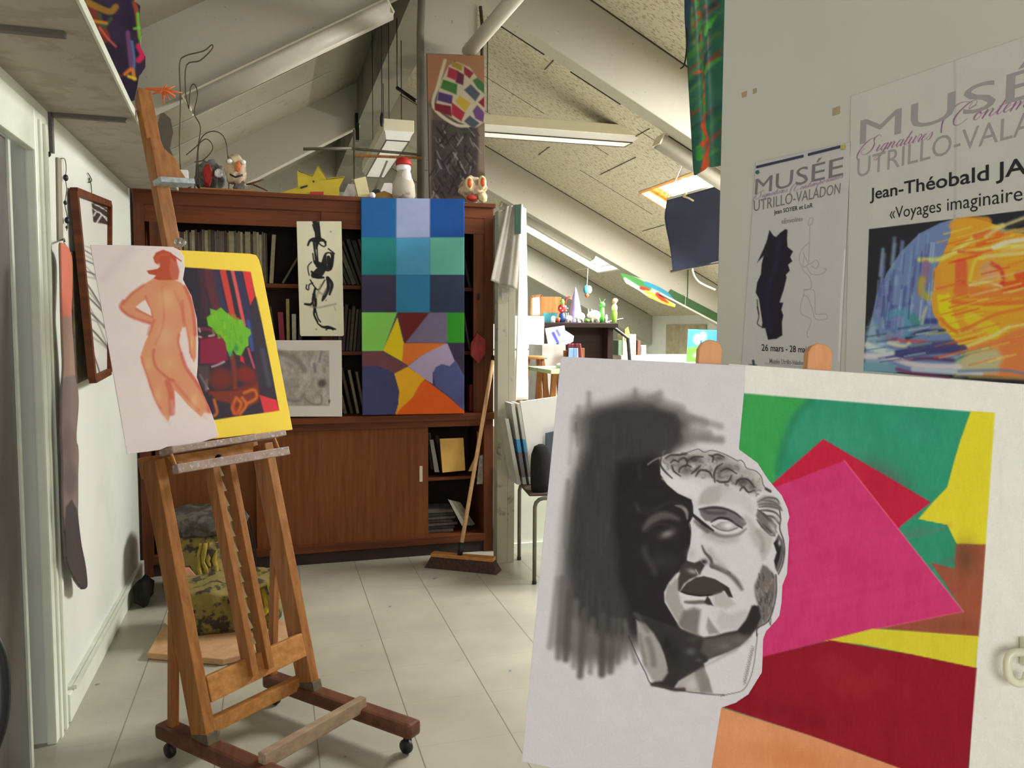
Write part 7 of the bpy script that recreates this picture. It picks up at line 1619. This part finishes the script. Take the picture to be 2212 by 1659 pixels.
# painted table on a trestle and stool by the curtain
t0, t1 = at(1163, 795, 6.0), at(1300, 800, 6.0); tz_ = t0.z
o = empty('work_table', (t0.x + .4, 6.2, 0), 'work table with a green and white painted top on wooden trestles', 'table')
MB().bb((t0.x, 5.7, tz_ - .03), (t1.x, 6.3, tz_), .004).build('tabletop', mottled('green_white_top', (190, 206, 160), (90, 150, 70), sscale=7, thr=.5), o)
for xx in (t0.x + .1, t1.x - .1):
    for s_ in (-1, 1): MB().bar((xx + s_ * .09, 5.85, 0), (xx + s_ * .02, 5.85, tz_ - .03), .04, .03, (1, 0, 0)).build('leg', 'oak', o); MB().bar((xx + s_ * .09, 6.2, 0), (xx + s_ * .02, 6.2, tz_ - .03), .04, .03, (1, 0, 0)).build('leg', 'oak', o)
tag(MB().ball((t0.x + .22, 5.95, tz_ + .022), .06, 3, (1.6, 1, .35), None, .3, 4, 8).build('paint_cloth', 'white_cloth', None, True), 'crumpled white cloth lying on the green and white work table', 'cloth')
s0 = at(1152, 770, 6.6); o = empty('tall_stool', (s0.x, 6.6, 0), 'tall wooden stool with splayed legs beside the curtain', 'stool')
MB().lathe([(.12, 0), (.13, .012), (.12, .024)], (s0.x, 6.6, s0.z - .02), 20).build('seat', 'oak_y', o, True)
for q in ((-.2, -.15), (.22, -.15), (.2, .18), (-.2, .18)): MB().bar((s0.x + q[0], 6.6 + q[1], 0), (s0.x + q[0] * .3, 6.6 + q[1] * .3, s0.z - .02), .028, .028).build('leg', 'oak', o)
# right of the sideboard: desk, boxes, wall panels, blue picture
d0, d1 = at(1335, 767, 9.0), at(1500, 775, 9.0)
tag(MB().bb((d0.x, 8.9, 0), (d1.x, 9.25, d0.z), .005).build('low_cabinet', plain('pale_beige_paint', (180, 176, 156), .7)), 'low beige cabinet under the roof slope, right of the sideboard', 'cabinet')
dz_ = d0.z
def onl(x0, x1, y0, dep, name, mat, label, cat, Yb=8.95):
    a_, c_ = at(x0, y0, Yb), at(x1, y0, Yb); return tag(MB().bb((a_.x, Yb, dz_ + .001), (c_.x, Yb + dep, a_.z), .003).build(name, mat), label, cat)
onl(1346, 1374, 722, .16, 'document_box', 'cream', 'cream document box on the low beige cabinet', 'box')
onl(1378, 1384, 735, .2, 'binder', plain('brown_binder', (96, 60, 46), .7), 'brown binder right of the cream document box', 'binder')
onl(1386, 1396, 746, .16, 'binder', 'white', 'white binder right of the brown one', 'binder')
onl(1336, 1344, 735, .2, 'binder', plain('green_binder', (70, 90, 70), .7), 'grey-green binder left of the cream document box', 'binder')
tag(MB().poly3([at(1350, 712, 8.93), at(1357, 706, 8.93), at(1361, 722, 8.93), at(1358, 735, 8.93), at(1351, 735, 8.93)], (0, -1, 0), .01).build('yellow_glove', plain('mustard_cloth', (170, 150, 60), .8)), 'mustard yellow cloth hanging on the cream document box', 'cloth')
for y0_, y1_, lb, nm in ((10.9, 12.2, 'far beige panel with faint marks on the eaves wall', 'wall_panel'), ):
    tag(MB().bb((6.38, y0_, .9), (6.399, y1_, 1.5)).build(nm, plain('beige_panel', (170, 160, 130), .8, var=.15)), lb, 'panel')
V_ = Canvas([(1487, 711), (1560, 714), (1560, 785), (1483, 782)], 50, 46, (60, 120, 160), .8, 61)
V_.poly([(1480, 752), (1500, 748), (1560, 745), (1560, 790), (1480, 790)], (90, 150, 60), 3); V_.blob(1507, 733, 9, 11, (210, 216, 216), .95, 0, 2); V_.blob(1519, 726, 7, 9, (214, 220, 220), .95, 0, 2); V_.line([(1514, 736), (1514, 752)], 3, (40, 60, 90), 1.5); V_.blob(1503, 768, 5, 4, (220, 226, 220), .9)
tag(V_.build('blue_tree_picture', on_plane((0, 8.2, 0), (0, -1, 0)), 'paint_satin', (0, -1, 0), .01), 'blue and green picture of two white trees, seen just left of the partition', 'painting')
w_ = at(1487, 782, 8.2); w2 = at(1560, 782, 8.2)
tag(MB().bb((w_.x - .05, 8.19, 0), (w2.x + .3, 8.4, w_.z - .001)).build('white_cupboard', 'white'), 'white cupboard carrying the blue and green tree picture', 'cupboard')

# hangings under the far rafter and by the roof window
Fi = Canvas([(1335, 585), (1475, 585), (1475, 675), (1335, 675)], 90, 60, (190, 190, 170), 0.75, 71)
for p, w, c in (([(1340, 592), (1380, 610), (1400, 622)], 14, (70, 140, 70)), ([(1350, 602), (1390, 628)], 5, (220, 220, 210)), ([(1395, 612), (1430, 628), (1460, 650)], 9, (60, 150, 180)), ([(1385, 622), (1398, 626)], 8, (200, 60, 50)), ([(1395, 630), (1430, 645), (1455, 662)], 7, (220, 200, 60)), ([(1420, 636), (1440, 655)], 9, (196, 60, 50)), ([(1400, 640), (1450, 660)], 4, (230, 190, 60))):
    Fi.line(p, w, c, 1.5, .95)
fi = Fi.build('paper_garland', on_plane((0, 9.355, 0), (0, -1, 0)), 'paint_matte', (0, -1, 0), .006, cut=[(1338, 589), (1352, 592), (1400, 606), (1440, 628), (1462, 652), (1458, 664), (1436, 658), (1400, 642), (1380, 628), (1352, 612)], edge=(190, 190, 170))
tag(fi, 'colourful paper garland in green, red and yellow pinned under the far right rafter', 'garland')
def hr(x, y, d_): return hit(x, y, (XR, 0, ZR - d_), (SR, 0, 1))
gb = MB().poly3([at(1438, 640, 9.375), at(1450, 625, 9.375), at(1575, 690, 9.375), at(1575, 712, 9.375)], (0, -1, 0), .02)
gq = at(1485, 648, 9.385)
tag(gb.tube([gq, Vector((gq.x, gq.y, zr(gq.x) - .006))], .006, 6).build('green_board', plain('bottle_green', (48, 84, 44), .6)), 'long dark green board slung along the far roof slope', 'board')
tag(MB().tube([at(1425, 633, 9.32), at(1575, 712, 9.32)], .013, 8).tube([at(1480, 662, 9.32), at(1481, 636, 9.32), Vector((at(1481, 636, 9.32).x, 9.41, at(1481, 636, 9.32).z))], .003, 5).build('pale_rod', 'tube_white'), 'pale rod hanging just below the green board', 'rod')
# navy blind hanging from the open roof window
Yb = 6.55
def fb_(u, v):
    L_ = [(1441, 431), (1439, 470), (1444, 520), (1450, 586)]; k = v * 3; i = min(int(k), 2); f_ = k - i
    lx = L_[i][0] * (1 - f_) + L_[i + 1][0] * f_; ly = L_[i][1] * (1 - f_) + L_[i + 1][1] * f_
    rx, ry = 1570, 396 + v * (566 - 396)
    p = hY(lx * (1 - u) + rx * u, ly * (1 - u) + ry * u, Yb); p.y += .03 * math.sin(v * 5) * (1 - u); return p
bl = empty('roof_window_blind', hY(1500, 580, Yb), 'navy fabric blind hanging down from the open roof window', 'blind')
MB().grid(fb_, 24, 30).build('fabric', 'navy', bl, True, solid=.004)
MB().tube([hY(1449, 587, Yb), hY(1570, 562, Yb)], .012, 10).build('bottom_bar', 'tube_metal', bl, True)
MB().tube([hY(1441, 430, Yb), hY(1570, 394, Yb)], .010, 10).build('top_bar', 'tube_white', bl, True)
MB().tube([hY(1476, 424, Yb - .02), hY(1488, 428, Yb - .05), hY(1498, 434, Yb - .05)], .008, 8).tube([hY(1484, 418, Yb), hY(1476, 424, Yb - .02)], .01, 8).build('handle', 'cream', bl, True)
q_ = hY(1441, 430, Yb); MB().tube([q_, Vector((q_.x + .25, q_.y + .1, zr(q_.x + .25) + .03))], .004, 6).build('cord', 'white', bl)
P = [hY(x, y, 6.9) for x, y in ((1494, 574), (1499, 594), (1508, 607), (1522, 616), (1545, 626))]
tag(MB().tube(smoothpts(P, 5), .008, 8).tube([P[0], P[0] + Vector((-.01, .1, .14)), P[0] + Vector((-.02, .2, zr(P[0].x) - P[0].z - .01))], .006, 6).build('white_cable', 'white', None, True), 'white cable looping below the navy blind', 'cable')
# painted cloth at the partition edge
Gc = Canvas([(1474, -60), (1640, -60), (1640, 400), (1500, 400)], 90, 200, (44, 96, 78), 0.85, 81)
Gc.vary(6, (0.03, .02))
for p, w, c in (([(1500, 0), (1512, 120), (1520, 250), (1512, 340)], 12, (60, 130, 50)), ([(1488, 20), (1495, 100)], 6, (110, 120, 60)), ([(1484, -40), (1482, 80), (1480, 140)], 10, (44, 66, 84)), ([(1530, 10), (1520, 30), (1500, 32)], 8, (170, 64, 40)), ([(1532, 50), (1514, 66), (1508, 95), (1505, 110)], 9, (176, 60, 36)),
                ([(1544, 30), (1530, 70)], 12, (66, 160, 50)), ([(1536, 90), (1518, 110), (1512, 130)], 7, (150, 50, 36)), ([(1496, 160), (1512, 158), (1520, 180), (1518, 225)], 8, (190, 70, 36)), ([(1520, 155), (1530, 130)], 4, (30, 40, 36)), ([(1522, 250), (1514, 275), (1530, 300), (1512, 315)], 13, (196, 62, 32)), ([(1530, 310), (1522, 345), (1515, 385), (1530, 345)], 18, (200, 66, 36)),
                ([(1505, 320), (1506, 345)], 9, (56, 150, 50)), ([(1540, 100), (1528, 120), (1520, 140)], 4, (26, 36, 40)), ([(1536, 235), (1524, 255)], 5, (30, 40, 44)), ([(1510, 60), (1503, 100)], 3, (24, 34, 40)), ([(1538, 60), (1530, 90)], 5, (30, 50, 40))):
    Gc.line(p, w, c, 2, .95)
for i in range(60):
    x, y = Gc.rng.uniform(1486, 1552), Gc.rng.uniform(-30, 350); c = ((36, 74, 66), (58, 120, 52), (30, 60, 58), (64, 96, 90), (80, 140, 60))[i % 5]
    if i % 4 == 0: Gc.line([(x - 8, y + 14), (x, y), (x + 16, y - 12)], Gc.rng.uniform(3, 7), (150, 52, 34), 2, .75)
    else: Gc.line([(x - 10, y + 16), (x, y), (x + 18, y - 14)], Gc.rng.uniform(4, 12), c, 3, .55)
gc = Gc.build('painted_banner', on_plane((0, 2.62, 0), (0, -1, 0), 0, lambda u, v: .02 * np.sin(u * 14)), 'paint_satin', (0, -1, 0), .003, edge=(44, 96, 78),
    cut=[(1478, -55), (1480, 60), (1484, 140), (1487, 250), (1493, 320), (1500, 380), (1512, 372), (1530, 360), (1636, 350), (1636, -55)])
tag(gc, 'narrow painted banner in green with red drips, hanging behind the partition edge', 'banner')
struct(MB().tube([(1.44, 2.625, 2.70), (2.6, 2.625, 2.70)], .012, 8).build('trim_12', 'dark_metal'))
q_ = hY(1481, 140, 2.6); tag(MB().tube(smoothpts([hY(1484, 60, 2.6), hY(1483, 110, 2.6), hY(1478, 140, 2.6), hY(1470, 148, 2.6)], 4), .003, 6).build('cord', 'dark_metal'), 'thin dark cord at the left edge of the painted banner', 'cord')
